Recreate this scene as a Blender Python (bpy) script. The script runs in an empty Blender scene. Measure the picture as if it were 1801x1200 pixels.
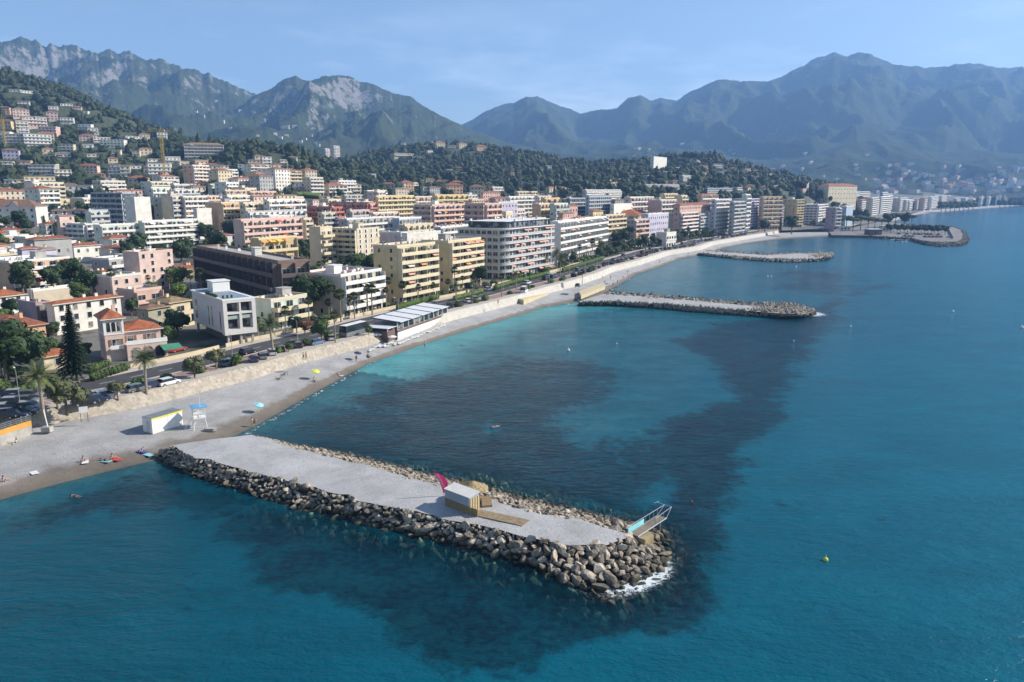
import bpy, math, random
import numpy as np
from mathutils import Vector, Matrix, noise as mn
R = math.radians
rnd = random.Random(7)
S = bpy.context.scene
C = S.collection

# ------------------------------------------------------------------ camera, sky, sun, exposure
FPX, HC = 1300.0, 40.0                        # focal length in photo pixels, height of the drone
PT = math.atan(265 / 1300.0); CP, SP = math.cos(PT), math.sin(PT)
cam = bpy.data.cameras.new('camera'); co = bpy.data.objects.new('camera', cam); C.objects.link(co)
cam.sensor_width = 36; cam.lens = 36 * FPX / 1801.0; cam.clip_start = 0.5; cam.clip_end = 60000
co.location = (0, 0, HC); co.rotation_euler = (R(90) - PT, 0, 0); S.camera = co

SUN_EL, SUN_DIR = R(33), (0.985, 0.17)         # sun low over the sea on the right
SUN_AZ = math.atan2(SUN_DIR[0], SUN_DIR[1])    # clockwise from +Y
w = bpy.data.worlds.new('World'); S.world = w; w.use_nodes = True
nt = w.node_tree; bg = nt.nodes['Background']; bg.inputs[1].default_value = 0.090
sky = nt.nodes.new('ShaderNodeTexSky'); sky.sky_type = 'NISHITA'; sky.sun_disc = False
sky.sun_elevation = SUN_EL; sky.sun_rotation = SUN_AZ; sky.altitude = 300; sky.dust_density = 0.6; sky.ozone_density = 1.2; sky.air_density = 1.0
# thin clouds that hang low over the mountains
tc = nt.nodes.new('ShaderNodeTexCoord'); mp = nt.nodes.new('ShaderNodeMapping'); mp.inputs[3].default_value = (1, 1, 4.5)
nz = nt.nodes.new('ShaderNodeTexNoise'); nz.inputs['Scale'].default_value = 4.6; nz.inputs['Detail'].default_value = 8; nz.inputs['Roughness'].default_value = 0.62
rp = nt.nodes.new('ShaderNodeMapRange'); rp.inputs[1].default_value = 0.52; rp.inputs[2].default_value = 0.72
sx = nt.nodes.new('ShaderNodeSeparateXYZ'); band = nt.nodes.new('ShaderNodeMapRange'); band.inputs[1].default_value = 0.24; band.inputs[2].default_value = 0.12
ml = nt.nodes.new('ShaderNodeMath'); ml.operation = 'MULTIPLY'; ml2 = nt.nodes.new('ShaderNodeMath'); ml2.operation = 'MULTIPLY'; ml2.inputs[1].default_value = 0.28
mx = nt.nodes.new('ShaderNodeMixRGB'); mx.inputs[2].default_value = (13, 13.5, 14.5, 1)
L = nt.links.new
L(tc.outputs['Generated'], mp.inputs[0]); L(mp.outputs[0], nz.inputs['Vector']); L(nz.outputs[0], rp.inputs[0])
L(tc.outputs['Generated'], sx.inputs[0]); L(sx.outputs[2], band.inputs[0])
L(rp.outputs[0], ml.inputs[0]); L(band.outputs[0], ml.inputs[1]); L(ml.outputs[0], ml2.inputs[0]); L(ml2.outputs[0], mx.inputs[0])
L(sky.outputs[0], mx.inputs[1]); L(mx.outputs[0], bg.inputs[0])

sd = bpy.data.lights.new('sun', 'SUN'); sd.energy = 5.0; sd.angle = R(0.5); sd.color = (1.0, 0.93, 0.82)
so = bpy.data.objects.new('sun', sd); C.objects.link(so)
dv = Vector((SUN_DIR[0] * math.cos(SUN_EL), SUN_DIR[1] * math.cos(SUN_EL), math.sin(SUN_EL)))
so.rotation_euler = dv.to_track_quat('Z', 'Y').to_euler(); so.location = (0, 0, 3000)
vs = S.view_settings; vs.view_transform = 'Standard'; vs.look = 'None'; vs.gamma = 1; vs.exposure = 0.72
try:
    S.cycles.volume_bounces = 1; S.cycles.transparent_max_bounces = 12
except Exception: pass

# ------------------------------------------------------------------ helpers
def at(u, v, z=0.0):
    a = (u - 900.5) / FPX; b = (600 - v) / FPX
    k = (z - HC) / (-SP + b * CP)
    return Vector((a * k, (CP + b * SP) * k, z))
def zat(v, y):                       # height seen at photo row v at distance y
    k = (600 - v) / FPX
    return HC + y * (k * CP - SP) / (CP + k * SP)
def xat(u, y, z): return (u - 900.5) / FPX * (y * CP - (z - HC) * SP)
def pxof(x, y, z):
    zc = y * CP - (z - HC) * SP; yc = y * SP + (z - HC) * CP
    return 900.5 + FPX * x / zc, 600 - FPX * yc / zc

def tag(o, label=None, cat=None, group=None, kind=None):
    if label: o['label'] = label
    if cat: o['category'] = cat
    if group: o['group'] = group
    if kind: o['kind'] = kind
    return o
def obj(name, data, parent=None, loc=(0, 0, 0), rz=0.0, sc=None):
    o = bpy.data.objects.new(name, data); C.objects.link(o); o.location = loc; o.rotation_euler = (0, 0, rz)
    if sc is not None: o.scale = sc if hasattr(sc, '__len__') else (sc, sc, sc)
    if parent is not None: o.parent = parent
    return o
def thing(name, label, cat, loc, rz=0.0, group=None, sc=None):
    return tag(obj(name, None, None, loc, rz, sc), label, cat, group)
def copy_tree(o, parent=None):
    c = o.copy(); C.objects.link(c); c.parent = parent
    for ch in o.children: copy_tree(ch, c)
    return c
def npmesh(name, V, F, mats=(), smooth=False, mi=None, attrs=None):
    """V (n,3) array, F (m,k) array of equal-size faces"""
    V = np.asarray(V, np.float32); F = np.asarray(F, np.int32); k = F.shape[1]
    me = bpy.data.meshes.new(name)
    me.vertices.add(len(V)); me.vertices.foreach_set('co', V.ravel())
    me.loops.add(F.size); me.loops.foreach_set('vertex_index', F.ravel())
    me.polygons.add(len(F)); me.polygons.foreach_set('loop_start', np.arange(len(F), dtype=np.int32) * k)
    try: me.polygons.foreach_set('loop_total', np.full(len(F), k, np.int32))
    except Exception: pass
    if mi is not None: me.polygons.foreach_set('material_index', np.asarray(mi, np.int32))
    me.polygons.foreach_set('use_smooth', np.full(len(F), smooth, bool))
    for m in mats: me.materials.append(m)
    me.update(calc_edges=True); me.validate()
    for an, arr in (attrs or {}).items():
        a = me.attributes.new(an, 'FLOAT', 'POINT'); a.data.foreach_set('value', np.asarray(arr, np.float32).ravel())
    return me
class MB:
    def __init__(s): s.v = []; s.f = []; s.m = []
    def face(s, pts, m=0):
        n = len(s.v); s.v += [tuple(p) for p in pts]; s.f.append(tuple(range(n, n + len(pts)))); s.m.append(m); return s
    def box(s, x0, x1, y0, y1, z0, z1, m=0, mt=None):
        n = len(s.v)
        s.v += [(x0,y0,z0),(x1,y0,z0),(x1,y1,z0),(x0,y1,z0),(x0,y0,z1),(x1,y0,z1),(x1,y1,z1),(x0,y1,z1)]
        s.f += [tuple(n + i for i in q) for q in ((0,3,2,1),(4,5,6,7),(0,1,5,4),(1,2,6,5),(2,3,7,6),(3,0,4,7))]
        s.m += [m, m if mt is None else mt, m, m, m, m]; return s
    def prism(s, pts, z0, z1, m=0, mt=None):     # pts: ccw outline; z0/z1 numbers or lists
        n = len(s.v); k = len(pts)
        a = z0 if hasattr(z0, '__len__') else [z0] * k; b = z1 if hasattr(z1, '__len__') else [z1] * k
        s.v += [(p[0], p[1], a[i]) for i, p in enumerate(pts)] + [(p[0], p[1], b[i]) for i, p in enumerate(pts)]
        s.f.append(tuple(n + k - 1 - i for i in range(k))); s.m.append(m)
        s.f.append(tuple(n + k + i for i in range(k))); s.m.append(m if mt is None else mt)
        for i in range(k):
            j = (i + 1) % k; s.f.append((n + i, n + j, n + k + j, n + k + i)); s.m.append(m)
        return s
    def tube(s, p, q, r0, r1=None, n=6, m=0):
        r1 = r0 if r1 is None else r1; p = Vector(p); q = Vector(q); d = (q - p).normalized()
        a = d.orthogonal().normalized(); b = d.cross(a); o = len(s.v)
        for c, r in ((p, r0), (q, r1)):
            for i in range(n):
                t = 2 * math.pi * i / n; s.v.append(tuple(c + (a * math.cos(t) + b * math.sin(t)) * r))
        for i in range(n):
            j = (i + 1) % n; s.f.append((o + i, o + j, o + n + j, o + n + i)); s.m.append(m)
        s.f.append(tuple(o + n - 1 - i for i in range(n))); s.m.append(m)
        s.f.append(tuple(o + n + i for i in range(n))); s.m.append(m); return s
    def mesh(s, name, mats, smooth=False):
        me = bpy.data.meshes.new(name); me.from_pydata(s.v, [], s.f)
        for m in (mats if isinstance(mats, (list, tuple)) else [mats]): me.materials.append(m)
        me.polygons.foreach_set('material_index', s.m)
        if smooth: me.polygons.foreach_set('use_smooth', [True] * len(s.f))
        me.update(); return me
    def build(s, name, mats, parent=None, loc=(0, 0, 0), rz=0.0, smooth=False):
        return obj(name, s.mesh(name, mats, smooth), parent, loc, rz)

# ------------------------------------------------------------------ materials
MATS = {}
def newmat(name):
    m = bpy.data.materials.new(name); m.use_nodes = True; return m, m.node_tree, m.node_tree.nodes['Principled BSDF']
def N(nt, t, **kw):
    n = nt.nodes.new('ShaderNode' + t)
    for k, v in kw.items():
        if k.startswith('i_'):
            key = k[2:]; key = int(key) if key.isdigit() else key.replace('_', ' ')
            n.inputs[key].default_value = v
        else: setattr(n, k, v)
    return n
def mat(name, col, rough=0.8, var=0.18, scale=0.5, bump=0.0, bscale=8.0, metal=0.0, spec=0.5, col2=None, coord='pos', detail=5):
    if name in MATS: return MATS[name]
    m, nt, b = newmat(name); L = nt.links.new
    b.inputs['Roughness'].default_value = rough; b.inputs['Metallic'].default_value = metal
    b.inputs['Specular IOR Level'].default_value = spec
    if coord == 'pos': g = N(nt, 'NewGeometry').outputs['Position']
    else: g = N(nt, 'TexCoord').outputs['Object']
    n = N(nt, 'TexNoise', i_Scale=scale, i_Detail=detail, i_Roughness=0.6); L(g, n.inputs['Vector'])
    mr = N(nt, 'MapRange', i_1=0.3, i_2=0.7); L(n.outputs[0], mr.inputs[0])
    c2 = col2 or tuple(min(1, c * (1 + var)) for c in col); c1 = col if col2 else tuple(c * (1 - var) for c in col)
    mx = N(nt, 'MixRGB'); mx.inputs[1].default_value = (*c1, 1); mx.inputs[2].default_value = (*c2, 1)
    L(mr.outputs[0], mx.inputs[0]); L(mx.outputs[0], b.inputs['Base Color'])
    if bump:
        n2 = N(nt, 'TexNoise', i_Scale=bscale, i_Detail=4); L(g, n2.inputs['Vector'])
        bp = N(nt, 'Bump', i_Strength=bump, i_Distance=0.2); L(n2.outputs[0], bp.inputs['Height']); L(bp.outputs[0], b.inputs['Normal'])
    MATS[name] = m; return m
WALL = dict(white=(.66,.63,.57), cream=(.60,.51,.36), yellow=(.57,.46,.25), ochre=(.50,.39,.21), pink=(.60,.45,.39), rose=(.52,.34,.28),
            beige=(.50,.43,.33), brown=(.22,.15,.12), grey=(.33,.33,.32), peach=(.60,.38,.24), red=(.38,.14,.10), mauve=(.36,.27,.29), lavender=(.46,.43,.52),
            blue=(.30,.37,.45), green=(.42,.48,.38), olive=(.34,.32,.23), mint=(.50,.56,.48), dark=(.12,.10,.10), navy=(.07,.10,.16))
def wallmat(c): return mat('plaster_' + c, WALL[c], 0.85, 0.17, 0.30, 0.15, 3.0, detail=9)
def tilemat(name, c):
    if name in MATS: return MATS[name]
    m, nt, b = newmat(name); L = nt.links.new; g = N(nt, 'TexCoord').outputs['Object']
    wv = N(nt, 'TexWave', i_Scale=1.6, i_Distortion=0.6, i_Detail=2); wv.bands_direction = 'X'; L(g, wv.inputs[0])
    n = N(nt, 'TexNoise', i_Scale=0.9, i_Detail=6); L(g, n.inputs['Vector'])
    n3 = N(nt, 'TexNoise', i_Scale=6.0, i_Detail=2); L(g, n3.inputs['Vector'])
    cr = N(nt, 'ValToRGB'); L(n.outputs[0], cr.inputs[0])
    cr.color_ramp.elements[0].position = .3; cr.color_ramp.elements[0].color = (*[x * .6 for x in c], 1)
    cr.color_ramp.elements[1].position = .72; cr.color_ramp.elements[1].color = (*[min(1, x * 1.3) for x in c], 1)
    mx = N(nt, 'MixRGB', blend_type='MULTIPLY', i_0=.45); L(cr.outputs[0], mx.inputs[1]); L(n3.outputs[0], mx.inputs[2]); L(mx.outputs[0], b.inputs['Base Color'])
    bp = N(nt, 'Bump', i_Strength=.6, i_Distance=.12); L(wv.outputs[0], bp.inputs['Height']); L(bp.outputs[0], b.inputs['Normal'])
    b.inputs['Roughness'].default_value = .85; MATS[name] = m; return m
TILE = tilemat('terracotta_tiles', (.36, .13, .07)); TILE2 = tilemat('faded_brown_tiles', (.30, .17, .11)); TILE3 = tilemat('bright_orange_tiles', (.46, .15, .06)); TILE4 = tilemat('sandy_tiles', (.40, .27, .14))
ROOFM = dict(tile=TILE, tile2=TILE2, tile3=TILE3, tile4=TILE4)
FLAT = dict(flat=mat('roof_gravel', (.30, .27, .24), .95, .35, .7, col2=(.42, .39, .35)), flatr=mat('roof_red_deck', (.22, .12, .11), .95, .25, 1.0),
            flatw=mat('roof_white_membrane', (.55, .56, .56), .8, .12, .8), flatb=mat('roof_blue_grey', (.20, .25, .30), .6, .2, .8))
def glassmat(name, c, r=.12):
    m, nt, b = newmat(name); g = N(nt, 'NewGeometry').outputs['Position']
    n = N(nt, 'TexNoise', i_Scale=.45, i_Detail=1); nt.links.new(g, n.inputs['Vector'])
    cr = N(nt, 'ValToRGB'); nt.links.new(n.outputs[0], cr.inputs[0])
    cr.color_ramp.interpolation = 'CONSTANT'
    cr.color_ramp.elements[0].color = (*c, 1); cr.color_ramp.elements[1].position = .56; cr.color_ramp.elements[1].color = (.23, .21, .18, 1)
    e = cr.color_ramp.elements.new(.47); e.color = (*[x * 2.2 for x in c], 1)
    nt.links.new(cr.outputs[0], b.inputs['Base Color']); b.inputs['Roughness'].default_value = r; return m
GLASS = glassmat('window_glass', (.020, .024, .028)); 
FRAME = mat('white_frame', (.62, .61, .58), .6, .05)
WHITE = mat('white_paint', (.72, .71, .68), .55, .05, 1.0)
CONC = mat('concrete', (.36, .34, .31), .9, .2, .8, .2)
SHUT = mat('wood_shutter', (.20, .12, .07), .7, .2, 2.0)
METAL = mat('galvanised_metal', (.45, .46, .47), .4, .1, 2, metal=.6)
DARKM = mat('dark_metal', (.05, .05, .055), .5, .1)
AW = {k: mat('awning_' + k, c, .85, .12, .4) for k, c in dict(pink=(.62, .36, .29), red=(.50, .08, .05), orange=(.62, .30, .12), white=(.66, .62, .56), blue=(.10, .25, .42), yellow=(.66, .42, .06)).items()}
RAIL = {k: mat('parapet_' + k, c, .7, .06, .5) for k, c in dict(white=(.66, .64, .60), cream=(.60, .52, .36), pink=(.60, .42, .35), beige=(.48, .42, .34), dark=(.10, .08, .08), red=(.45, .16, .11), glass=(.30, .40, .38), yellow=(.60, .50, .30), grey=(.42, .43, .44), lavender=(.50, .46, .56)).items()}
def leafmat(name, c, c2, tr=.0):
    m, nt, b = newmat(name); L = nt.links.new; g = N(nt, 'NewGeometry').outputs['Position']; oi = N(nt, 'ObjectInfo')
    n = N(nt, 'TexNoise', i_Scale=.55, i_Detail=5, i_Roughness=.7); L(g, n.inputs['Vector'])
    mr = N(nt, 'MapRange', i_1=.32, i_2=.68); L(n.outputs[0], mr.inputs[0])
    ad = N(nt, 'Math', operation='ADD'); mm = N(nt, 'MapRange', i_3=-.3, i_4=.3); L(oi.outputs['Random'], mm.inputs[0]); L(mm.outputs[0], ad.inputs[0]); L(mr.outputs[0], ad.inputs[1]); ad.use_clamp = True
    mx = N(nt, 'MixRGB'); mx.inputs[1].default_value = (*c, 1); mx.inputs[2].default_value = (*c2, 1); L(ad.outputs[0], mx.inputs[0]); L(mx.outputs[0], b.inputs['Base Color'])
    b.inputs['Roughness'].default_value = .65; b.inputs['Specular IOR Level'].default_value = .25; return m
LEAF = leafmat('broadleaf_foliage', (.028, .052, .014), (.085, .125, .030))
LEAFD = leafmat('dark_foliage', (.014, .030, .012), (.040, .070, .022))
LEAFG = leafmat('bright_foliage', (.050, .095, .018), (.120, .170, .035))
LEAFO = leafmat('olive_grey_foliage', (.060, .070, .030), (.140, .145, .070))
LEAFR = leafmat('russet_foliage', (.060, .030, .020), (.150, .080, .045))
PALM = leafmat('palm_foliage', (.050, .075, .025), (.150, .170, .060))
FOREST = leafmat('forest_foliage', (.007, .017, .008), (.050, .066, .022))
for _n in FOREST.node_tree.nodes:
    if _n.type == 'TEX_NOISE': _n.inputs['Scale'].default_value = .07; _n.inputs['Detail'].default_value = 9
BARK = mat('bark', (.16, .12, .09), .95, .25, 3.0); PBARK = mat('palm_bark', (.27, .22, .17), .95, .25, 3.0)
SEA_NEAR, SEA_FAR, SEA_SAND, SEA_VEG0, SEA_VEG1 = (.0, .062, .094), (.0, .178, .275), (.07, .30, .32), (.0, .016, .029), (.0, .038, .056)
HAZE = .00013
# ------------------------------------------------------------------ coast: t runs along the shore, n inland
TD = Vector((.54, .8417)); ND = Vector((-.8417, .54))
def tn(p): return p[0] * TD.x + p[1] * TD.y, p[0] * ND.x + p[1] * ND.y
def xy(t, n): return t * TD.x + n * ND.x, t * TD.y + n * ND.y
def curve(pts, z, smooth=7.0):
    P = [tn(at(u, v, z)) for u, v in pts]; P.sort()
    T = np.array([p[0] for p in P]); Nn = np.array([p[1] for p in P])
    g = np.arange(-300, 3200, 2.0); d = (Nn[1] - Nn[0]) / (T[1] - T[0])
    val = np.interp(g, T, Nn); val[g < T[0]] = Nn[0] - d * (T[0] - g[g < T[0]]) * .3
    k = np.exp(-(np.arange(-10, 11) * 2.0) ** 2 / (2 * smooth ** 2)); k /= k.sum()
    val = np.convolve(np.pad(val, 10, 'edge'), k, 'valid')
    return lambda t: np.interp(t, g, val)
SH = curve([(0,878),(70,858),(150,835),(275,812),(350,793),(430,765),(460,743),(500,720),(600,665),(700,610),(800,575),(900,548),(980,537),(1040,528),(1090,500),(1120,482),(1180,458),(1230,447),(1290,431),(1380,420),(1480,415),(1560,392),(1610,378),(1700,370),(1801,362),(1950,357)], 0)
WL = curve([(0,760),(60,753),(150,735),(233,722),(375,685),(437,670),(537,638),(637,613),(700,592),(801,563),(901,537),(963,517),(1010,505),(1060,488),(1077,479),(1128,466),(1177,449),(1233,440),(1253,432),(1375,410),(1480,407),(1570,385),(1625,371),(1710,364),(1801,357),(1950,353)], 1.8, 4)
def wdir(t):                                   # world heading of the sea wall at t
    n0, n1 = float(WL(t - 8)), float(WL(t + 8)); a = xy(t - 8, n0); b = xy(t + 8, n1)
    return math.atan2(b[1] - a[1], b[0] - a[0])
# terrain control points: (photo column, photo row, distance) and (column, distance, height)
CTL = [(u, y, zat(v, y)) for u, v, y in [
 (-400,60,1150),(-400,220,850),(-400,325,600),(0,126,1150),(0,190,970),(0,260,800),(0,325,640),(100,161,1100),(100,220,920),(100,290,760),(100,335,620),
 (200,212,1020),(200,255,880),(200,310,740),(200,342,600),(260,246,960),(320,257,920),(320,285,820),(320,315,720),(320,342,610),(420,257,860),(420,295,760),(420,337,640),
 (500,270,800),(500,305,720),(500,342,620),(570,305,740),(570,342,640),(620,338,740),(640,276,1400),(720,259,1350),(800,256,1300),(900,274,1250),(1000,294,1200),
 (1060,300,1200),(1120,290,1250),(1180,276,1250),(1250,282,1200),(1300,300,1150),(1360,319,1080),(1430,333,1000),(640,310,1050),(720,302,1000),(800,302,980),(900,317,950),
 (1000,320,930),(1100,317,930),(1200,312,930),(1300,324,900),(1380,337,900),(1440,346,930),(1470,346,930),(1510,348,950),(640,340,800),(720,341,780),(800,341,780),(900,346,760),(1000,346,760),(1100,349,740),
 (1200,354,740),(1300,361,760),(1400,361,800),(573,298,1500),(1480,348,1000),(1560,353,1250),(1700,349,2000),(1801,349,2200),(1950,349,2300),(1600,318,2900),(1800,318,3100)]]
CTL += [(0,200,6),(300,200,5),(600,200,5),(-400,300,9),(0,300,9),(300,300,8),(600,300,6),(900,300,4.5),(-400,430,18),(0,420,17),(300,420,14),(600,420,8),(900,400,5),(0,510,27),(300,520,22),
 (600,520,12),(900,520,8),(1100,500,4.5),(300,570,28),(600,620,17),(900,640,13),(1150,620,8),(1300,650,7),(1450,750,6),(0,1700,150),(300,1500,70),(480,1300,60),(700,1800,50),(900,1700,45),(1200,1600,40),
 (1400,1500,20),(1600,1500,6),(1700,1700,6),(1850,1900,5),(2100,2200,5),(1400,2400,60),(1000,2400,70),(500,2400,90),(0,2600,150)]
_P = np.array([(xat(u, y, z), y, z) for u, y, z in CTL])
_sc = 500.0
def _phi(d2): return d2 * np.log(np.sqrt(d2) + 1e-6)
_n = len(_P); _X = _P[:, :2] / _sc
_D = ((_X[:, None] - _X[None]) ** 2).sum(-1)
_A = np.zeros((_n + 3, _n + 3)); _A[:_n, :_n] = _phi(_D) + np.eye(_n) * 0.004; _A[:_n, _n] = 1; _A[:_n, _n + 1:] = _X; _A[_n:, :_n] = _A[:_n, _n:].T
_W = np.linalg.solve(_A, np.concatenate([_P[:, 2], np.zeros(3)]))
def ground(x, y):
    x = np.atleast_1d(np.asarray(x, float)); y = np.atleast_1d(np.asarray(y, float)); out = np.empty(len(x))
    for i in range(0, len(x), 20000):
        q = np.stack([x[i:i+20000], y[i:i+20000]], 1) / _sc
        d = ((q[:, None] - _X[None]) ** 2).sum(-1); out[i:i+20000] = _phi(d) @ _W[:_n] + _W[_n] + q @ _W[_n + 1:]
    t = x * TD.x + y * TD.y; n = x * ND.x + y * ND.y; m = n - WL(t)
    out = np.clip(out, 4.0, 420)
    far = t > 900
    k = np.clip((m - 26) / 60, 0, 1); k = k * k * (3 - 2 * k)
    base = np.where(far, 3.0, 4.0)
    return base + (out - base) * k
def gz(x, y): return float(ground([x], [y])[0])
def hit(u, v, y0=70, y1=2600):                 # where the line of sight through (u, v) meets the ground
    ys = np.arange(y0, y1, 2.0); z = zat(v, ys); x = (u - 900.5) / FPX * (ys * CP - (z - HC) * SP)
    g = ground(x, ys); b = np.nonzero(z <= g)[0]
    i = b[0] if len(b) else len(ys) - 1
    return Vector((x[i], ys[i], g[i]))

# ------------------------------------------------------------------ ground, beach, road
def grid(nu, nv):
    i = np.arange(nu - 1)[:, None] * nv + np.arange(nv - 1)[None]
    i = i.ravel(); return np.stack([i, i + nv, i + nv + 1, i + 1], 1)
def strip(name, T, offs, zs, mats, ref=WL, smooth=False, z_abs=True):
    """sheet following the coast; offs and zs are arrays or functions of t"""
    cols = []
    for o_, z_ in zip(offs, zs):
        n = ref(T) + (o_(T) if callable(o_) else o_); x = T * TD.x + n * ND.x; y = T * TD.y + n * ND.y
        cols.append(np.stack([x, y, np.full(len(T), z_) if not callable(z_) else z_(T)], 1))
    V = np.stack(cols, 1).reshape(-1, 3)
    return npmesh(name, V, grid(len(T), len(offs)), mats, smooth)
T1 = np.concatenate([np.arange(-160, 760, 3.0), np.arange(760, 3000, 14.0)])
# inland ground
M_ = np.concatenate([[1.6, 4, 8, 14, 20, 26], 26 + np.cumsum(np.linspace(4, 26, 120))])
Tg = np.concatenate([np.arange(-400, -160, 12.0), T1])
tt, mm = np.meshgrid(Tg, M_, indexing='ij'); nn = WL(tt) + mm
gx = tt * TD.x + nn * ND.x; gy = tt * TD.y + nn * ND.y; g_z = ground(gx.ravel(), gy.ravel()).reshape(gx.shape)
rel = np.array([mn.noise(Vector((a * .008, b * .008, 0))) + .5 * mn.noise(Vector((a * .03, b * .03, 3))) for a, b in zip(gx.ravel(), gy.ravel())]).reshape(gx.shape)
GRD_V = np.stack([gx, gy, g_z + rel * np.clip((g_z - 45) * .08, 0, 9)], -1).reshape(-1, 3)
m, nt, b = newmat('town_ground'); L = nt.links.new
g = N(nt, 'NewGeometry').outputs['Position']; n1 = N(nt, 'TexNoise', i_Scale=.035, i_Detail=6, i_Roughness=.6); L(g, n1.inputs['Vector'])
n2 = N(nt, 'TexNoise', i_Scale=.35, i_Detail=5); L(g, n2.inputs['Vector'])
cr = N(nt, 'ValToRGB'); L(n1.outputs[0], cr.inputs[0]); cr.color_ramp.elements[0].position = .50; cr.color_ramp.elements[0].color = (.16, .15, .135, 1); cr.color_ramp.elements[1].position = .60; cr.color_ramp.elements[1].color = (.038, .048, .020, 1)
hill = N(nt, 'ValToRGB'); L(n2.outputs[0], hill.inputs[0]); hill.color_ramp.elements[0].position = .35; hill.color_ramp.elements[0].color = (.022, .036, .014, 1); hill.color_ramp.elements[1].position = .7; hill.color_ramp.elements[1].color = (.10, .11, .05, 1)
sp = N(nt, 'SeparateXYZ'); L(g, sp.inputs[0]); mr = N(nt, 'MapRange', i_1=24.0, i_2=42.0); L(sp.outputs[2], mr.inputs[0])
mx = N(nt, 'MixRGB'); L(mr.outputs[0], mx.inputs[0]); L(cr.outputs[0], mx.inputs[1]); L(hill.outputs[0], mx.inputs[2]); L(mx.outputs[0], b.inputs['Base Color']); b.inputs['Roughness'].default_value = 1
GROUNDM = m
tag(obj('ground', npmesh('ground', GRD_V, grid(len(Tg), len(M_)), [GROUNDM], True)), kind='structure')

# pebble beach: pale dry stones above, brown wet band by the water
m, nt, b = newmat('beach_pebbles'); L = nt.links.new
g = N(nt, 'NewGeometry').outputs['Position']; sp = N(nt, 'SeparateXYZ'); L(g, sp.inputs[0])
n1 = N(nt, 'TexNoise', i_Scale=.25, i_Detail=6); L(g, n1.inputs['Vector']); n2 = N(nt, 'TexNoise', i_Scale=7.0, i_Detail=4); L(g, n2.inputs['Vector'])
vz = N(nt, 'TexVoronoi', i_Scale=5.0); L(g, vz.inputs['Vector'])
ad = N(nt, 'MapRange', i_3=-.30, i_4=.30); L(n1.outputs[0], ad.inputs[0]); a2 = N(nt, 'Math', operation='ADD'); L(sp.outputs[2], a2.inputs[0]); L(ad.outputs[0], a2.inputs[1])
cr = N(nt, 'ValToRGB'); mr = N(nt, 'MapRange', i_1=-1.0, i_2=2.0); L(a2.outputs[0], mr.inputs[0]); L(mr.outputs[0], cr.inputs[0])
E = cr.color_ramp.elements; E[0].position = .05; E[0].color = (.10, .14, .12, 1); E[1].position = .35; E[1].color = (.13, .11, .085, 1)
for p, c in ((.46, (.17, .14, .11, 1)), (.54, (.19, .165, .14, 1)), (.60, (.33, .32, .31, 1)), (1., (.40, .395, .39, 1))):
    e = E.new(p); e.color = c
rg = N(nt, 'MapRange', i_1=.25, i_2=.75, i_3=.60, i_4=1.32); L(n2.outputs[0], rg.inputs[0])
n5 = N(nt, 'TexNoise', i_Scale=.16, i_Detail=9, i_Roughness=.7); L(g, n5.inputs['Vector']); rg2 = N(nt, 'MapRange', i_1=.35, i_2=.68, i_3=.74, i_4=1.14); L(n5.outputs[0], rg2.inputs[0])
mu = N(nt, 'VectorMath', operation='SCALE'); L(cr.outputs[0], mu.inputs[0]); L(rg.outputs[0], mu.inputs['Scale']); mu2 = N(nt, 'VectorMath', operation='SCALE'); L(mu.outputs[0], mu2.inputs[0]); L(rg2.outputs[0], mu2.inputs['Scale']); L(mu2.outputs[0], b.inputs['Base Color'])
bp = N(nt, 'Bump', i_Strength=.35, i_Distance=.15); L(n2.outputs[0], bp.inputs['Height']); L(bp.outputs[0], b.inputs['Normal']); b.inputs['Roughness'].default_value = .9
BEACH = m
fr = np.array([-3.2, -1.6, -.9, -.5, -.25, -.1, 0, .06, .12, .2, .3, .42, .55, .7, .85, 1.0, 1.12])
zz = np.array([-9, -5, -3.2, -1.8, -.9, -.35, 0, .28, .5, .72, .95, 1.12, 1.3, 1.45, 1.62, 1.8, 1.85])
Sn = SH(T1); Wn = WL(T1); wd = np.clip(Wn - Sn, 7, 60); Sn = Wn - wd
cols = []
for f_, z_ in zip(fr, zz):
    n = Sn + wd * f_ if f_ >= 0 else Sn + 20 * f_
    n = n + 0 * T1
    x = T1 * TD.x + n * ND.x; y = T1 * TD.y + n * ND.y
    wob = np.array([mn.noise(Vector((a * .06, b_ * .06, 5))) for a, b_ in zip(x, y)]) * (.16 if 0 < f_ < .95 else .04)
    cols.append(np.stack([x, y, z_ + wob], 1))
tag(obj('beach', npmesh('beach', np.stack(cols, 1).reshape(-1, 3), grid(len(T1), len(fr))[:, ::-1], [BEACH], True)), kind='structure')

# stone sea wall, leaning back from the beach up to the promenade
STONE = mat('sea_wall_stone', (.30, .26, .21), .9, .3, 1.6, .10, 5.5, col2=(.42, .37, .30))
VOR = STONE.node_tree.nodes.new('ShaderNodeTexVoronoi'); VOR.inputs['Scale'].default_value = 1.5
_t = STONE.node_tree; _b = _t.nodes['Principled BSDF']; _src = _b.inputs['Base Color'].links[0].from_socket
_m = _t.nodes.new('ShaderNodeMapRange'); _m.inputs[1].default_value = .0; _m.inputs[2].default_value = 1.; _m.inputs[3].default_value = .80; _m.inputs[4].default_value = 1.18
_s = _t.nodes.new('ShaderNodeVectorMath'); _s.operation = 'SCALE'; _sp = _t.nodes.new('ShaderNodeSeparateXYZ')
_g = _t.nodes.new('ShaderNodeNewGeometry'); _t.links.new(_g.outputs['Position'], VOR.inputs['Vector']); _t.links.new(VOR.outputs['Color'], _sp.inputs[0]); _t.links.new(_sp.outputs[0], _m.inputs[0]); _t.links.new(_src, _s.inputs[0]); _t.links.new(_m.outputs[0], _s.inputs['Scale']); _t.links.new(_s.outputs[0], _b.inputs['Base Color'])
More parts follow.
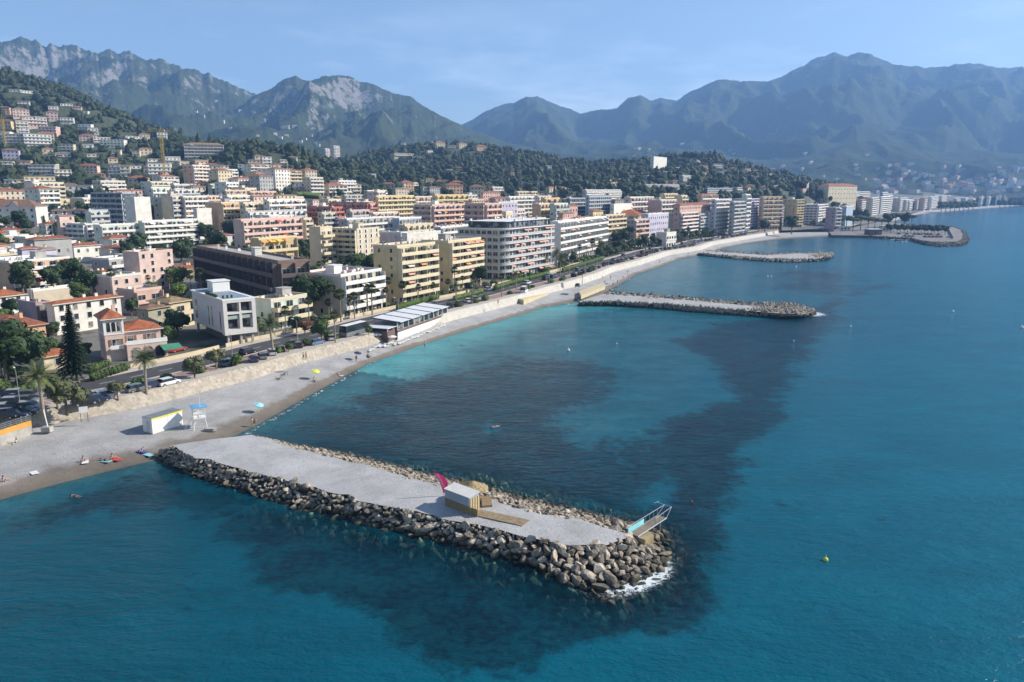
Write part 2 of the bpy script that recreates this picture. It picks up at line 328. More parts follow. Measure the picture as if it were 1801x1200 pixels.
T2 = np.concatenate([np.arange(-160, 700, 2.0)])
T2b = T2[T2 >= 166]; T2 = T2[T2 <= 168]
SMOOTHW = mat('pale_smooth_wall', (.46, .43, .38), .85, .14, .5, .1, 3)
tag(obj('promenade_wall', strip('promenade_wall', T2b, [-.05, .15, .9, .95, 2.2, 2.2], [1.2, 1.9, 4.2, 4.32, 4.32, 3.7], [SMOOTHW])), 'smooth pale promenade wall above the beach beyond the restaurant', 'wall')
me = strip('sea_wall', T2, [-.25, .0, 1.0, 1.75, 2.2, 2.2], [1.0, 1.9, 3.3, 4.16, 4.16, 3.7], [STONE])
tag(obj('sea_wall', me), 'long pale stone sea wall sloping from the promenade to the pebble beach', 'wall')
ASPH = mat('asphalt', (.052, .052, .055), .9, .2, .4, .1, 5); PAVE = mat('promenade_paving', (.38, .34, .30), .9, .2, .5, .1, 4, col2=(.45, .41, .36)); PINKP = mat('pink_paving', (.26, .17, .14), .9, .2, .4)
KERB = mat('kerb_stone', (.38, .36, .33), .9, .1); LINE = mat('road_marking', (.62, .62, .60), .8, .15, 2)
T3 = np.concatenate([np.arange(-160, 880, 3.0)])
tag(obj('promenade', strip('promenade', T3, [2.2, 5.0, 5.0], [4.13, 4.13, 3.9], [PAVE])), kind='structure')
tag(obj('parking_strip', strip('parking_strip', T3, [5.0, 10.2], [4.02, 4.02], [PINKP])), kind='structure')
tag(obj('road', strip('road', T3, [10.2, 18.4], [4.03, 4.03], [ASPH])), kind='structure')
tag(obj('pavement', strip('pavement', T3, [18.4, 18.4, 18.65, 20.8, 20.8], [3.9, 4.17, 4.17, 4.17, 3.9], [PAVE])), kind='structure')
tag(obj('kerb', strip('kerb', T3, [10.05, 10.05, 10.25, 10.25], [3.9, 4.15, 4.15, 3.9], [KERB])), kind='structure')
mb = MB()
for t in np.arange(-150, 870, 6.0):
    a = [xy(t + dt, float(WL(t + dt)) + o) for dt, o in ((0, 14.2), (3, 14.2), (3, 14.35), (0, 14.35))]
    mb.face([(p[0], p[1], 4.036) for p in a])
for t in np.arange(-20, 500, 2.6):
    if rnd.random() < .8:
        a = [xy(t + dt, float(WL(t + dt)) + o) for dt, o in ((0, 5.4), (.12, 5.4), (.12, 9.9), (0, 9.9))]
        mb.face([(p[0], p[1], 4.028) for p in a])
tag(mb.build('road_marking', [LINE]), kind='structure')

# ------------------------------------------------------------------ sea
def seg_dist(px, py, poly, closed=False):
    P = np.array(poly, float); Q = np.roll(P, -1, 0) if closed else P[1:]; P = P if closed else P[:-1]
    best = np.full(px.shape, 1e9)
    for (ax, ay), (bx, by) in zip(P, Q):
        dx, dy = bx - ax, by - ay; l = dx * dx + dy * dy + 1e-9
        k = np.clip(((px - ax) * dx + (py - ay) * dy) / l, 0, 1); d = np.hypot(px - ax - k * dx, py - ay - k * dy); best = np.minimum(best, d)
    return best
def inside(px, py, poly):
    c = np.zeros(px.shape, bool); n = len(poly)
    for i in range(n):
        x0, y0 = poly[i][0], poly[i][1]; x1, y1 = poly[(i + 1) % n][0], poly[(i + 1) % n][1]
        k = (y0 > py) != (y1 > py)
        with np.errstate(divide='ignore', invalid='ignore'): xi = (x1 - x0) * (py - y0) / (y1 - y0) + x0
        c ^= k & (px < xi)
    return c
def sdist(px, py, poly):
    d = seg_dist(px, py, poly, True); return np.where(inside(px, py, poly), d, -d)
def W2(pts, z=0.0): return [(at(u, v, z).x, at(u, v, z).y) for u, v in pts]
rr = 18 * 1.0125 ** np.arange(0, 520); aa = np.radians(np.concatenate([np.arange(-75, -38, 1.5), np.arange(-38, 42, .22), np.arange(42, 100, 2.0)]))
Rr, Aa = np.meshgrid(rr, aa, indexing='ij'); wx = (Rr * np.sin(Aa)).ravel(); wy = (Rr * np.cos(Aa)).ravel()
# sea-grass beds, in places on the map
A1 = W2([(1560,500),(1480,520),(1470,560),(1410,620),(1375,690),(1372,742),(1300,780),(1305,830),(1270,870),(1278,950),(1245,1000),(1258,1075),(1220,1112),(1120,1118),(1000,1140),(870,1190),(760,1172),(700,1120),(600,1060),(470,1025),(430,960),(380,900),(500,900),(760,960),(1000,960),(1130,900),(1180,850),(1120,800),(1180,740),(1290,700),(1250,640),(1180,600),(1260,570),(1380,560)])
A2 = W2([(470,772),(560,720),(660,680),(780,648),(900,628),(1010,630),(1070,655),(1078,700),(1010,730),(1005,752),(1030,775),(1075,768),(1130,765),(1210,735),(1300,700),(1290,790),(1200,850),(1120,900),(1000,890),(700,815)])
A3 = W2([(1360,470),(1420,470),(1510,480),(1520,505),(1470,520),(1390,512),(1340,500)])
A4 = W2([(0,900),(200,850),(300,830),(520,900),(640,930),(560,1010),(430,930),(250,900),(0,960)])
def soft(poly, w0): 
    d = sdist(wx, wy, poly); s = w0 * (.35 + Rr.ravel() / 160); return np.clip(.5 + d / (2 * s), 0, 1)
veg = np.maximum.reduce([soft(A1, 3.5), soft(A2, 6.0) * .84, soft(A3, 6) * .72, soft(A4, 5) * .62])
wt = wx * TD.x + wy * TD.y; wn = wx * ND.x + wy * ND.y
off = SH(wt) - wn                                       # metres off the beach
sand = np.clip(1 - (off) / 26, 0, 1) ** 1.3; sand = np.where((wt > 118) & (wt < 260), np.clip(1 - (off - 4) / 34, 0, 1) ** 1.2, sand * .35)
sand = np.where(wt > 900, 0.2 * sand, sand)
sand = np.maximum(sand, np.where((wt > 95) & (wt < 560), .36 * np.clip(1.15 - off / 120, 0, 1), 0))
deep = np.clip((off - 40) / 260, 0, 1)  # lighter far out: haze and sky reflection painted into the water colour, not depth
# ------------------------------------------------------------------ jetties of boulders
def resample(P, n):
    P = np.array([(p[0], p[1]) for p in P]); s = np.r_[0, np.cumsum(np.hypot(*(P[1:] - P[:-1]).T))]
    q = np.linspace(0, s[-1], n); return np.stack([np.interp(q, s, P[:, 0]), np.interp(q, s, P[:, 1])], 1)
GRAVEL = mat('jetty_gravel', (.30, .29, .27), .95, .22, 1.1, .35, 9, col2=(.43, .42, .40))
# rocks: dry pale tops, dark wet brown band by the water
m, nt, b = newmat('boulder_rock'); L = nt.links.new
g = N(nt, 'NewGeometry').outputs['Position']; oi = N(nt, 'ObjectInfo'); sp = N(nt, 'SeparateXYZ'); L(g, sp.inputs[0])
n1 = N(nt, 'TexNoise', i_Scale=1.1, i_Detail=6, i_Roughness=.65); L(g, n1.inputs['Vector'])
cr = N(nt, 'ValToRGB'); L(n1.outputs[0], cr.inputs[0]); E = cr.color_ramp.elements
E[0].position = .36; E[0].color = (.14, .11, .08, 1); E[1].position = .62; E[1].color = (.44, .375, .295, 1)
hs = N(nt, 'HueSaturation'); mr = N(nt, 'MapRange', i_3=.42, i_4=1.45); L(oi.outputs['Random'], mr.inputs[0]); L(mr.outputs[0], hs.inputs['Value']); L(cr.outputs[0], hs.inputs['Color'])
wet = N(nt, 'MapRange', i_1=.10, i_2=.95); nn_ = N(nt, 'TexNoise', i_Scale=.6, i_Detail=3); L(g, nn_.inputs['Vector']); ma = N(nt, 'MapRange', i_3=-.5, i_4=.5); L(nn_.outputs[0], ma.inputs[0]); ms = N(nt, 'Math', operation='ADD'); L(sp.outputs[2], ms.inputs[0]); L(ma.outputs[0], ms.inputs[1]); L(ms.outputs[0], wet.inputs[0])
mx = N(nt, 'MixRGB'); mx.inputs[1].default_value = (.045, .040, .022, 1); L(wet.outputs[0], mx.inputs[0]); L(hs.outputs[0], mx.inputs[2]); L(mx.outputs[0], b.inputs['Base Color'])
bp = N(nt, 'Bump', i_Strength=.7, i_Distance=.2); n3 = N(nt, 'TexNoise', i_Scale=4.5, i_Detail=6); L(g, n3.inputs['Vector']); L(n3.outputs[0], bp.inputs['Height']); L(bp.outputs[0], b.inputs['Normal']); b.inputs['Roughness'].default_value = .82
ROCK = m
CORE = mat('rubble_core', (.035, .030, .024), .95, .4, 1.5, .5, 3)  # kept near-black: shade of the gaps between boulders put into its colour
def icov(n):
    import bmesh
    bm = bmesh.new(); bmesh.ops.create_icosphere(bm, subdivisions=n, radius=1.0); bm.verts.ensure_lookup_table()
    V = np.array([v.co[:] for v in bm.verts]); F = np.array([[v.index for v in f.verts] for f in bm.faces]); bm.free(); return V, F
ICO1, ICO2, ICO3 = icov(1), icov(2), icov(3)
def rockdata(seed, ico=ICO2):
    r = random.Random(seed); V, F = ico[0].copy(), ico[1]
    for _ in range(8):                        # chop off flat faces
        d = np.array([r.gauss(0, 1) for _ in range(3)]); d /= np.linalg.norm(d); c = r.uniform(.34, .68)
        k = V @ d; V = V - np.outer(np.maximum(k - c, 0), d)
    V *= np.array([r.uniform(.85, 1.25), r.uniform(.7, 1.0), r.uniform(.6, .85)])
    o = r.uniform(0, 50); V += np.array([[mn.noise(Vector((v[0] * 1.6 + o, v[1] * 1.6, v[2] * 1.6)))] * 3 for v in V]) * V * .10
    return V, F
ROCKS = [rockdata(100 + i) for i in range(14)]
ROCKM = [npmesh('boulder', V, F, [ROCK]) for V, F in ROCKS]
def rotm(a, b, c): return np.array((Matrix.Rotation(a, 3, 'X') @ Matrix.Rotation(b, 3, 'Y') @ Matrix.Rotation(c, 3, 'Z')))
def merge(name, items, protos, mats, smooth=False):     # items: (proto index, x, y, z, sx, sy, sz, a, b, c)
    VV, FF, o = [], [], 0
    for it in items:
        V, F = protos[it[0]]; M3 = rotm(*it[7:10]); q = (V * np.array(it[4:7])) @ M3.T + np.array(it[1:4])
        VV.append(q); FF.append(F + o); o += len(V)
    return npmesh(name, np.concatenate(VV), np.concatenate(FF), mats, smooth)
def jetty(top_px, water_px, ztop, N_=80, zt_px=None):
    """outline pairs: gravel edge above, rock foot at the waterline, both running round the jetty the same way"""
    a = resample([at(u, v, ztop) for u, v in top_px], N_); w_ = resample([at(u, v, 0) for u, v in water_px], N_); return a, w_
def jetty_mesh(name, a, w_, ztop, label):
    n = len(a); root = thing('jetty', label, 'jetty', (float(a[:, 0].mean()), float(a[:, 1].mean()), 0))
    o = root.location
    # gravel top: pair opposite edge points
    h = n // 2; V = []; K = 9
    for i in range(h):
        p, q = a[i], a[n - 1 - i]
        for j in range(K):
            k = j / (K - 1); c = p * (1 - k) + q * k
            V.append((c[0] - o.x, c[1] - o.y, ztop + .12 * math.sin(math.pi * k) + .10 * mn.noise(Vector((c[0] * .35, c[1] * .35, 0)))))
    tag(obj('gravel_top', npmesh('gravel_top', V, grid(h, K), [BEACH], True), root))
    V = []
    for i in range(n):
        d = w_[i] - a[i]
        for k, z in ((-.25, ztop - .35), (.0, ztop - .45), (.35, ztop * .38), (.8, -.1), (1.6, -2.2), (2.6, -6)):
            c = a[i] + d * k; V.append((c[0] - o.x, c[1] - o.y, z))
    V.append((0, 0, -6)); F = grid(n, 6)
    obj('rubble_core', npmesh('rubble_core', V, F, [CORE]), root)
    return root
J1T = [(300,784),(345,805),(400,817),(450,832),(500,843),(560,860),(640,882),(690,892),(760,907),(830,921),(880,934),(950,951),(1020,960),(1080,957),(1104,948),(1104,938),(1080,930),(1020,916),(960,905),(900,890),(860,876),(790,858),(740,847),(700,834),(640,818),(560,797),(500,782),(440,764)]
J1W = [(262,800),(305,823),(350,842),(400,856),(450,872),(520,892),(590,908),(640,920),(700,934),(760,950),(830,968),(900,985),(960,1008),(1020,1035),(1060,1050),(1110,1034),(1160,1008),(1178,975),(1168,945),(1140,928),(1100,915),(1040,901),(960,884),(880,862),(840,850),(760,836),(700,820),(620,800),(540,786),(462,771)]
a1, w1 = jetty(J1T, J1W, 2.0, 120)
a1 = a1 + np.array([[mn.noise(Vector((p[0] * .45, p[1] * .45, 7))), mn.noise(Vector((p[0] * .45, p[1] * .45, 17)))] for p in a1]) * .75
J1 = jetty_mesh('jetty', a1, w1, 2.0, 'nearest jetty with a pale gravel top and the hut on it, edged with boulders')
items = []
r = random.Random(5)
N1 = len(a1)
def rock_pos(i, k, a=a1, w_=w1, zt=2.0):
    i0 = int(i); f = i - i0; i1 = min(i0 + 1, len(a) - 1); A = a[i0] * (1 - f) + a[i1] * f; B = w_[i0] * (1 - f) + w_[i1] * f
    c = A + (B - A) * k; z = zt - .25 + ((-.15) - (zt - .25)) * max(0, k) if k < 1 else -.15 - (k - 1) * 1.6
    return c[0], c[1], z
placed = []
for tries in range(16000):
    i = r.uniform(0, N1 - 1.01); k = r.uniform(-.06, 1.25)
    farside = i > 66; tip = 50 < i < 72
    sz = (r.uniform(.30, .52) + .36 * r.random() ** 3) if tip else (r.uniform(.2, .36) + .15 * r.random() ** 2 if farside else r.uniform(.26, .48) + .34 * r.random() ** 3)
    if not farside and not tip and i < 12: sz *= .75
    if k > 1.0: sz *= r.uniform(.7, 1.2)
    x, y, z = rock_pos(i, k)
    if all((x - p[1]) ** 2 + (y - p[2]) ** 2 + (z - p[3]) ** 2 > (.72 * (sz + p[0])) ** 2 for p in placed):
        placed.append((sz, x, y, z + .10 * sz, k))
print('boulders', len(placed))
placed.sort(key=lambda p: -p[0] * (1.0 if p[4] < 1.02 else .1))
for j, p in enumerate(placed):
    s = (p[0] * r.uniform(1.25, 1.75), p[0] * r.uniform(1.15, 1.5), p[0] * r.uniform(1.1, 1.5)); e = (r.uniform(-.5, .5), r.uniform(-.5, .5), r.uniform(0, 6.28))
    if j < 290:
        o = obj('boulder', ROCKM[j % 14], None, p[1:4], 0, s); o.rotation_euler = e
        tag(o, 'rough brown-grey armour boulder piled on the flank of the nearest jetty', 'boulder', 'boulders on the nearest jetty')
    else: items.append((j % 14, p[1], p[2], p[3], *s, *e))
# small rubble between the big ones, and the drowned blocks round the foot
for _ in range(1500):
    i = r.uniform(0, N1 - 1.01); x, y, z = rock_pos(i, r.uniform(-.12, 1.1) if r.random() < .6 else r.uniform(-.2, .12)); q = r.uniform(.08, .24)
    items.append((r.randrange(14), x, y, z + .1, q, q * r.uniform(.8, 1.2), q, r.uniform(0, 3), r.uniform(0, 3), r.uniform(0, 3)))
tag(obj('boulder_rubble', merge('boulder_rubble', items, ROCKS, [ROCK])), 'small rubble stones filling the gaps along the nearest jetty', 'rubble', kind='stuff')
items = []
for _ in range(900):
    i = r.uniform(20, N1 - 20); k = r.uniform(1.15, 2.8) if i < 75 else r.uniform(1.1, 1.9)
    x, y, z = rock_pos(i, k); x += r.uniform(-1, 1); y += r.uniform(-1, 1); q = r.uniform(.4, 1.0)
    items.append((r.randrange(14), x, y, -.45 - (k - 1) * r.uniform(.6, 1.3), q, q, q * .8, r.uniform(0, 3), r.uniform(0, 3), r.uniform(0, 3)))
DROWN = mat('drowned_rock', (.09, .16, .11), .9, .5, .8, col2=(.03, .06, .045))
tag(obj('drowned_rocks', merge('drowned_rocks', items, ROCKS, [DROWN])), 'green drowned stones under water round the nearest jetty', 'rocks', kind='stuff')
# second and third jetty, smaller in the photo
def far_jetty(top, wat, zt, cnt, label, seed, size):
    a, w_ = jetty(top, wat, zt, 80); rt = jetty_mesh('jetty', a, w_, zt, label); rr_ = random.Random(seed); it = []
    for _ in range(cnt):
        i = rr_.uniform(0, 78.9) if _ % 5 < 3 else rr_.uniform(30, 50); tipn = abs(i - 40) < 11; x, y, z = rock_pos(i, rr_.uniform(-.15, 1.1), a, w_, zt)
        if tipn:
            j_ = 79.5 - i; x2, y2, z2 = rock_pos(max(0, min(78.9, j_)), 0, a, w_, zt); f_ = rr_.random() * .5; x, y = x + (x2 - x) * f_, y + (y2 - y) * f_; z = max(z, zt - .25) if f_ > .1 else z
        q = rr_.uniform(*size)
        q *= 1.2; it.append((rr_.randrange(14), x - rt.location.x, y - rt.location.y, z + (.32 if i < 38 else .0), q, q, q * .9, rr_.uniform(0, 3), rr_.uniform(0, 3), rr_.uniform(0, 3)))
    tag(obj('boulder_edge', merge('boulder_edge', it, ROCKS_LO, [ROCK]), rt), kind='stuff'); return a, w_
ROCKS_LO = [rockdata(200 + i, ICO1) for i in range(14)]
a2, w2 = far_jetty([(1018,531),(1080,531),(1150,534),(1220,540),(1300,546),(1380,552),(1412,552),(1412,546),(1380,541),(1300,536),(1220,529),(1140,522),(1062,517)],
          [(1016,538),(1080,538),(1150,542),(1220,549),(1300,555),(1380,560),(1432,555),(1436,551),(1400,538),(1300,531),(1220,524),(1140,517),(1075,513)], 1.6, 2600,
          'second jetty from the camera, a long rocky arm with surf at its tip', 3, (.4, .9))
a3, w3 = far_jetty([(1228,445),(1290,450),(1350,455),(1400,456),(1440,455),(1458,452),(1458,448),(1440,446),(1400,446),(1350,449),(1290,445),(1240,441)],
          [(1226,449),(1290,456),(1350,461),(1400,462),(1445,460),(1466,452),(1462,446),(1440,443),(1400,443),(1350,446),(1290,442),(1245,438)], 1.6, 1500,
          'third jetty, a thin low rocky arm further along the bay', 4, (.5, 1.0))
# headland with the sailing base
HP = [(1455,418),(1520,419),(1600,424),(1625,431),(1650,434),(1690,433),(1700,428),(1702,420),(1697,408),(1680,402),(1650,401),(1600,398),(1560,392),(1440,396)]
hp = [(at(u, v, 0).x, at(u, v, 0).y) for u, v in HP]
c_ = np.mean(hp, 0)
mb = MB(); k = len(hp); inn = [(p[0] + (c_[0] - p[0]) * .045, p[1] + (c_[1] - p[1]) * .045) for p in hp]
mb.face([(p[0], p[1], 2.0) for p in inn][::1], 0)
for i in range(k):
    j = (i + 1) % k
    mb.face([(*hp[i], -2.5), (*hp[j], -2.5), (*inn[j], 2.0), (*inn[i], 2.0)], 1)
HEADM = mat('quay_surface', (.10, .10, .10), .9, .25, .12, col2=(.24, .22, .20))
tag(mb.build('headland_quay', [HEADM, CORE]), kind='structure')
it = []
rr_ = random.Random(9)
for _ in range(1500):
    i = rr_.choice([1, 2, 3, 3, 4, 4, 5, 6, 7, 7, 8, 9, 9, 10, 11]); f = rr_.random(); p = np.array(hp[i]) * (1 - f) + np.array(hp[i + 1]) * f; kk = rr_.uniform(-.02, .08); p = p + (c_ - p) * kk; q = rr_.uniform(.5, 1.2)
    it.append((rr_.randrange(14), p[0], p[1], min(2.1, .1 + max(kk, 0) * 40), q, q, q, rr_.uniform(0, 3), rr_.uniform(0, 3), rr_.uniform(0, 3)))
tag(obj('headland_boulders', merge('headland_boulders', it, ROCKS_LO, [ROCK])), 'brown boulders armouring the edge of the far headland', 'boulders', kind='stuff')

# ------------------------------------------------------------------ sea surface
ring = np.concatenate([w1, a1[::-1]])
d1 = seg_dist(wx, wy, w1); ins1 = inside(wx, wy, [tuple(p) for p in w1]); d1 = np.where(ins1, 0, d1)
d2 = np.minimum(seg_dist(wx, wy, w2), seg_dist(wx, wy, w3))
tipx, tipy = w1[62]; tipd = np.hypot(wx - at(1120,1010,0).x, wy - at(1120,1010,0).y)
foam = np.clip(1.25 - d1 / 2.4, 0, 1) * np.clip(1.35 - tipd / 7.0, 0, 1) ** .8
foam = np.maximum(foam, np.clip(1 - seg_dist(wx, wy, w1) / .5, 0, 1) * .22)
tip2 = np.hypot(wx - at(1425,552,0).x, wy - at(1425,552,0).y); foam = np.maximum(foam, np.clip(1.3 - tip2 / 7, 0, 1))
foam = np.maximum(foam, np.clip(1 - seg_dist(wx, wy, np.concatenate([w2, w2[:1]])) / .8, 0, 1) * .12)
wob = np.array([mn.noise(Vector((a * .35, b_ * .35, 0))) for a, b_ in zip(wx, wy)])
beachfoam = np.clip(1 - np.abs(off - .9 - wob * .9) / 1.3, 0, 1) * np.where((wt > 75) & (wt < 460), .82, .45)
foam = np.maximum(foam, np.where(wt < 1200, beachfoam, 0))
clear = np.maximum(np.clip(1 - d1 / 7.5, 0, 1) * np.where(tipd < 45, 1, .6), np.clip(1 - off / 2.2, 0, 1) * .8)
Fw = grid(len(rr), len(aa))
me = npmesh('sea', np.stack([wx, wy, 0 * wx], 1), Fw[:, ::-1], [], True, attrs=dict(veg=veg, sand=sand, deep=deep, foam=foam, clear=clear))
m, nt, b = newmat('sea_water'); L = nt.links.new
def at_(n): return N(nt, 'Attribute', attribute_name=n).outputs['Fac']
g = N(nt, 'NewGeometry').outputs['Position']
def MA(op, a, b_=None, clamp=False):
    n = N(nt, 'Math', operation=op); n.use_clamp = clamp
    for i, q in enumerate((a, b_)):
        if q is None: continue
        if isinstance(q, (int, float)): n.inputs[i].default_value = q
        else: L(q, n.inputs[i])
    return n.outputs[0]
def MR(x, a, b_, c=0., d=1.):
    n = N(nt, 'MapRange', i_1=a, i_2=b_, i_3=c, i_4=d); n.interpolation_type = 'SMOOTHSTEP'; L(x, n.inputs[0]); return n.outputs[0]
def NO(s, d=4, r_=.55, sc=None, dist=0.):
    n = N(nt, 'TexNoise', i_Scale=s, i_Detail=d, i_Roughness=r_, i_Distortion=dist)
    if sc:
        q = N(nt, 'Mapping'); q.inputs[3].default_value = sc; L(g, q.inputs[0]); L(q.outputs[0], n.inputs['Vector'])
    else: L(g, n.inputs['Vector'])
    return n.outputs[0]
def MX(f, a, b_):
    n = N(nt, 'MixRGB')
    if isinstance(f, (int, float)): n.inputs[0].default_value = f
    else: L(f, n.inputs[0])
    for i, q in ((1, a), (2, b_)):
        if isinstance(q, tuple): n.inputs[i].default_value = (*q, 1)
        else: L(q, n.inputs[i])
    return n.outputs[0]
big = NO(.035, 6, .62); med = NO(.16, 6, .6); fine = NO(1.1, 4, .6)
v_ = MA('ADD', at_('veg'), MA('ADD', MA('MULTIPLY', MA('SUBTRACT', big, .5), 1.5), MA('ADD', MA('MULTIPLY', MA('SUBTRACT', med, .5), 1.5), MA('MULTIPLY', MA('SUBTRACT', NO(.45, 6, .7), .5), 1.3))))
vegf = MR(v_, .25, .75)
hazec = MX(at_('deep'), SEA_NEAR, SEA_FAR)
sandc = MX(MR(MA('ADD', at_('sand'), MA('MULTIPLY', MA('SUBTRACT', med, .5), .5)), .1, .95), hazec, SEA_SAND)
veg_tex = MX(MR(MA('ADD', fine, med), .8, 1.2), SEA_VEG0, SEA_VEG1)
body = MX(vegf, sandc, veg_tex)
ff = MA('ADD', at_('foam'), MA('MULTIPLY', MA('SUBTRACT', NO(1.6, 6, .75, dist=1.2), .5), 1.7))
fo = MR(ff, .52, .92); fo = MA('MULTIPLY', fo, MR(at_('foam'), .03, .2))
strk = NO(.05, 5, .6, (1, 2.6, 1), .6); sc_ = N(nt, 'VectorMath', operation='SCALE'); L(body, sc_.inputs[0]); L(MR(strk, .3, .7, .88, 1.13), sc_.inputs['Scale']); body = sc_.outputs[0]
colr = MX(fo, body, (.62, .68, .70))
L(colr, b.inputs['Base Color'])
L(MA('MULTIPLY', MA('ADD', fo, .0), .6, True), b.inputs['Roughness']) if False else None
L(MR(fo, 0, 1, .16, .7), b.inputs['Roughness']); b.inputs['IOR'].default_value = 1.33; b.inputs['Specular IOR Level'].default_value = .24
al = MA('SUBTRACT', 1.0, MA('MULTIPLY', at_('clear'), .62)); L(MA('MAXIMUM', al, fo), b.inputs['Alpha'])
w_a = NO(.55, 3, .5, (1, 1.9, 1)); w_b = NO(2.2, 4, .6, (1, 1.7, 1)); w_c = NO(.09, 2, .5, (1, 2.2, 1))
hgt = MA('ADD', MA('ADD', MA('MULTIPLY', w_a, 1.0), MA('MULTIPLY', w_b, .45)), MA('MULTIPLY', w_c, 1.2))
bp = N(nt, 'Bump', i_Strength=.55, i_Distance=.55); L(hgt, bp.inputs['Height']); L(bp.outputs[0], b.inputs['Normal'])
me.materials.append(m)
tag(obj('sea', me), kind='structure')
sb = npmesh('seabed', [(-3000, -500, -6.5), (9000, -500, -6.5), (9000, 9000, -6.5), (-3000, 9000, -6.5)], [(0, 1, 2, 3)], [mat('seabed_sand', (.02, .07, .07), 1, .4, .1)])
tag(obj('seabed', sb), kind='structure')

# ------------------------------------------------------------------ mountains
m, nt, b = newmat('mountain_slope'); L = nt.links.new
ge = N(nt, 'NewGeometry'); g = ge.outputs['Position']; sp = N(nt, 'SeparateXYZ'); L(g, sp.inputs[0]); sn = N(nt, 'SeparateXYZ'); L(ge.outputs['Normal'], sn.inputs[0])
def NO2(s, d=5, r_=.6, sc=None):
    n = N(nt, 'TexNoise', i_Scale=s, i_Detail=d, i_Roughness=r_)
    q = N(nt, 'Mapping'); q.inputs[3].default_value = sc or (1, 1, 1); L(g, q.inputs[0]); L(q.outputs[0], n.inputs['Vector']); return n.outputs[0]
rockn = MA('ADD', MA('MULTIPLY', NO2(.005, 6, .7), .5), MA('ADD', MA('MULTIPLY', NO2(.02, 5, .75, (1, 1, .5)), .55), MA('MULTIPLY', NO2(.07, 5, .75, (1, 1, .4)), .5)))
steep = MR(sn.outputs[2], .93, .66); high = MR(sp.outputs[2], 300, 750)
ra = at_('rocky')
rf = MR(MA('ADD', rockn, MA('ADD', MA('MULTIPLY', steep, .20), MA('MULTIPLY', ra, .33))), 1.115, 1.19)
green = MX(NO2(.02, 7, .7), (.018, .032, .012), (.075, .085, .035))
green = MX(MR(NO2(.004, 4), .4, .6), green, (.050, .065, .026))
rockc = MX(NO2(.05, 5, .7), (.13, .12, .11), (.34, .32, .30))
L(MX(rf, green, rockc), b.inputs['Base Color']); b.inputs['Roughness'].default_value = 1; b.inputs['Specular IOR Level'].default_value = .05
bp = N(nt, 'Bump', i_Strength=.8, i_Distance=30.0); L(NO2(.012, 9, .72), bp.inputs['Height']); L(bp.outputs[0], b.inputs['Normal'])
MOUNT = m
def ridge(name, crest, yc, y0, yb, zfoot, seed, amp=.25, nu=420, nv=110, rocky=0., freq=1.0, jag=.012, ecc=1.25):
    """mountain range: crest rows of the photo at distance yc, foot at y0, back foot at yb"""
    us = np.linspace(crest[0][0], crest[-1][0], nu); vs_ = np.interp(us, [c[0] for c in crest], [c[1] for c in crest])
    V = np.zeros((nu, nv, 3)); RK = np.zeros((nu, nv)); o = seed * 17.3
    for i, (u, v) in enumerate(zip(us, vs_)):
        zc = zat(v, yc); xc = xat(u, yc, zc); dx, dy = xc / yc, 1.0
        zc += zc * jag * (mn.noise(Vector((u * .05, o, 0))) + .6 * mn.noise(Vector((u * .17, o, 1))))
        for j in range(nv):
            q = j / (nv - 1)
            if q < .78: p = q / .78; y = y0 + (yc - y0) * p; h = p ** ecc
            else: p = 1 - (q - .78) / .22; y = yc + (yb - yc) * (1 - p); h = p ** 1.3
            x = dx * y
            X, Y = x * .001 * freq, y * .001 * freq
            wv = mn.noise(Vector((X * .9, Y * .9, o)))
            r1 = 1 - abs(mn.noise(Vector((X * 2.4 + wv * .7, Y * 1.1, o + 3)))) * 2
            r2 = 1 - abs(mn.noise(Vector((X * 6 + wv, Y * 3.2, o + 7)))) * 2
            r3 = mn.fractal(Vector((X * 14, Y * 11, o + 9)), 1.0, 2.1, 4)
            k = 4 * h * (1 - h) if q < .78 else (1 - p)
            k = max(0., k) ** .7
            z = zfoot + (zc - zfoot) * h + (zc - zfoot) * amp * k * ((r1 - .45) * .9 + (r2 - .5) * .42 + r3 * .16)
            if q < .78: z = min(z, zfoot + (zc - zfoot) * (.15 + .85 * p) + 1) if False else z
            # never rise above the crest line as seen from the shore
            lim = HC + (zc - HC) * (y / yc) * (1 - .02 * (1 - p)) if q < .78 else 1e9
            z = min(z, lim)
            V[i, j] = (x, y, z); RK[i, j] = rocky(u, p if q < .78 else 1) if callable(rocky) else rocky * (p if q < .78 else 1)
    me = npmesh(name, V.reshape(-1, 3), grid(nu, nv)[:, ::-1], [MOUNT], True, attrs=dict(rocky=RK.ravel()))
    return tag(obj(name, me), kind='structure')
ridge('mountain_range', [(-700,110),(-400,70),(-200,95),(-60,85),(0,78),(40,66),(75,76),(100,80),(130,82),(180,93),(205,93),(232,91),(255,101),(290,104),(325,118),(370,131),(410,150),(445,167),(500,192),(560,215),(640,240)], 4300, 1900, 5600, 40, 1, .26, 460, 130, lambda u, p: (.9 if u < 230 else .62) * p ** 1.2, 1.0, .03)
ridge('rocky_mountain', [(330,235),(380,205),(420,190),(445,168),(480,153),(505,137),(520,134),(545,140),(575,134),(605,131),(635,143),(655,147),(690,163),(720,170),(745,187),(775,203),(815,221),(860,238),(900,252),(960,268)], 3700, 1900, 4700, 40, 2, .28, 380, 120, lambda u, p: (.66 if 440 < u < 690 else .35) * p ** .8, 1.25)
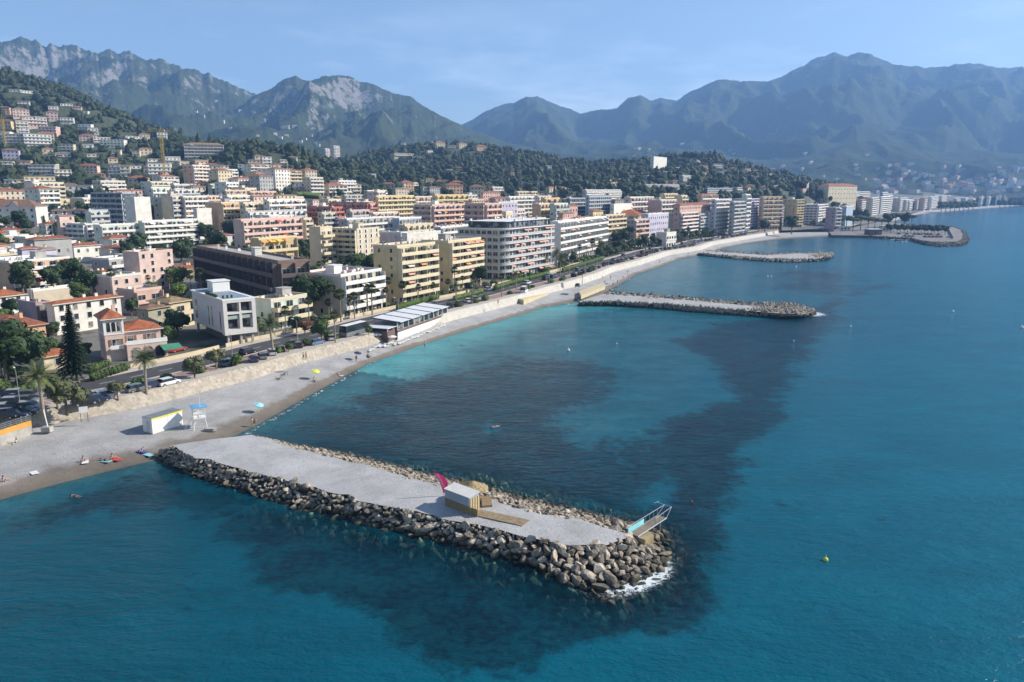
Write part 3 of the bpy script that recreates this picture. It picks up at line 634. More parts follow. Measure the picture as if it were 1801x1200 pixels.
ridge('far_mountain_range', [(740,232),(815,217),(835,205),(870,186),(905,181),(925,170),(945,169),(975,182),(1000,190),(1022,201),(1050,193),(1085,190),(1105,172),(1125,168),(1145,176),(1165,170),(1190,177),(1215,161),(1240,150),(1265,139),(1300,142),(1350,143),(1385,130),(1420,108),(1445,98),(1467,93),(1488,99),(1512,91),(1535,97),(1570,112),(1600,116),(1650,119),(1680,113),(1720,110),(1760,119),(1801,118),(1900,105),(2050,130),(2300,160),(2600,200)], 5600, 2700, 7500, 30, 3, .24, 620, 130, lambda u, p: .25 * p, .75)
ridge('wooded_foothill', [(250,262),(330,243),(385,228),(420,221),(470,224),(520,238),(580,252),(640,262),(700,268),(800,282)], 2500, 1400, 3100, 40, 4, .20, 200, 60, 0., 2.2)
ridge('coastal_foothill', [(820,285),(900,272),(980,270),(1040,272),(1090,264),(1150,258),(1200,262),(1260,272),(1330,281),(1400,279),(1450,264),(1500,250),(1545,247),(1590,256),(1650,268),(1720,264),(1801,272),(1950,268),(2100,290)], 3300, 2000, 4300, 20, 5, .22, 360, 80, 0., 1.8)

# air between the camera and the mountains
m = bpy.data.materials.new('haze_air'); m.use_nodes = True; nt = m.node_tree; nt.nodes.clear()
om = nt.nodes.new('ShaderNodeOutputMaterial'); pv = nt.nodes.new('ShaderNodeVolumePrincipled'); nt.links.new(pv.outputs[0], om.inputs['Volume'])
pv.inputs['Color'].default_value = (.30, .55, 1.0, 1); pv.inputs['Density'].default_value = HAZE; pv.inputs['Anisotropy'].default_value = .15
mb = MB(); mb.box(-7000, 9500, -400, 8500, -11, 1250); tag(mb.build('haze', [m]), kind='stuff')
# ------------------------------------------------------------------ buildings
PROTO = {}
def window_mesh(w_, h_, shut=False, shutm=None, glass=GLASS, sill=True):
    key = ('win', round(w_, 1), round(h_, 1), shut, shutm.name if shutm else '')
    if key not in PROTO:
        mb = MB(); mb.box(-w_/2, w_/2, -.03, .02, 0, h_, 0)
        f = .08
        mb.box(-w_/2 - f, -w_/2, -.07, .02, -f, h_ + f, 1); mb.box(w_/2, w_/2 + f, -.07, .02, -f, h_ + f, 1)
        mb.box(-w_/2, w_/2, -.07, .02, h_, h_ + f, 1); mb.box(-w_/2 - .05, w_/2 + .05, -.16, .02, -f, -.003, 1)
        if w_ > 1.3: mb.box(-.03, .03, -.06, -.035, 0, h_, 1)
        if w_ > 3.2:
            for q in (-.25, .25): mb.box(q * w_ - .03, q * w_ + .03, -.06, -.035, 0, h_, 1)
        if shut:
            for s in (-1, 1):
                x = s * (w_/2 + f + .28); mb.box(x - .27, x + .27, -.10, -.03, 0, h_, 2)
        PROTO[key] = mb.mesh('window', [glass, FRAME, shutm or SHUT])
    return PROTO[key]
def balcony_mesh(Lb, dep, rail, fin, fh, wall):
    key = ('balc', round(Lb, 2), dep, rail, fin, round(fh, 2), wall)
    if key not in PROTO:
        mb = MB(); mb.box(0, Lb, -dep, .0, -.16, .04, 0)
        mb.box(0, Lb, -dep - .03, -dep + .09, .04, 1.02, 1); mb.box(0, .1, -dep + .09, -.003, .04, 1.0, 1); mb.box(Lb - .1, Lb, -dep + .09, -.003, .04, 1.0, 1)
        if rail in ('glass', 'dark'):
            mb.box(0, Lb, -dep - .05, -dep + .11, 1.02, 1.09, 0)
        if fin:
            n = max(1, round(Lb / fin))
            for i in range(n + 1):
                x = min(max(i * Lb / n, .1), Lb - .1); mb.box(x - .08, x + .08, -dep + .093, -.004, .045, fh - .19, 0)
        PROTO[key] = mb.mesh('balcony', [RAIL['white'] if rail == 'glass' else RAIL[rail], RAIL[rail]])
    return PROTO[key]
def awning_mesh(w_, c, dep=1.7):
    key = ('awn', w_, c, dep)
    if key not in PROTO:
        mb = MB(); mb.prism([(-w_/2, -dep), (w_/2, -dep), (w_/2, 0), (-w_/2, 0)], [-.62, -.62, 0, 0], [-.56, -.56, .06, .06]); mb.box(-w_/2, w_/2, -dep - .02, -dep + .01, -.85, -.60)
        PROTO[key] = mb.mesh('awning', [AW[c]])
    return PROTO[key]
def hip(mb, x0, x1, y0, y1, z, h, m=0, gable=False, under=.18):
    lx, ly = x1 - x0, y1 - y0
    if lx >= ly: r0, r1 = ((x0 if gable else x0 + ly / 2), (y0 + y1) / 2), ((x1 if gable else x1 - ly / 2), (y0 + y1) / 2)
    else: r0, r1 = ((x0 + x1) / 2, (y0 if gable else y0 + lx / 2)), ((x0 + x1) / 2, (y1 if gable else y1 - lx / 2))
    a, b_, c, d = (x0, y0), (x1, y0), (x1, y1), (x0, y1); P = lambda q, zz: (q[0], q[1], zz)
    if lx >= ly:
        mb.face([P(a, z), P(b_, z), P(r1, z + h), P(r0, z + h)], m); mb.face([P(c, z), P(d, z), P(r0, z + h), P(r1, z + h)], m)
        mb.face([P(d, z), P(a, z), P(r0, z + h)], m + gable); mb.face([P(b_, z), P(c, z), P(r1, z + h)], m + gable)
    else:
        mb.face([P(b_, z), P(c, z), P(r1, z + h), P(r0, z + h)], m); mb.face([P(d, z), P(a, z), P(r0, z + h), P(r1, z + h)], m)
        mb.face([P(a, z), P(b_, z), P(r0, z + h)], m + gable); mb.face([P(c, z), P(d, z), P(r1, z + h)], m + gable)
    mb.box(x0, x1, y0, y1, z - under, z - .003, 1)
POTM = LEAFG
def roof_clutter(root, L_, d, h, r, n, tall=True):
    if n <= 0: return
    if tall and L_ > 8 and d > 7 and r.random() < .6:
        w_, q = min(3.6, L_ * .25), min(3.2, d * .35); x = r.uniform(.15, .75) * (L_ - w_); y = d * .35
        mb = MB(); mb.box(x, x + w_, y, y + q, h + .15, h + 2.5, 0); mb.box(x - .2, x + w_ + .2, y - .2, y + q + .2, h + 2.503, h + 2.68, 0)
        obj('stair_house', mb.mesh('stair_house', [r.choice([WHITE, CONC, wallmat('cream'), wallmat('white')])]), root)
    for i in range(n):
        x = r.uniform(.8, max(.9, L_ - 1.2)); y = r.uniform(.8, max(.9, d - 1.2)); k = r.random(); mb = MB()
        if k < .45: mb.box(x - .35, x + .35, y - .3, y + .3, h + .1, h + r.uniform(.9, 1.5), 0); mb.box(x - .42, x + .42, y - .37, y + .37, h + 1.503, h + 1.6, 0); nm = 'chimney'; mm_ = r.choice([WHITE, wallmat('cream'), CONC])
        elif k < .8: mb.box(x - .5, x + .5, y - .4, y + .4, h + .12, h + .85, 0); mb.tube((x, y, h + .85), (x, y, h + .95), .3, .3, 8); nm = 'air_conditioner'; mm_ = WHITE
        else:
            mb.tube((x, y, h + .1), (x, y, h + 2.8), .03, .02, 5); [mb.tube((x - .5, y, h + 1.9 + q * .3), (x + .5, y, h + 1.9 + q * .3), .018, .018, 4) for q in range(3)]; nm = 'antenna'; mm_ = METAL
        obj(nm, mb.mesh(nm, [mm_]), root)
def win_quads(mb, L_, d, h, fh, fl, face, r, wm=1, ww=1.2, hh=1.4, gap=3.2, z0=.9, skip=0.):
    """window panes of a far-off wall, part of the wall mesh"""
    ln = L_ if face == 'f' else d; n = max(1, int(ln / gap))
    for k in range(fl):
        for i in range(n):
            if r.random() < skip: continue
            c = (i + .5) * ln / n; z = k * fh + z0
            if z + hh > h - .2: continue
            if face == 'f': mb.box(c - ww/2, c + ww/2, -.05, -.004, z, z + hh, wm)
            else: mb.box(-.05, -.004, c - ww/2, c + ww/2, z, z + hh, wm)
BLD = []
def place(ul, uc, ur, vt, vb, Y, ang):
    if vb is not None:
        p = hit(uc, vb); x, y, g_ = p
    else:
        y = Y; z = zat(vt, y); x = xat(uc, y, z); g_ = gz(x, y)
    zt = zat(vt, y)
    if vb is not None:
        x = xat(uc, y, zt) * .5 + x * .5
    h = max(2.8, zt - g_)
    if ang is None: ang = wdir(min(max(tn((x, y))[0], -100), 900))
    else: ang = R(ang)
    tx, ty = math.cos(ang), math.sin(ang); nx, ny = -ty, tx
    z = zt - h * .5 if vb is not None else zt
    zc0 = y * CP - (z - HC) * SP
    def solve(u, dx, dy):
        a = (u - 900.5) / FPX; return (a * zc0 - x) / (dx - a * dy * CP)
    L_ = solve(ur, tx, ty); d = solve(ul, nx, ny)
    return Vector((x, y, g_)), ang, max(2.5, min(L_, 170)), max(3.0, min(d, 90)), h
def building(ul, uc, ur, vt, vb=None, Y=None, fl=None, st='balc', wall='cream', roof='flat', label='', rail='white', end='win', ang=None, dep=1.3, awn=None, pawn=.25,
             clutter=5, name='apartment_building', cat='building', fin=6.0, group=None, maxd=None, top=None, shut=None, minL=None, geo=None, sink=None, fd=None, plants=.0, gap=3.3, seed=None, hipf=.30):
    loc, an, L_, d, h = geo or place(ul, uc, ur, vt, vb, Y, ang)
    if maxd: d = min(d, maxd)
    if minL: L_ = max(L_, minL)
    if fd: d = fd
    far = loc.y > 400
    r = random.Random(seed if seed is not None else int(ul * 7 + uc * 13 + vt * 3))
    hip_ = roof in ROOFM
    rise = min(L_, d) * .5 * hipf * 1.6 if hip_ else 0
    he = h
    if fl is None: fl = max(1, round(he / 3.0))
    fh = he / fl
    root = thing(name, label, cat, loc, an, group); root['u'] = uc; BLD.append((root, L_, d, h, uc, vt)); 
    W_ = wallmat(wall); mb = MB(); mb.box(0, L_, 0, d, -3.0, he, 0)
    if far:
        if end == 'win': win_quads(mb, L_, d, he, fh, fl, 'e', r, ww=1.0, hh=1.3, gap=4.2, skip=.2)
        if end == 'balc' : win_quads(mb, L_, d, he, fh, fl, 'e', r, ww=2.4, hh=2.1, gap=3.3, z0=.15)
        if st == 'win': win_quads(mb, L_, d, he, fh, fl, 'f', r, ww=1.2, hh=1.5, gap=gap)
        elif st in ('balc', 'strip'): win_quads(mb, L_, d, he, fh, fl, 'f', r, ww=2.5, hh=2.1, gap=gap, z0=.12)
    obj('wall', mb.mesh('wall', [W_, GLASS]), root)
    if hip_:
        mb = MB(); o = .6; hip(mb, -o, L_ + o, -o, d + o, he + .2, rise, 0, roof.endswith('g')); ro = obj('roof', mb.mesh('roof', [ROOFM[roof], W_]), root)
        for _ in range(min(3, clutter)):
            x, y = L_ * r.uniform(.25, .75), d * r.uniform(.35, .65); mb = MB(); mb.box(x - .35, x + .35, y - .3, y + .3, he + .3, he + rise * .75 + 1.1, 0); mb.box(x - .42, x + .42, y - .37, y + .37, he + rise * .75 + 1.103, he + rise * .75 + 1.2, 1)
            obj('chimney', mb.mesh('chimney', [W_, TILE]), ro)
    else:
        mb = MB(); mb.box(.24, L_ - .24, .24, d - .24, he - .3, he + .1, 0); 
        for a in ((-.06, L_ + .06, -.06, .24), (-.06, L_ + .06, d - .24, d + .06), (-.06, .24, .243, d - .243), (L_ - .24, L_ + .06, .243, d - .243)): mb.box(*a, he + .003, he + .75, 1)
        obj('roof', mb.mesh('roof', [FLAT[roof], RAIL[rail] if rail not in ('glass', 'dark') else W_]), root)
        if top:      # set-back penthouse
            tx0 = L_ * .08; mb = MB(); mb.box(tx0, L_ * .92, d * .18, d * .85, he + .1, he + 2.9, 0); mb.box(tx0 - .5, L_ * .92 + .5, d * .18 - .9, d * .85 + .4, he + 2.903, he + 3.1, 1); win_quads2(mb, tx0, L_ * .92, d * .18, he + .4, 2.0)
            obj('penthouse', mb.mesh('penthouse', [wallmat(top) , RAIL['white'], GLASS]), root)
        roof_clutter(root, L_, d, he + (3.0 if top else 0), r, clutter if not far else min(clutter + 3, 8), not top)
    # seaward facade
    n = max(1, int(L_ / gap))
    if st == 'balc':
        bm_ = balcony_mesh(L_ - .3, dep, rail, fin, fh, wall)
        if far and not awn and fl > 3: awn, pawn = ['white', 'pink', 'orange', 'yellow', 'white'], .10
        for k in range(0 if fl < 3 else 1, fl):
            obj('balcony', bm_, root, (.15, -.004, k * fh))
            if awn and fl >= 2:
                for i in range(n):
                    if r.random() < pawn and (i + .5) * L_ / n > 1.6 and (i + .5) * L_ / n < L_ - 1.6:
                        obj('awning', awning_mesh(3.0, awn if isinstance(awn, str) else r.choice(awn)), root, ((i + .5) * L_ / n, -.05, (k + 1) * fh - .28))
            if plants and not far:
                for i in range(n):
                    if r.random() < plants: obj('planter', planter_mesh(r.randrange(3)), root, ((i + r.random()) * L_ / n, -dep + .2, k * fh + .9))
        if not far:
            wm_ = window_mesh(2.3, 2.1)
            for k in range(fl):
                for i in range(n): obj('window', wm_, root, ((i + .5) * L_ / n, -.003, k * fh + .12))
    elif st == 'win' and not far:
        wm_ = window_mesh(1.1, 1.4, bool(shut), shut)
        for k in range(fl):
            for i in range(n):
                if r.random() < .93: obj('window', wm_, root, ((i + .5) * L_ / n, -.003, k * fh + .85))
    elif st == 'strip':
        for k in range(1, fl): 
            mb = MB(); mb.box(.0, L_, -.35, -.004, -.5, .55); obj('spandrel', mb.mesh('spandrel', [RAIL[rail]]), root, (0, 0, k * fh))
        if not far:
            wm_ = window_mesh(2.6, 1.9)
            for k in range(fl):
                for i in range(n): obj('window', wm_, root, ((i + .5) * L_ / n, -.003, k * fh + .6))
    # the end wall that faces the camera
    ne = max(1, int(d / 4.0))
    if end == 'win' and not far:
        wm_ = window_mesh(1.0, 1.3, bool(shut), shut)
        for k in range(fl):
            for i in range(ne):
                if r.random() < (.6 if d > 9 else .45):
                    o = obj('window', wm_, root, (-.003, (i + .5) * d / ne, k * fh + .9)); o.rotation_euler.z = -R(90)
    if end == 'balc':
        bm_ = balcony_mesh(d - .3, dep, rail, fin, fh, wall)
        for k in range(0 if fl < 3 else 1, fl):
            o = obj('balcony', bm_, root, (-.004, d - .15, k * fh)); o.rotation_euler.z = -R(90)
        if not far:
            wm_ = window_mesh(2.3, 2.1); nd = max(1, int(d / 3.3))
            for k in range(fl):
                for i in range(nd): o = obj('window', wm_, root, (-.003, (i + .5) * d / nd, k * fh + .12)); o.rotation_euler.z = -R(90)
    return root
def win_quads2(mb, x0, x1, y, z, hh):
    n = max(1, int((x1 - x0) / 2.6))
    for i in range(n):
        c = x0 + (i + .5) * (x1 - x0) / n; mb.box(c - 1.0, c + 1.0, y - .05, y - .004, z, z + hh, 2)
def leafcloud(n, blobs, size, seed, up=0.0):
    """n leaf clumps spread over the shells of blobs (x, y, z, rx, ry, rz)"""
    r = np.random.RandomState(seed); vol = np.array([b[3] * b[4] + b[3] * b[5] for b in blobs]); cnt = r.multinomial(n, vol / vol.sum()); Q = []
    for b, c in zip(blobs, cnt):
        d = r.normal(size=(c, 3)); d /= np.linalg.norm(d, axis=1)[:, None]; rad = r.uniform(.62, 1.08, (c, 1)) ** .6
        P = d * rad * np.array(b[3:6]) + np.array(b[:3]); nrm = d + r.normal(size=(c, 3)) * .55; nrm[:, 2] += up; nrm /= np.linalg.norm(nrm, axis=1)[:, None]
        a = np.cross(nrm, r.normal(size=(c, 3))); a /= np.linalg.norm(a, axis=1)[:, None]; t = np.cross(nrm, a); s = size * r.uniform(.55, 1.3, (c, 1))
        Q.append(np.stack([P - a * s, P - t * s * .7, P + a * s, P + t * s * .7], 1))
    Q = np.concatenate(Q).reshape(-1, 3); return Q, np.arange(len(Q)).reshape(-1, 4)
PL = []
def planter_mesh(i):
    if not PL:
        for k in range(3):
            V, F = leafcloud(60, [(0, 0, .3, .6 + .2 * k, .35, .45)], .16, 40 + k); PL.append(npmesh('planter', V, F, [LEAFG if k else LEAF]))
    return PL[i]
# ---- seafront row, left to right
B = building
# pale green two-storey block, beige block with palms, yellow blocks
B(445, 478, 541, 531, vb=584, fl=3, wall='mint', rail='cream', roof='flat', dep=2.2, fin=0, clutter=6, awn='white', pawn=.15, label='low pale green building with deep white terraces beside the white modern block', shut=None)
B(462, 474, 499, 502, Y=None, vb=None, st='none', wall='yellow', roof='flat', clutter=1, end='none', label='small yellow rooftop block behind the pale green building', fl=2, fd=7, minL=5) if False else None
B(530, 601, 672, 487, vb=560, fl=5, wall='beige', rail='white', roof='flatr', dep=1.6, fin=9, clutter=16, awn=['white'], pawn=.12, plants=.12, label='beige apartment block with white glazed corner balconies behind four tall palms')
B(658, 700, 766, 436, vb=537, fl=7, wall='yellow', rail='cream', dep=1.7, fin=7, clutter=9, awn=['pink', 'orange', 'white'], pawn=.16, plants=.35, label='yellow seven-storey apartment block with planted balconies and a blank mustard end wall')
B(742, 789, 846, 427, vb=514, fl=7, wall='yellow', rail='cream', dep=1.6, fin=6, clutter=9, awn=['pink', 'orange'], pawn=.25, plants=.2, label='second yellow block with pink awnings, right of the taller planted yellow one')
B(968, 981, 1066, 392, vb=466, fl=6, wall='white', rail='white', dep=1.5, fin=5, clutter=12, awn=['pink', 'white'], pawn=.25, plants=.12, end='none', label='long white apartment block on columns, right of the round-cornered white one')
B(1066, 1123, 1156, 380, vb=420, fl=5, st='win', wall='cream', roof='tile3', clutter=2, end='balc', rail='grey', hipf=.2, label='cream building with a wide orange tiled roof and a shaded grey side')
B(1154, 1172, 1189, 411, vb=435, fl=2, wall='white', rail='white', clutter=3, st='strip', label='small white modern villa by the road, left of the olive-ended block', name='villa', cat='villa')
B(1168, 1197, 1226, 376, vb=421, fl=7, wall='olive', rail='white', dep=1.6, fin=0, clutter=7, awn=['red'], pawn=.35, end='win', label='seafront block with a blank olive end wall and bright red awnings')
B(1225, 1229, 1243, 378, vb=417, fl=7, wall='grey', rail='grey', clutter=4, label='narrow grey seafront building between the red-awning block and the greenish one')
B(1241, 1245, 1289, 373, vb=415, fl=7, wall='mint', rail='white', dep=1.6, fin=3.4, clutter=8, awn=['white'], pawn=.2, plants=0, label='greenish white seafront block with a lattice of small balconies')
B(1288, 1310, 1338, 351, vb=405, fl=11, wall='blue', rail='lavender', dep=1.5, fin=4, clutter=8, end='none', label='tall blue-grey tower with lavender balconies on the seafront')
B(1337, 1340, 1361, 356, vb=402, fl=10, wall='cream', rail='cream', dep=1.5, fin=5, clutter=5, label='tall cream building just right of the blue-grey tower')
B(1360, 1363, 1377, 362, vb=401, fl=8, wall='rose', rail='white', clutter=4, awn=['blue', 'red'], pawn=.4, label='pinkish building with blue and red awnings right of the tall cream one')
B(1376, 1399, 1412, 352, vb=400, fl=10, wall='ochre', rail='yellow', dep=1.4, clutter=5, label='beige tower with a plain end wall and narrow yellow balconies')
B(1410, 1437, 1454, 361, vb=398, fl=8, wall='lavender', rail='white', clutter=8, end='balc', label='pale lavender block with white awnings right of the beige tower', awn=['white'], pawn=.3)
B(1453, 1470, 1480, 366, Y=700, fl=6, wall='mauve', rail='white', clutter=4, label='dim mauve block half hidden behind pines by the headland')
B(1479, 1489, 1501, 364, Y=760, fl=5, st='none', wall='blue', clutter=2, label='plain blue-grey wall block behind the dark pines of the headland')
# ---- second and third rows on the left
B(-60, -48, 64, 364, vb=398, fl=3, st='win', wall='white', roof='tile2', clutter=4, gap=4.2, ang=6, fd=14, hipf=.36, label='long white old building with brown roof and a small front gable at left edge', name='school', seed=3)
B(62, 92, 152, 371, vb=397, fl=3, st='win', wall='white', roof='tile2', clutter=4, gap=4.2, ang=22, hipf=.36, end='none', label='white old building with a brown hipped roof right of the gabled one', name='school', seed=4)
B(160, 215, 237, 341, Y=440, fl=7, st='strip', wall='navy', rail='grey', roof='flatb', end='balc', clutter=4, dep=.8, label='dark blue office-like block with white floor lines behind the green trees')
B(233, 236, 264, 349, Y=425, fl=6, st='none', wall='white', roof='flatw', clutter=3, end='none', label='plain white block wall beside the dark blue building', fd=9)
B(120, 152, 176, 396, vb=430, fl=4, wall='grey', rail='white', clutter=2, label='grey stepped left wing of the long terraced building', end='balc')
B(164, 176, 258, 398, Y=355, fl=4, wall='mint', rail='white', clutter=5, fin=7, label='middle wing of the long terraced pale green building')
B(246, 250, 347, 391, Y=370, fl=5, wall='mint', rail='white', clutter=7, fin=8, awn=['white'], pawn=.2, label='long pale green terraced building above the pink one', end='none')
B(283, 300, 322, 345, Y=450, fl=7, wall='cream', rail='grey', clutter=3, end='none', label='tall block with a plain brown end wall among pale terraces')
B(262, 266, 300, 331, Y=500, fl=6, wall='mint', rail='white', clutter=4, label='pale green balcony block left of the brown-ended tower')
B(318, 322, 364, 347, Y=455, fl=7, wall='beige', rail='white', clutter=6, fin=5, label='beige block with dense white balconies right of the brown-ended tower')
B(343, 346, 372, 369, Y=420, fl=5, st='none', wall='white', clutter=2, end='none', label='small plain white house block in front of the beige balcony block')
B(360, 389, 428, 358, Y=430, fl=6, wall='peach', rail='cream', clutter=5, fin=7, end='none', label='peach balcony block with a plain brown end wall', awn=['orange'], pawn=.25)
B(424, 428, 470, 358, Y=432, fl=6, wall='cream', rail='cream', clutter=5, fin=6, label='cream balcony block continuing right from the peach one')
B(466, 470, 536, 353, Y=440, fl=7, wall='white', rail='white', clutter=7, fin=7, label='long white balcony block ending the pale row before the red building')
B(432, 436, 535, 374, Y=400, fl=5, wall='white', rail='grey', roof='flatw', clutter=10, fin=4, label='low white block with a cluttered roof in front of the long white one')
B(410, 424, 528, 389, Y=330, fl=6, wall='pink', rail='pink', clutter=9, fin=5, awn=['red', 'white'], pawn=.22, label='wide pink apartment block with stacked balconies above the garden', plants=.12)
B(497, 500, 533, 388, Y=362, fl=6, wall='blue', rail='white', clutter=3, label='bluish end block between the pink and cream buildings', st='strip')
B(440, 455, 520, 422, Y=285, fl=3, wall='ochre', rail='yellow', clutter=5, awn=['yellow', 'orange'], pawn=.6, label='low ochre building with yellow awnings in front of the pink block')
B(516, 534, 548, 386, Y=370, fl=7, wall='cream', rail='cream', clutter=3, label='narrow cream block left of the cream four-storey one', end='none')
B(543, 563, 584, 402, Y=310, fl=5, wall='cream', rail='cream', roof='flatr', clutter=3, dep=1.5, fin=0, end='none', label='cream four-storey block with a red roof patch by the big beige tower')
B(583, 629, 668, 405, vb=478, fl=8, st='win', wall='cream', clutter=8, rail='cream', end='balc', shut=WHITE, label='big cream tower with white shutters standing behind the palm block')
B(310, 489, 541, 463, Y=208, fl=4, wall='brown', rail='dark', clutter=6, end='balc', fin=5, dep=1.7, awn=['red'], pawn=.2, maxd=75, ang=39, label='long dark brown building with shaded balconies behind tall palms', seed=11)
B(219, 247, 306, 447, vb=512, fl=5, st='win', wall='pink', rail='pink', clutter=6, end='win', shut=None, gap=3.4, label='pale pink five-storey block with a plain left wall', seed=5)
B(158, 196, 250, 489, vb=524, fl=2, st='win', wall='pink', rail='white', clutter=4, shut=None, label='low pink building with a flat terrace in front of the pale pink block')
B(118, 131, 178, 434, vb=463, fl=2, st='win', wall='white', roof='tile', clutter=2, label='white house with a long terracotta roof above the bushy garden', name='house', cat='house')
B(178, 195, 233, 421, vb=456, fl=3, wall='white', rail='white', roof='tile', clutter=2, dep=1.4, fin=5, label='white three-storey house with a low pyramid terracotta roof', name='house', cat='house', end='none')
B(45, 60, 125, 423, Y=290, fl=2, st='win', wall='grey', roof='tile', clutter=3, hipf=.25, label='low house with a long dull red roof left of the terracotta ones', name='house', cat='house')
B(32, 38, 72, 439, Y=262, fl=2, st='win', wall='lavender', roof='tile3', clutter=1, label='small house with an orange roof above the beige block', name='house', cat='house')
B(68, 74, 99, 440, Y=258, fl=2, st='win', wall='lavender', roof='tile4', clutter=1, label='small pale lilac house beside the orange-roofed one', name='house', cat='house')
B(-30, 20, 126, 463, vb=521, fl=4, wall='peach', rail='white', clutter=9, fin=5, dep=1.5, awn=['red', 'white'], pawn=.25, plants=.1, end='none', roof='flatw', label='beige block with red striped balcony bays at the left edge', seed=8)
B(-40, -5, 46, 524, vb=556, fl=2, st='win', wall='white', roof='tile3', clutter=1, hipf=.28, label='white house with a wide orange roof at the left edge', name='house', cat='house')
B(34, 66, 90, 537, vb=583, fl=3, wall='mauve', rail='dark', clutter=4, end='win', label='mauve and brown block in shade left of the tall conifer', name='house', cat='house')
B(84, 98, 214, 537, vb=592, fl=3, st='win', wall='white', roof='tile3', clutter=2, hipf=.22, shut=None, end='win', maxd=14, label='wide white villa with an orange roof right behind the tall conifer', name='villa', cat='villa')
B(-50, -10, 82, 582, vb=628, fl=2, st='win', wall='peach', roof='tile', clutter=1, shut=SHUT, gap=6, label='peach villa with a terracotta roof behind the fan palm at left edge', name='villa', cat='villa', hipf=.22)
B(208, 238, 286, 514, vb=556, fl=2, wall='rose', rail='pink', clutter=2, roof='flatb', dep=1.2, label='mauve-pink flat-roofed villa with a balcony under the pale pink block', name='villa', cat='villa')
B(264, 300, 336, 534, vb=578, fl=2, wall='cream', rail='cream', roof='tile4', clutter=1, hipf=.25, dep=1.3, fin=0, label='cream villa with a sandy tiled roof left of the white modern block', name='villa', cat='villa')
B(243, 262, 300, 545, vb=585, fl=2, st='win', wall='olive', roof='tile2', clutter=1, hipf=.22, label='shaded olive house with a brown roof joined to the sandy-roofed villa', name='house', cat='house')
B(314, 320, 347, 506, vb=528, fl=2, st='none', wall='white', roof='flatw', clutter=0, end='none', label='small windowless white gable house behind the white modern block', name='house', cat='house')
B(65, 78, 128, 632, vb=655, fl=1, st='win', wall='cream', roof='tile3', clutter=0, hipf=.3, label='small garden house with an orange roof behind the big palm', name='house', cat='house', maxd=8)
B(55, 60, 140, 514, vb=536, fl=2, st='none', wall='beige', roof='flat', clutter=6, label='flat grey roofed building behind the white villa with orange roof', maxd=14)
# ---- the middle of the town
B(520, 584, 603, 366, Y=470, fl=6, wall='red', rail='red', roof='flatr', end='balc', clutter=6, label='bright red building with a red roof terrace in the middle of the town')
B(580, 648, 661, 358, Y=500, fl=6, wall='rose', rail='red', roof='flatr', end='balc', clutter=5, label='dark red long building right of the bright red one')
B(657, 662, 728, 346, Y=520, fl=8, wall='yellow', rail='yellow', clutter=9, fin=8, label='yellow balcony building with a parapet of white chimneys')
B(726, 730, 778, 347, Y=600, fl=6, wall='peach', rail='white', clutter=6, label='pale peach block between the yellow buildings')
B(760, 766, 822, 344, Y=580, fl=7, wall='yellow', rail='yellow', clutter=8, awn=['yellow'], pawn=.3, label='long golden balcony block right of the pale peach one')
B(728, 760, 822, 362, Y=430, fl=8, wall='pink', rail='pink', clutter=9, fin=5, end='balc', label='big pink balcony block behind the two yellow seafront blocks')
B(818, 853, 880, 360, Y=420, fl=8, wall='rose', rail='pink', clutter=6, end='balc', label='pink block with a deeply shaded left side, right of the big pink one')
B(690, 702, 741, 386, Y=390, fl=6, st='strip', wall='blue', rail='white', roof='flatw', clutter=3, label='pale blue block with a white oval-looking roof edge')
B(595, 610, 692, 387, Y=400, fl=5, wall='grey', rail='white', roof='flatb', clutter=22, label='low grey block with a roof crowded with white boxes')
B(700, 712, 762, 398, Y=370, fl=5, wall='cream', rail='cream', clutter=12, label='cream block with a roof of many chimneys behind the yellow ones')
B(668, 705, 716, 411, Y=330, fl=5, st='strip', wall='lavender', rail='white', roof='flatw', clutter=4, end='win', label='pale lilac building with a curved white roof edge behind the yellow block')
B(712, 716, 775, 413, Y=325, fl=5, st='none', wall='white', roof='flatw', clutter=10, end='none', label='plain white wall block between the lilac and yellow buildings')
B(762, 775, 842, 402, Y=360, fl=6, wall='grey', rail='white', roof='flatb', clutter=16, label='grey block with a cluttered bluish roof left of the round-cornered one')
B(872, 877, 910, 357, Y=520, fl=6, st='win', wall='lavender', clutter=3, label='lavender-blue wall building behind the dark green trees')
B(884, 890, 902, 374, Y=450, fl=5, st='win', wall='cream', clutter=1, label='small cream house under the lavender-blue wall', name='house', cat='house')
B(888, 895, 962, 347, Y=620, fl=7, wall='white', rail='white', clutter=12, label='wide white block with a stepped roof behind the peach one')
B(936, 948, 972, 360, Y=470, fl=7, wall='peach', rail='cream', clutter=4, end='win', label='peach and rose block right of the lavender-blue wall')
B(970, 975, 999, 360, Y=465, fl=7, wall='mint', rail='glass', clutter=5, label='block with blue-green balconies right of the peach one')
B(952, 958, 985, 350, Y=520, fl=7, wall='ochre', rail='yellow', clutter=5, label='orange-yellow block showing behind the blue-green balconies')
B(860, 870, 900, 350, Y=640, fl=5, wall='rose', rail='white', roof='tile', clutter=2, label='rose house with a tiled roof at the foot of the wooded hill', name='house', cat='house')
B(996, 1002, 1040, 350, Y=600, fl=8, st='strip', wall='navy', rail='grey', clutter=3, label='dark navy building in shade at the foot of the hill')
B(1032, 1036, 1076, 346, Y=600, fl=9, st='strip', wall='blue', rail='grey', clutter=5, label='blue-grey glazed block right of the dark navy one')
B(1024, 1030, 1092, 335, Y=680, fl=10, wall='grey', rail='white', clutter=10, label='big pale grey stepped block behind the blue-grey one')
B(996, 1002, 1016, 362, Y=500, fl=5, st='win', wall='rose', roof='tile', clutter=1, label='rose tiled house in front of the dark navy building', name='house', cat='house')
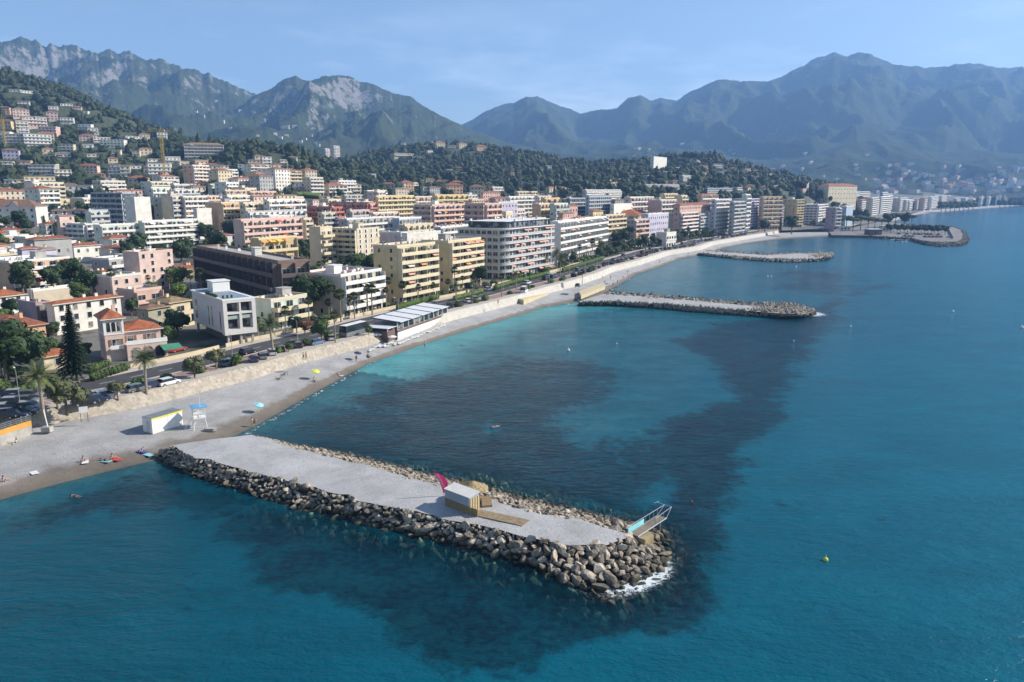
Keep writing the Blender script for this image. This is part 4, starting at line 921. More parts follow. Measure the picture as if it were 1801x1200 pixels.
B(1038, 1043, 1061, 372, Y=480, fl=5, st='win', wall='yellow', roof='tile', clutter=1, label='yellow tiled house left of the orange-roofed cream building', name='house', cat='house')
B(1006, 1012, 1040, 385, Y=420, fl=4, st='win', wall='peach', roof='tile', clutter=2, label='low peach house with a terracotta roof behind the long white block', name='house', cat='house')
B(1074, 1080, 1142, 361, Y=560, fl=5, st='none', wall='white', roof='flatw', clutter=4, label='long low white-walled block behind the orange roof')
B(1098, 1108, 1150, 348, Y=600, fl=7, wall='pink', rail='white', clutter=6, label='pink block with curved white balconies in the middle distance')
B(1140, 1162, 1190, 353, Y=580, fl=8, wall='rose', rail='white', clutter=6, end='none', label='mauve-sided block with white and rose balconies')
B(1186, 1198, 1209, 345, Y=620, fl=9, wall='cream', rail='cream', clutter=3, end='none', label='narrow cream block with a sunlit right side')
B(1160, 1168, 1192, 342, Y=660, fl=7, wall='yellow', rail='cream', clutter=4, label='pale yellow block behind the mauve-sided one')
B(1228, 1234, 1262, 343, Y=640, fl=8, wall='peach', rail='white', roof='tile3', clutter=3, label='block with an orange terracotta roof terrace')
B(1252, 1258, 1287, 352, Y=600, fl=9, wall='lavender', rail='white', clutter=5, label='pale lilac balcony block left of the tall blue-grey tower')
B(1184, 1196, 1250, 361, Y=560, fl=6, st='win', wall='rose', roof='tile', clutter=3, label='long building with a deep red roof in the middle distance')
B(1128, 1140, 1176, 378, Y=500, fl=5, st='win', wall='lavender', rail='white', clutter=5, label='pale lilac block behind the olive-ended seafront one')
B(1305, 1312, 1320, 343, Y=650, fl=9, wall='mint', rail='white', clutter=3, label='pale green block peeping over the blue-grey tower')
B(1336, 1342, 1376, 347, Y=700, fl=8, wall='peach', rail='cream', clutter=5, label='peach block with a row of roof chimneys behind the tall cream one')
# hotel and large blocks on the hill foot
B(1123, 1135, 1194, 325, Y=800, fl=5, wall='grey', rail='white', clutter=6, fin=6, label='large white hotel with pilasters at the foot of the wooded hill', name='hotel', cat='hotel')
B(1194, 1200, 1256, 309, Y=872, fl=5, wall='olive', rail='grey', clutter=4, label='long grey terraced block on the wooded hillside')
B(1238, 1244, 1288, 332, Y=786, fl=4, st='strip', wall='navy', rail='grey', roof='flatb', clutter=4, label='blue-roofed low block below the grey terraced one')
B(1144, 1150, 1173, 276, Y=1110, fl=3, st='none', wall='white', roof='flatw', clutter=2, label='plain white block near the crest of the wooded hill')
B(960, 966, 1000, 330, Y=790, fl=5, st='win', wall='cream', roof='tile', clutter=2, label='cream villa with twin terracotta roofs at the foot of the hill', name='villa', cat='villa')
B(320, 323, 393, 254, Y=822, fl=5, wall='pink', rail='white', roof='tile4', clutter=0, fin=11, ang=20, fd=14, hipf=.2, label='long white terrace of pink-roofed flats high on the left hillside', end='none')
B(1440, 1458, 1508, 327, Y=925, fl=5, st='win', wall='cream', roof='tile3', clutter=3, gap=6, ang=35, hipf=.25, label='grand yellow palace with an orange roof above the dark trees', name='palace', cat='palace', end='win')
B(1403, 1411, 1423, 321, Y=930, fl=6, st='win', wall='pink', roof='tile', clutter=1, label='slender pink tower house at the end of the wooded hill', name='tower_house', cat='house')
for (a, b_, c, v, vb_, lab) in ((549, 556, 568, 273, 1420, 'lowest of the three pink apartment towers at the hill gap'), (565, 572, 580, 262, 1500, 'middle one of the three pink apartment towers at the hill gap'), (577, 587, 597, 257, 1530, 'tallest and rightmost of the three pink apartment towers at the hill gap')):
    B(a, b_, c, v, Y=vb_, wall='pink', rail='white', clutter=2, label=lab, name='apartment_tower', cat='tower block', group='three pink towers', end='balc', gap=7)
# far town round the bay
FB = [(1525,1534,1546,349,820,'cream'),(1545,1549,1568,347,850,'white'),(1549,1552,1562,339,900,'blue'),(1567,1583,1596,349,900,'beige'),(1595,1599,1611,348,1000,'pink'),(1609,1613,1621,350,1010,'rose'),
      (1618,1626,1640,349,1100,'peach'),(1632,1638,1653,347,1150,'white'),(1705,1711,1724,343,1400,'mint'),(1722,1726,1738,346,1420,'grey'),(1736,1740,1753,343,1440,'mint'),(1756,1760,1772,336,1650,'cream'),
      (1766,1772,1785,337,1700,'pink'),(1782,1788,1802,338,1750,'rose'),(1690,1698,1707,349,1380,'blue'),(1795,1802,1825,341,1500,'grey'),(1828,1836,1868,340,1600,'peach'),
      (1480,1486,1510,344,1100,'white'),(1500,1506,1530,338,1200,'pink'),(1530,1540,1562,333,1350,'mint'),(1565,1572,1600,330,1500,'grey'),(1600,1606,1625,336,1500,'peach'),(1622,1628,1650,336,1600,'white'),
      (1650,1656,1680,338,1700,'cream'),(1676,1682,1700,337,1750,'pink'),(1700,1706,1722,336,1800,'rose'),(1722,1727,1750,336,1850,'peach'),(1508,1515,1530,352,1000,'rose'),(1548,1556,1570,342,1200,'pink'),(1588,1594,1606,341,1250,'cream'),(1752,1756,1772,331,2000,'beige'),(1774,1778,1800,332,2050,'peach'),(1712,1716,1730,331,2000,'grey'),(1734,1738,1756,329,2050,'pink'),(1664,1668,1690,331,2000,'mint'),(1640,1644,1662,330,1900,'beige'),(1760,1764,1790,326,2200,'rose'),(1790,1794,1815,329,2100,'cream'),(1752,1755,1766,345,1500,'white'),(1766,1769,1780,344,1500,'mint'),(1784,1788,1801,345,1500,'peach'),(1692,1696,1712,327,2100,'cream')]
FB = [f for f in FB]
place_w = ['first', 'second', 'third', 'fourth', 'fifth', 'sixth', 'seventh', 'eighth', 'ninth', 'tenth', 'eleventh', 'twelfth', 'thirteenth', 'fourteenth', 'fifteenth', 'sixteenth', 'seventeenth', 'eighteenth', 'nineteenth', 'twentieth']
def ordinal(i):
    if i < 20: return place_w[i]
    t = {2: 'twenty', 3: 'thirty', 4: 'forty', 5: 'fifty', 6: 'sixty', 7: 'seventy', 8: 'eighty', 9: 'ninety'}
    n = i + 1
    if n >= 100: return 'hundred and ' + ordinal(n - 101) if n > 100 else 'hundredth'
    if n % 10 == 0: return {20: 'twentieth', 30: 'thirtieth', 40: 'fortieth', 50: 'fiftieth', 60: 'sixtieth', 70: 'seventieth', 80: 'eightieth', 90: 'ninetieth'}[n]
    return t[n // 10] + '-' + place_w[n % 10 - 1]
AUTO = []     # (root, u, zone phrase, look) — ordinals are given left to right at the end
for i, (a, b_, c, v, y_, wl) in enumerate(FB):
    while y_ < 2600 and (lambda q: q[1] < float(SH(q[0])) + 28)(tn((xat(b_, y_, 3.0), y_))): y_ += 10
    y_ += 10 + (i % 3) * 6
    if y_ > 1250 and zat(v, y_) > 21 + i % 4 * 2: v = pxof(xat(b_, y_, 20), y_, 21 + i % 4 * 2)[1]
    rt = B(a, b_, c, v, Y=y_, wall=wl, rail='white', clutter=3, label='x', group='blocks of the town round the far bay', roof='tile2' if wl in ('rose', 'peach') else 'flat', gap=4, end='win')
    AUTO.append((rt, b_, 'far bay town', wl + ' block', 'along the far bay'))
# filler blocks that close the gaps between the rows
FILL = [(150,160,200,352,430),(90,98,130,352,520),(5,12,50,345,540),(40,50,90,338,560),(100,106,130,330,600),(200,206,250,335,520),(240,246,280,326,540),(300,306,350,334,540),(345,350,395,330,560),(390,396,440,336,540),(436,440,486,338,530),
        (480,486,520,344,520),(300,306,345,326,600),(365,370,400,325,600),(545,550,600,352,600),(600,606,640,344,640),(640,646,680,336,680),(690,696,720,332,720),(790,796,830,350,640),(826,832,872,346,600),(845,850,880,338,700),(905,910,945,338,700),
        (940,946,970,346,620),(1075,1082,1110,352,620),(1210,1216,1240,352,620),(1060,1066,1100,380,470),(1020,1026,1060,392,400),(1286,1290,1310,356,600),(395,400,440,346,480),(440,446,480,346,480),(340,345,385,346,500),(560,566,590,376,430),(780,786,830,386,400),(900,908,960,388,400),
        (920,926,960,372,460),(985,990,1010,376,440),(860,866,885,330,780),(700,708,735,322,800),(750,756,776,330,760),(610,616,650,372,440),(650,656,700,376,440),(740,746,770,380,430),(1110,1116,1140,388,470),(150,156,190,372,400),(100,104,130,380,400),(560,570,600,366,520)]
cols_ = ['cream', 'white', 'pink', 'peach', 'beige', 'mint', 'rose', 'yellow', 'grey', 'lavender']
def occupied(a, b_, c, v, y_):
    loc, an, L_, d_, h_ = place(a, b_, c, v, None, y_, None); cs, sn = math.cos(an), math.sin(an)
    for fx in (0, .5, 1):
        for fy in (0, .5, 1):
            x, y = loc.x + cs * L_ * fx - sn * d_ * fy, loc.y + sn * L_ * fx + cs * d_ * fy
            for rt, l2, d2, h2, u2, v2 in BLD:
                dx, dy = x - rt.location.x, y - rt.location.y; c2, s2 = math.cos(rt.rotation_euler.z), math.sin(rt.rotation_euler.z); p_, q_ = dx * c2 + dy * s2, -dx * s2 + dy * c2
                if -2 < p_ < l2 + 2 and -2 < q_ < d2 + 2: return True
    return False
for i, (a, b_, c, v, y_) in enumerate(FILL):
    if occupied(a, b_, c, v, y_): print('skip filler', a, c, y_); continue
    wl = cols_[(i * 7 + i // 3) % 10]; rf_ = ['flat', 'flat', 'tile', 'flatw', 'flat', 'tile2'][i % 6]
    rt = B(a, b_, c, v, Y=y_, wall=wl, rail=['white', 'cream', 'pink', 'grey'][i % 4] , clutter=6, label='x', roof=rf_, st='win' if rf_[0] == 't' else 'balc', group='infill blocks between the rows of the town', hipf=.2)
    AUTO.append((rt, b_, 'town infill', wl + ' block', 'in the crowded middle of the town'))
def clear_of(x0, y0, an, L_, d_, mg=2.5):
    cs, sn = math.cos(an), math.sin(an)
    for fx in np.linspace(0, 1, 4):
        for fy in np.linspace(0, 1, 4):
            x, y = x0 + cs * L_ * fx - sn * d_ * fy, y0 + sn * L_ * fx + cs * d_ * fy
            for rt, l2, d2, h2, u2, v2 in BLD:
                dx, dy = x - rt.location.x, y - rt.location.y; c2, s2 = math.cos(rt.rotation_euler.z), math.sin(rt.rotation_euler.z); p_, q_ = dx * c2 + dy * s2, -dx * s2 + dy * c2
                if -mg < p_ < l2 + mg and -mg < q_ < d2 + mg: return False
    return True
ri = random.Random(2024); k = 0
for _ in range(1500):
    if k >= 105: break
    t_ = 100 + 640 * ri.random() ** 1.3; m_ = ri.uniform(46, 430); n_ = float(WL(t_)) + m_; x, y = xy(t_, n_); an = wdir(min(t_, 900)) + ri.uniform(-.15, .15)
    near = y < 260; L_, d_ = (ri.uniform(9, 14), ri.uniform(8, 10)) if near else (ri.uniform(12, 24), ri.uniform(9, 13)); h = ri.choice([6, 6, 9]) if near else ri.choice([9, 12, 12, 15, 18])
    u_, v_ = pxof(x, y, 8)
    if u_ < 430 and y < 430: L_, d_, h = min(L_, 13), min(d_, 9), ri.choice([3.2, 6, 6])
    if u_ < 250 and 350 < v_ < 420 and ri.random() < .7 or (250 < u_ < 540 and 300 < y < 380) or (455 < u_ < 715 and y < 350): continue
    if not (-40 < u_ < 1400) or y > 700 or (u_ < 350 and v_ > 520) or not clear_of(x, y, an, L_, d_): continue
    wl = ri.choice(['white', 'white', 'cream', 'beige', 'pink', 'peach', 'mint', 'cream', 'white', 'grey']); rf_ = ri.choice(['tile', 'flat', 'tile2', 'tile', 'tile3', 'flatw']) if h < 13 else ri.choice(['flat', 'flat', 'flatw', 'tile'])
    rt = B(u_, u_, u_, v_, wall=wl, roof=rf_, rail=ri.choice(['white', 'cream', 'white']), clutter=4, st='win' if rf_[0] == 't' and rf_[-1] != 'r' and ri.random() < .7 else 'balc', label='x', name='house' if h < 10 else 'apartment_building', cat='house' if h < 10 else 'building', geo=(Vector((x, y, gz(x, y))), an, L_, d_, h), hipf=.22, seed=_, fin=ri.choice([0, 5, 7]))
    AUTO.append((rt, u_, 'town houses', wl + (' tile-roofed' if rf_.startswith('tile') else ' flat-roofed') + (' house' if h < 10 else ' block'), 'in the gaps of the town')); k += 1
print('infill', k)
# houses on the hills: (column, foot row, width px, height px, colour, roof)
HH = [(26,165,16,6,'white','f'),(48,168,18,6,'white','f'),(94,197,14,8,'white','f'),(118,194,18,9,'white','f'),(136,199,14,9,'pink','t'),(146,203,16,6,'white','f'),(8,200,16,9,'peach','t'),(38,206,24,11,'pink','t'),(5,224,26,9,'yellow','t'),(40,228,18,12,'cream','f'),
 (62,222,36,13,'pink','f'),(84,238,28,12,'rose','f'),(44,238,14,10,'white','f'),(2,252,30,16,'white','f'),(30,256,34,16,'beige','f'),(68,258,40,18,'white','f'),(118,216,20,7,'white','f'),(150,231,20,10,'white','f'),(164,236,16,9,'white','f'),
 (155,251,26,10,'pink','t'),(180,254,26,10,'beige','f'),(198,263,38,14,'white','f'),(236,248,26,7,'white','f'),(255,246,16,8,'cream','t'),(286,245,16,10,'white','f'),(20,281,24,14,'lavender','t'),(85,274,16,10,'cream','t'),(205,276,14,10,'cream','f'),(240,279,12,11,'cream','f'),
 (6,294,28,8,'beige','f'),(75,312,40,18,'grey','f'),(112,314,26,13,'cream','f'),(72,332,46,18,'yellow','f'),(40,333,28,14,'yellow','f'),(20,330,20,12,'white','f'),(155,306,30,12,'pink','t'),(203,316,20,18,'lavender','f'),(222,316,16,20,'cream','f'),(183,328,26,12,'lavender','t'),
 (243,327,30,12,'pink','t'),(282,312,36,20,'white','f'),(330,315,26,13,'peach','t'),(375,310,28,16,'white','t'),(395,300,14,8,'cream','f'),(125,340,28,12,'white','t'),(150,342,22,14,'white','f'),(10,345,24,12,'cream','f'),(48,348,26,12,'rose','t'),(80,346,22,10,'cream','t'),
 (432,304,24,12,'white','f'),(448,296,20,12,'cream','f'),(470,290,16,12,'white','f'),(456,284,14,8,'beige','t'),(462,320,16,18,'white','f'),(480,318,26,12,'beige','f'),(506,317,14,11,'white','t'),(488,301,12,10,'cream','t'),(500,296,12,12,'beige','f'),(515,288,14,10,'white','t'),
 (422,324,20,8,'grey','f'),(436,334,18,9,'white','f'),(528,335,20,12,'white','f'),(545,312,14,8,'pink','t'),(550,322,14,10,'cream','f'),(560,332,20,10,'peach','t'),(538,340,16,8,'rose','t'),(400,330,20,8,'cream','f'),(360,332,20,9,'rose','t'),(415,342,18,8,'peach','t'),
 (712,268,40,6,'beige','f'),(735,272,18,5,'white','f'),(775,250,18,7,'cream','t'),(795,254,14,6,'beige','f'),(815,252,16,7,'cream','t'),(848,258,20,8,'peach','t'),(876,266,12,4,'white','f'),(757,260,10,4,'white','f'),
 (628,341,16,14,'cream','f'),(650,336,22,10,'rose','t'),(684,340,20,14,'rose','t'),(718,340,22,16,'peach','t'),(750,346,12,14,'cream','f'),(757,325,16,8,'yellow','t'),(774,327,14,7,'rose','t'),(765,342,18,10,'rose','t'),(800,342,30,14,'peach','t'),(805,332,20,10,'rose','t'),(840,345,24,14,'beige','t'),
 (655,311,14,3,'white','f'),(860,332,12,8,'rose','t'),
 (1130,248,8,4,'white','f'),(1186,257,8,4,'white','f'),(1165,266,16,6,'cream','f'),(1204,259,8,4,'white','f'),(1228,280,8,5,'white','f'),(1240,291,20,5,'rose','t'),(1262,290,20,8,'grey','f'),(1290,300,12,10,'rose','t'),(1317,302,10,8,'peach','t'),(1342,300,6,6,'white','f'),(1356,303,8,5,'cream','f'),
 (1170,301,12,6,'white','f'),(1184,304,12,4,'beige','f'),(1110,307,20,6,'beige','f'),(1142,308,12,6,'lavender','f'),(1162,312,12,4,'grey','f'),(1240,303,4,6,'white','f'),(1268,302,14,7,'lavender','f'),(1330,310,14,6,'beige','f'),(1370,313,10,6,'grey','f'),(1365,325,14,6,'beige','f'),(1388,332,12,6,'cream','t'),
 (1060,292,16,5,'beige','t'),(1090,297,10,4,'grey','f'),(1090,312,18,5,'lavender','f'),(1210,333,16,6,'grey','f'),(1080,330,16,8,'cream','f'),(1300,338,16,7,'grey','f')]
def small_house(u, v, w_, h_, col, rf, zone, phrase, p=None):
    p = p or hit(u, v, 450, 3600); sc = p.y / FPX; W_ = max(5, w_ * sc); Hh = max(4, h_ * sc * 1.2); D_ = min(max(6, W_ * .6), 14)
    r = random.Random(int(u * 31 + v)); an = r.uniform(.15, .75)
    root = thing('house', 'x', 'house', p - Vector((math.cos(an) * W_ / 2, math.sin(an) * W_ / 2, .8)), an, None)
    mb = MB(); mb.box(0, W_, 0, D_, -4, Hh, 0); fl = max(1, round(Hh / 3.1)); win_quads(mb, W_, D_, Hh + .5, Hh / fl, fl, 'f', r, ww=1.5, hh=1.5, gap=3.4, z0=.7); win_quads(mb, W_, D_, Hh + .5, Hh / fl, fl, 'e', r, gap=4)
    obj('wall', mb.mesh('wall', [wallmat(col), GLASS]), root)
    mb = MB()
    if rf == 't': hip(mb, -.5, W_ + .5, -.5, D_ + .5, Hh + .2, D_ * .22, 0); obj('roof', mb.mesh('roof', [r.choice([TILE, TILE2, TILE3]), wallmat(col)]), root)
    else: mb.box(-.25, W_ + .25, -.4, D_ + .25, Hh + .003, Hh + .5, 0); obj('roof', mb.mesh('roof', [r.choice([WHITE, CONC, wallmat('cream')])]), root)
    if fl >= 2 and rf == 'f':
        for k in range(1, fl): mb = MB(); mb.box(0, W_, -1.2, -.06, -.12, .75); obj('balcony', mb.mesh('balcony', [WHITE]), root, (0, 0, k * Hh / fl))
    BLD.append((root, W_, D_, Hh, u, v)); AUTO.append((root, u, zone, col + (' tiled house' if rf == 't' else ' flat-roofed house'), phrase))
    return root
rx = random.Random(31)
for _ in range(44):
    u = rx.uniform(1050, 1400) if _ < 28 else rx.uniform(690, 1000); v = rx.uniform(290, 328)
    if all(abs(u - q[0]) > (q[2] + 8) * .62 or abs(v - q[1]) > 6 for q in HH): HH.append((u, v, rx.uniform(8, 14), rx.uniform(4, 7), rx.choice(['white', 'cream', 'cream', 'beige', 'peach', 'grey']), rx.choice('fft')))
for _ in range(64):       # more of the scattered villas of the left hill and its spur
    u = rx.uniform(0, 300) if _ < 44 else rx.uniform(300, 560); top = 150 + max(0, u - 20) * .42 if u < 300 else 262 + (u - 300) * .16
    v = rx.uniform(top + 22, 342 if u > 60 else 300)
    if all(abs(u - q[0]) > (q[2] + 12) * .62 or abs(v - q[1]) > 9 for q in HH): HH.append((u, v, rx.uniform(13, 24), rx.uniform(7, 12), rx.choice(['white', 'white', 'cream', 'beige', 'pink', 'peach']), rx.choice('fft')))
for u, v, w_, h_, col, rf in HH:
    if 690 < u < 900 and v < 275: v += 9
    elif 1050 < u < 1420 and v < 330: v += 8
    z_ = ('left hill top', 'on the upper slope of the left hill') if (u < 300 and v < 265) else ('left hill foot', 'at the foot of the left hill') if u < 410 else ('left spur', 'on the spur of the left hill') if u < 600 else \
         ('wood hill', 'on or under the wooded middle hill') if u < 950 else ('right hill', 'on the right end of the wooded hill')
    small_house(u, v, w_, h_, col, rf, *z_)
# villages on the far slopes, found by casting the line of sight onto the slopes
from mathutils.bvhtree import BVHTree
def slope_tree(names):
    out = []
    for n_ in names:
        me = bpy.data.objects[n_].data; co_ = np.empty(len(me.vertices) * 3, np.float32); me.vertices.foreach_get('co', co_); li = np.empty(len(me.loops), np.int32); me.loops.foreach_get('vertex_index', li)
        out.append(BVHTree.FromPolygons([Vector(c) for c in co_.reshape(-1, 3)], li.reshape(-1, 4).tolist()))
    return out
SLOPES = slope_tree(['ground', 'wooded_foothill', 'coastal_foothill', 'rocky_mountain', 'mountain_range', 'far_mountain_range'])
def cast(u, v):
    d = (at(u, v, -5.0) if v > 345 else Vector(((u - 900.5) / FPX, CP + (600 - v) / FPX * SP, -SP + (600 - v) / FPX * CP)) + Vector((0, 0, 0)))
    a = Vector(((u - 900.5) / FPX, CP + (600 - v) / FPX * SP, -SP + (600 - v) / FPX * CP)).normalized(); best = None
    for t_ in SLOPES:
        h_ = t_.ray_cast(Vector((0, 0, HC)), a)
        if h_[0] is not None and (best is None or h_[3] < best[1]): best = (h_[0], h_[3])
    return best[0] if best else None
rv = random.Random(77); FARH = MB(); fcol = ['white', 'cream', 'peach', 'pink', 'grey']
def village(n, u0, u1, v0, v1, zone, phrase, big=1.0, ymin=1300):
    k = 0
    for _ in range(n * 4):
        if k >= n: break
        u, v = rv.uniform(u0, u1), v0 + (v1 - v0) * rv.random() ** .7; p = cast(u, v)
        if p is None or p.y < ymin: continue
        w_ = rv.uniform(5, 10) * big; h_ = rv.uniform(2.5, 4.5) * big
        sc = p.y / FPX; w_ = max(w_, 9 / sc)
        if k % 2:      # past the count of houses kept as things of their own
            a_, b_, c_ = w_ * sc * .5, 4.0, max(3.5, h_ * sc); FARH.box(p.x - a_, p.x + a_, p.y - b_, p.y + b_, p.z - 6, p.z + c_, rv.randrange(5)); FARH.box(p.x - a_ - .4, p.x + a_ + .4, p.y - b_ - .4, p.y + b_ + .4, p.z + c_ + .003, p.z + c_ + .7, 5 + rv.randrange(2)); k += 1; continue
        small_house(u, v, w_, h_, rv.choice(['white', 'cream', 'cream', 'peach', 'pink', 'grey', 'white']), rv.choice('fft'), zone, phrase, p); k += 1
village(60, 1540, 1801, 318, 342, 'bay town edge', 'in the low town behind the bay', 1.5, 1300)
village(60, 1560, 1801, 290, 326, 'bay slope', 'on the hazy slope behind the far bay', 1.25)
village(22, 1290, 1560, 268, 322, 'middle slope', 'on the hazy slope above the yellow palace', .9)
village(16, 1100, 1320, 248, 280, 'far crest', 'scattered behind the wooded hill crest', .7)
village(14, 400, 560, 222, 262, 'valley slope', 'low on the slope under the rocky mountain', .9)
village(8, 340, 480, 170, 215, 'mountain foot', 'high on the slope under the left range', .8)
village(8, 700, 830, 250, 262, 'middle valley', 'behind the crest of the middle hill', .8)
tag(FARH.build('far_houses', [wallmat(c) for c in fcol] + [TILE, WHITE]), 'tiny hazy houses sprinkled over the slopes round the far bay', 'houses', kind='stuff')
# ------------------------------------------------------------------ buildings that need a shape of their own
def frame_at(u, v, z, ang): p = at(u, v, z); return p, R(ang)
# white modern block raised on columns, big framed openings in its seaward face
loc, an, L_, d_, h_ = place(340, 396, 449, 530, 612, None, 40)
loc.z = 4.0; TOP = zat(530, loc.y) - 4.0
t = thing('modern_villa', 'white modern block raised on columns with big framed openings and long slits in its side', 'villa', loc, an); BLD.append((t, L_, d_, h_, 396, 530))
G0 = 2.9; z1 = TOP
print('modern', L_, d_, TOP)
mb = MB(); mb.box(0, L_, 1.6, d_, G0, z1, 0)                      # recessed body
fr_ = []
mb2 = MB()
mb2.box(-.25, L_ + .25, -.2, 1.597, G0 - .25, G0 + 1.0, 0); mb2.box(-.25, L_ + .25, -.2, 1.597, z1 - .55, z1, 0)
mb2.box(-.25, .65, -.2, 1.597, G0 + 1.003, z1 - .553, 0); mb2.box(L_ - .65, L_ + .25, -.2, 1.597, G0 + 1.003, z1 - .553, 0)
mb2.box(L_ * .52 - .3, L_ * .52 + .3, -.15, 1.59, G0 + 1.003, z1 - 3.3, 0); mb2.box(.653, L_ - .653, -.17, 1.59, z1 - 3.297, z1 - 2.8, 0)
mb2.box(L_ * .52 - .2, L_ * .52 + .2, -.1, 1.59, z1 - 2.797, z1 - .556, 0)
WS = mat('smooth_white_render', (.60, .575, .55), .8, .05, .6)
obj('wall', mb.mesh('wall', [WS]), t); obj('facade_frame', mb2.mesh('facade_frame', [WS]), t)
gl = MB().box(-1.9, 1.9, -.03, 0, 0, 2.3).mesh('window', [GLASS])
for k, zz_ in enumerate((G0 + 1.1, G0 + 3.7)):
    for s_ in (0, 1):
        x0, x1 = (.65, L_ * .52 - .3) if s_ == 0 else (L_ * .52 + .3, L_ - .65); o = obj('window', gl, t, ((x0 + x1) / 2, 1.595, zz_), sc=((x1 - x0) / 3.9, 1, .98))
        mb = MB(); mb.box(x0 + .02, x1 - .02, .1, 1.59, zz_ + 2.3, zz_ + 2.55); mb.box(x0 + .02, x1 - .02, .1, .16, zz_ + 2.553, zz_ + 3.1, 1); obj('balcony', mb.mesh('balcony', [CONC, RAIL['glass']]), t) if k == 0 else None
for s_ in (0, 1):
    x0, x1 = (.65, L_ * .52 - .2) if s_ == 0 else (L_ * .52 + .2, L_ - .65); obj('window', gl, t, ((x0 + x1) / 2, 1.595, z1 - 2.7), sc=((x1 - x0) / 3.9, 1, .92))
for y_, w_, z0_, zt_ in ((d_ * .88, .9, G0 + 1.2, z1 - 1.8), (d_ * .48, .28, G0 + .8, z1 - 2.2), (d_ * .38, .28, G0 + .8, z1 - 2.2), (d_ * .10 + .6, .25, G0 + .7, z1 - 2.8)):
    obj('slit_window', MB().box(-.04, -.003, -w_, w_, 0, 1).mesh('slit_window', [GLASS]), t, (0, y_, z0_), sc=(1, 1, zt_ - z0_))
mb = MB(); mb.box(-.3, L_ + .3, -.25, d_ + .2, z1 + .003, z1 + .35, 0); mb.box(.6, L_ - .6, .8, d_ - .5, z1 + .353, z1 + .40, 1); rf_ = obj('roof', mb.mesh('roof', [WHITE, FLAT['flatb']]), t)
mb = MB(); mb.box(L_ * .35, L_ * .35 + 4.2, d_ * .62, d_ * .62 + 4, z1 + .40, z1 + 2.9); mb.box(L_ * .35 - .2, L_ * .35 + 4.4, d_ * .62 - .2, d_ * .62 + 4.2, z1 + 2.903, z1 + 3.1); obj('stair_house', mb.mesh('stair_house', [WHITE]), t)
mb = MB(); [mb.box(.4 + i * 1.0, .75 + i * 1.0, 1.5, 1.9, z1 + .4, z1 + 1.1) for i in range(3)]; [mb.box(-.1, .3, d_ * .2 + i * 1.6, d_ * .2 + i * 1.6 + 1.2, z1 + .4, z1 + 1.0) for i in range(5)]; obj('roof_plants', mb.mesh('roof_plants', [LEAFD]), t)
for x_, y_ in ((.7, .6), (L_ - .7, .6), (.7, d_ - .7), (L_ - .7, d_ - .7), (L_ * .52, .6), (L_ * .52, d_ * .5)):
    obj('column', MB().box(x_ - .25, x_ + .25, y_ - .25, y_ + .25, -.5, G0 - .253 if y_ < 1.6 else G0 - .003).mesh('column', [CONC]), t)
obj('entrance', MB().box(L_ * .3, L_ * .8, 3.5, d_ - 2, -.2, G0 - .003).mesh('entrance', [mat('dim_glass_wall', (.10, .10, .10), .4, .3, .6)]), t)

# pink villa with the arcaded tower
def arch(mb, x, y, z, w_, h_, m=0, n=10, t_=.06):
    pts = [(x - w_/2, z), (x + w_/2, z)] + [(x + w_/2 * math.cos(math.pi * i / n), z + h_ - w_/2 + w_/2 * math.sin(math.pi * i / n)) for i in range(n + 1)]
    mb.face([(p[0], y - t_, p[1]) for p in pts], m)
    for i in range(len(pts)):
        a_, b2 = pts[i], pts[(i + 1) % len(pts)]; mb.face([(a_[0], y - t_, a_[1]), (a_[0], y + .0, a_[1]), (b2[0], y, b2[1]), (b2[0], y - t_, b2[1])], m)
loc, an, L_, d_, h_ = place(153, 185, 219, 563, 640, None, 38)
print('villa', loc, L_, d_, h_)
t = thing('pink_villa', 'pink villa with an arcaded tower, orange roofs and arches beside the tall conifer', 'villa', loc, an); BLD.append((t, L_ + 9, d_, h_, 185, 563))
PK = wallmat('pink'); L1, L2, D1 = L_, 0, d_
wc = zat(575, loc.y); a_ = (282 - 900.5) / FPX; tx, ty = math.cos(an), math.sin(an); zc0 = loc.y * CP - (wc - HC) * SP
L2 = (a_ * zc0 - loc.x) / (tx - a_ * ty * CP); H2 = h_ - 3.2
D1 = min(D1, 7.0)
mb = MB(); mb.box(0, L1, 0, D1, -2, h_, 0); mb.box(L1 - .003, L2, .9, D1 + 2, -2, H2, 0); mb.box(L1 + .003, L2 + .6, -1.6, .897, -2, 3.4, 0)
obj('wall', mb.mesh('wall', [PK]), t)
mb = MB(); hip(mb, -.6, L1 + .6, -.6, D1 + .6, h_ + .15, 1.7, 0); obj('tower_roof', mb.mesh('tower_roof', [TILE3, WHITE]), t)
mb = MB(); hip(mb, L1 + .05, L2 + .6, .3, D1 + 2.6, H2 + .15, 1.7, 0); obj('wing_roof', mb.mesh('wing_roof', [TILE3, WHITE]), t)
mb = MB(); mb.box(L1, L2 + .7, -1.7, -1.55, 3.403, 4.3, 0); mb.box(L2 + .55, L2 + .7, -1.547, .89, 3.403, 4.3, 0); obj('terrace_rail', mb.mesh('terrace_rail', [WHITE]), t)
mb = MB(); mb.box(-.08, L1 + .08, -.1, -.003, h_ - 3.4, h_ - 3.1); mb.box(-.08, .35, -.09, -.003, h_ - 3.097, h_ - .1); mb.box(L1 - .35, L1 + .08, -.09, -.003, h_ - 3.097, h_ - .1); mb.box(-.10, -.003, -.05, D1 + .05, h_ - 3.4, h_ - 3.1); obj('cornice', mb.mesh('cornice', [WHITE]), t)
for i in range(3):
    mb = MB(); arch(mb, 0, 0, 0, L1 * .2, 2.0, 0); arch(mb, 0, .03, -.12, L1 * .2 + .25, 2.3, 1, 10, .05); obj('arched_window', mb.mesh('arched_window', [GLASS, WHITE]), t, (L1 * (.23 + .27 * i), -.01, h_ - 2.7))
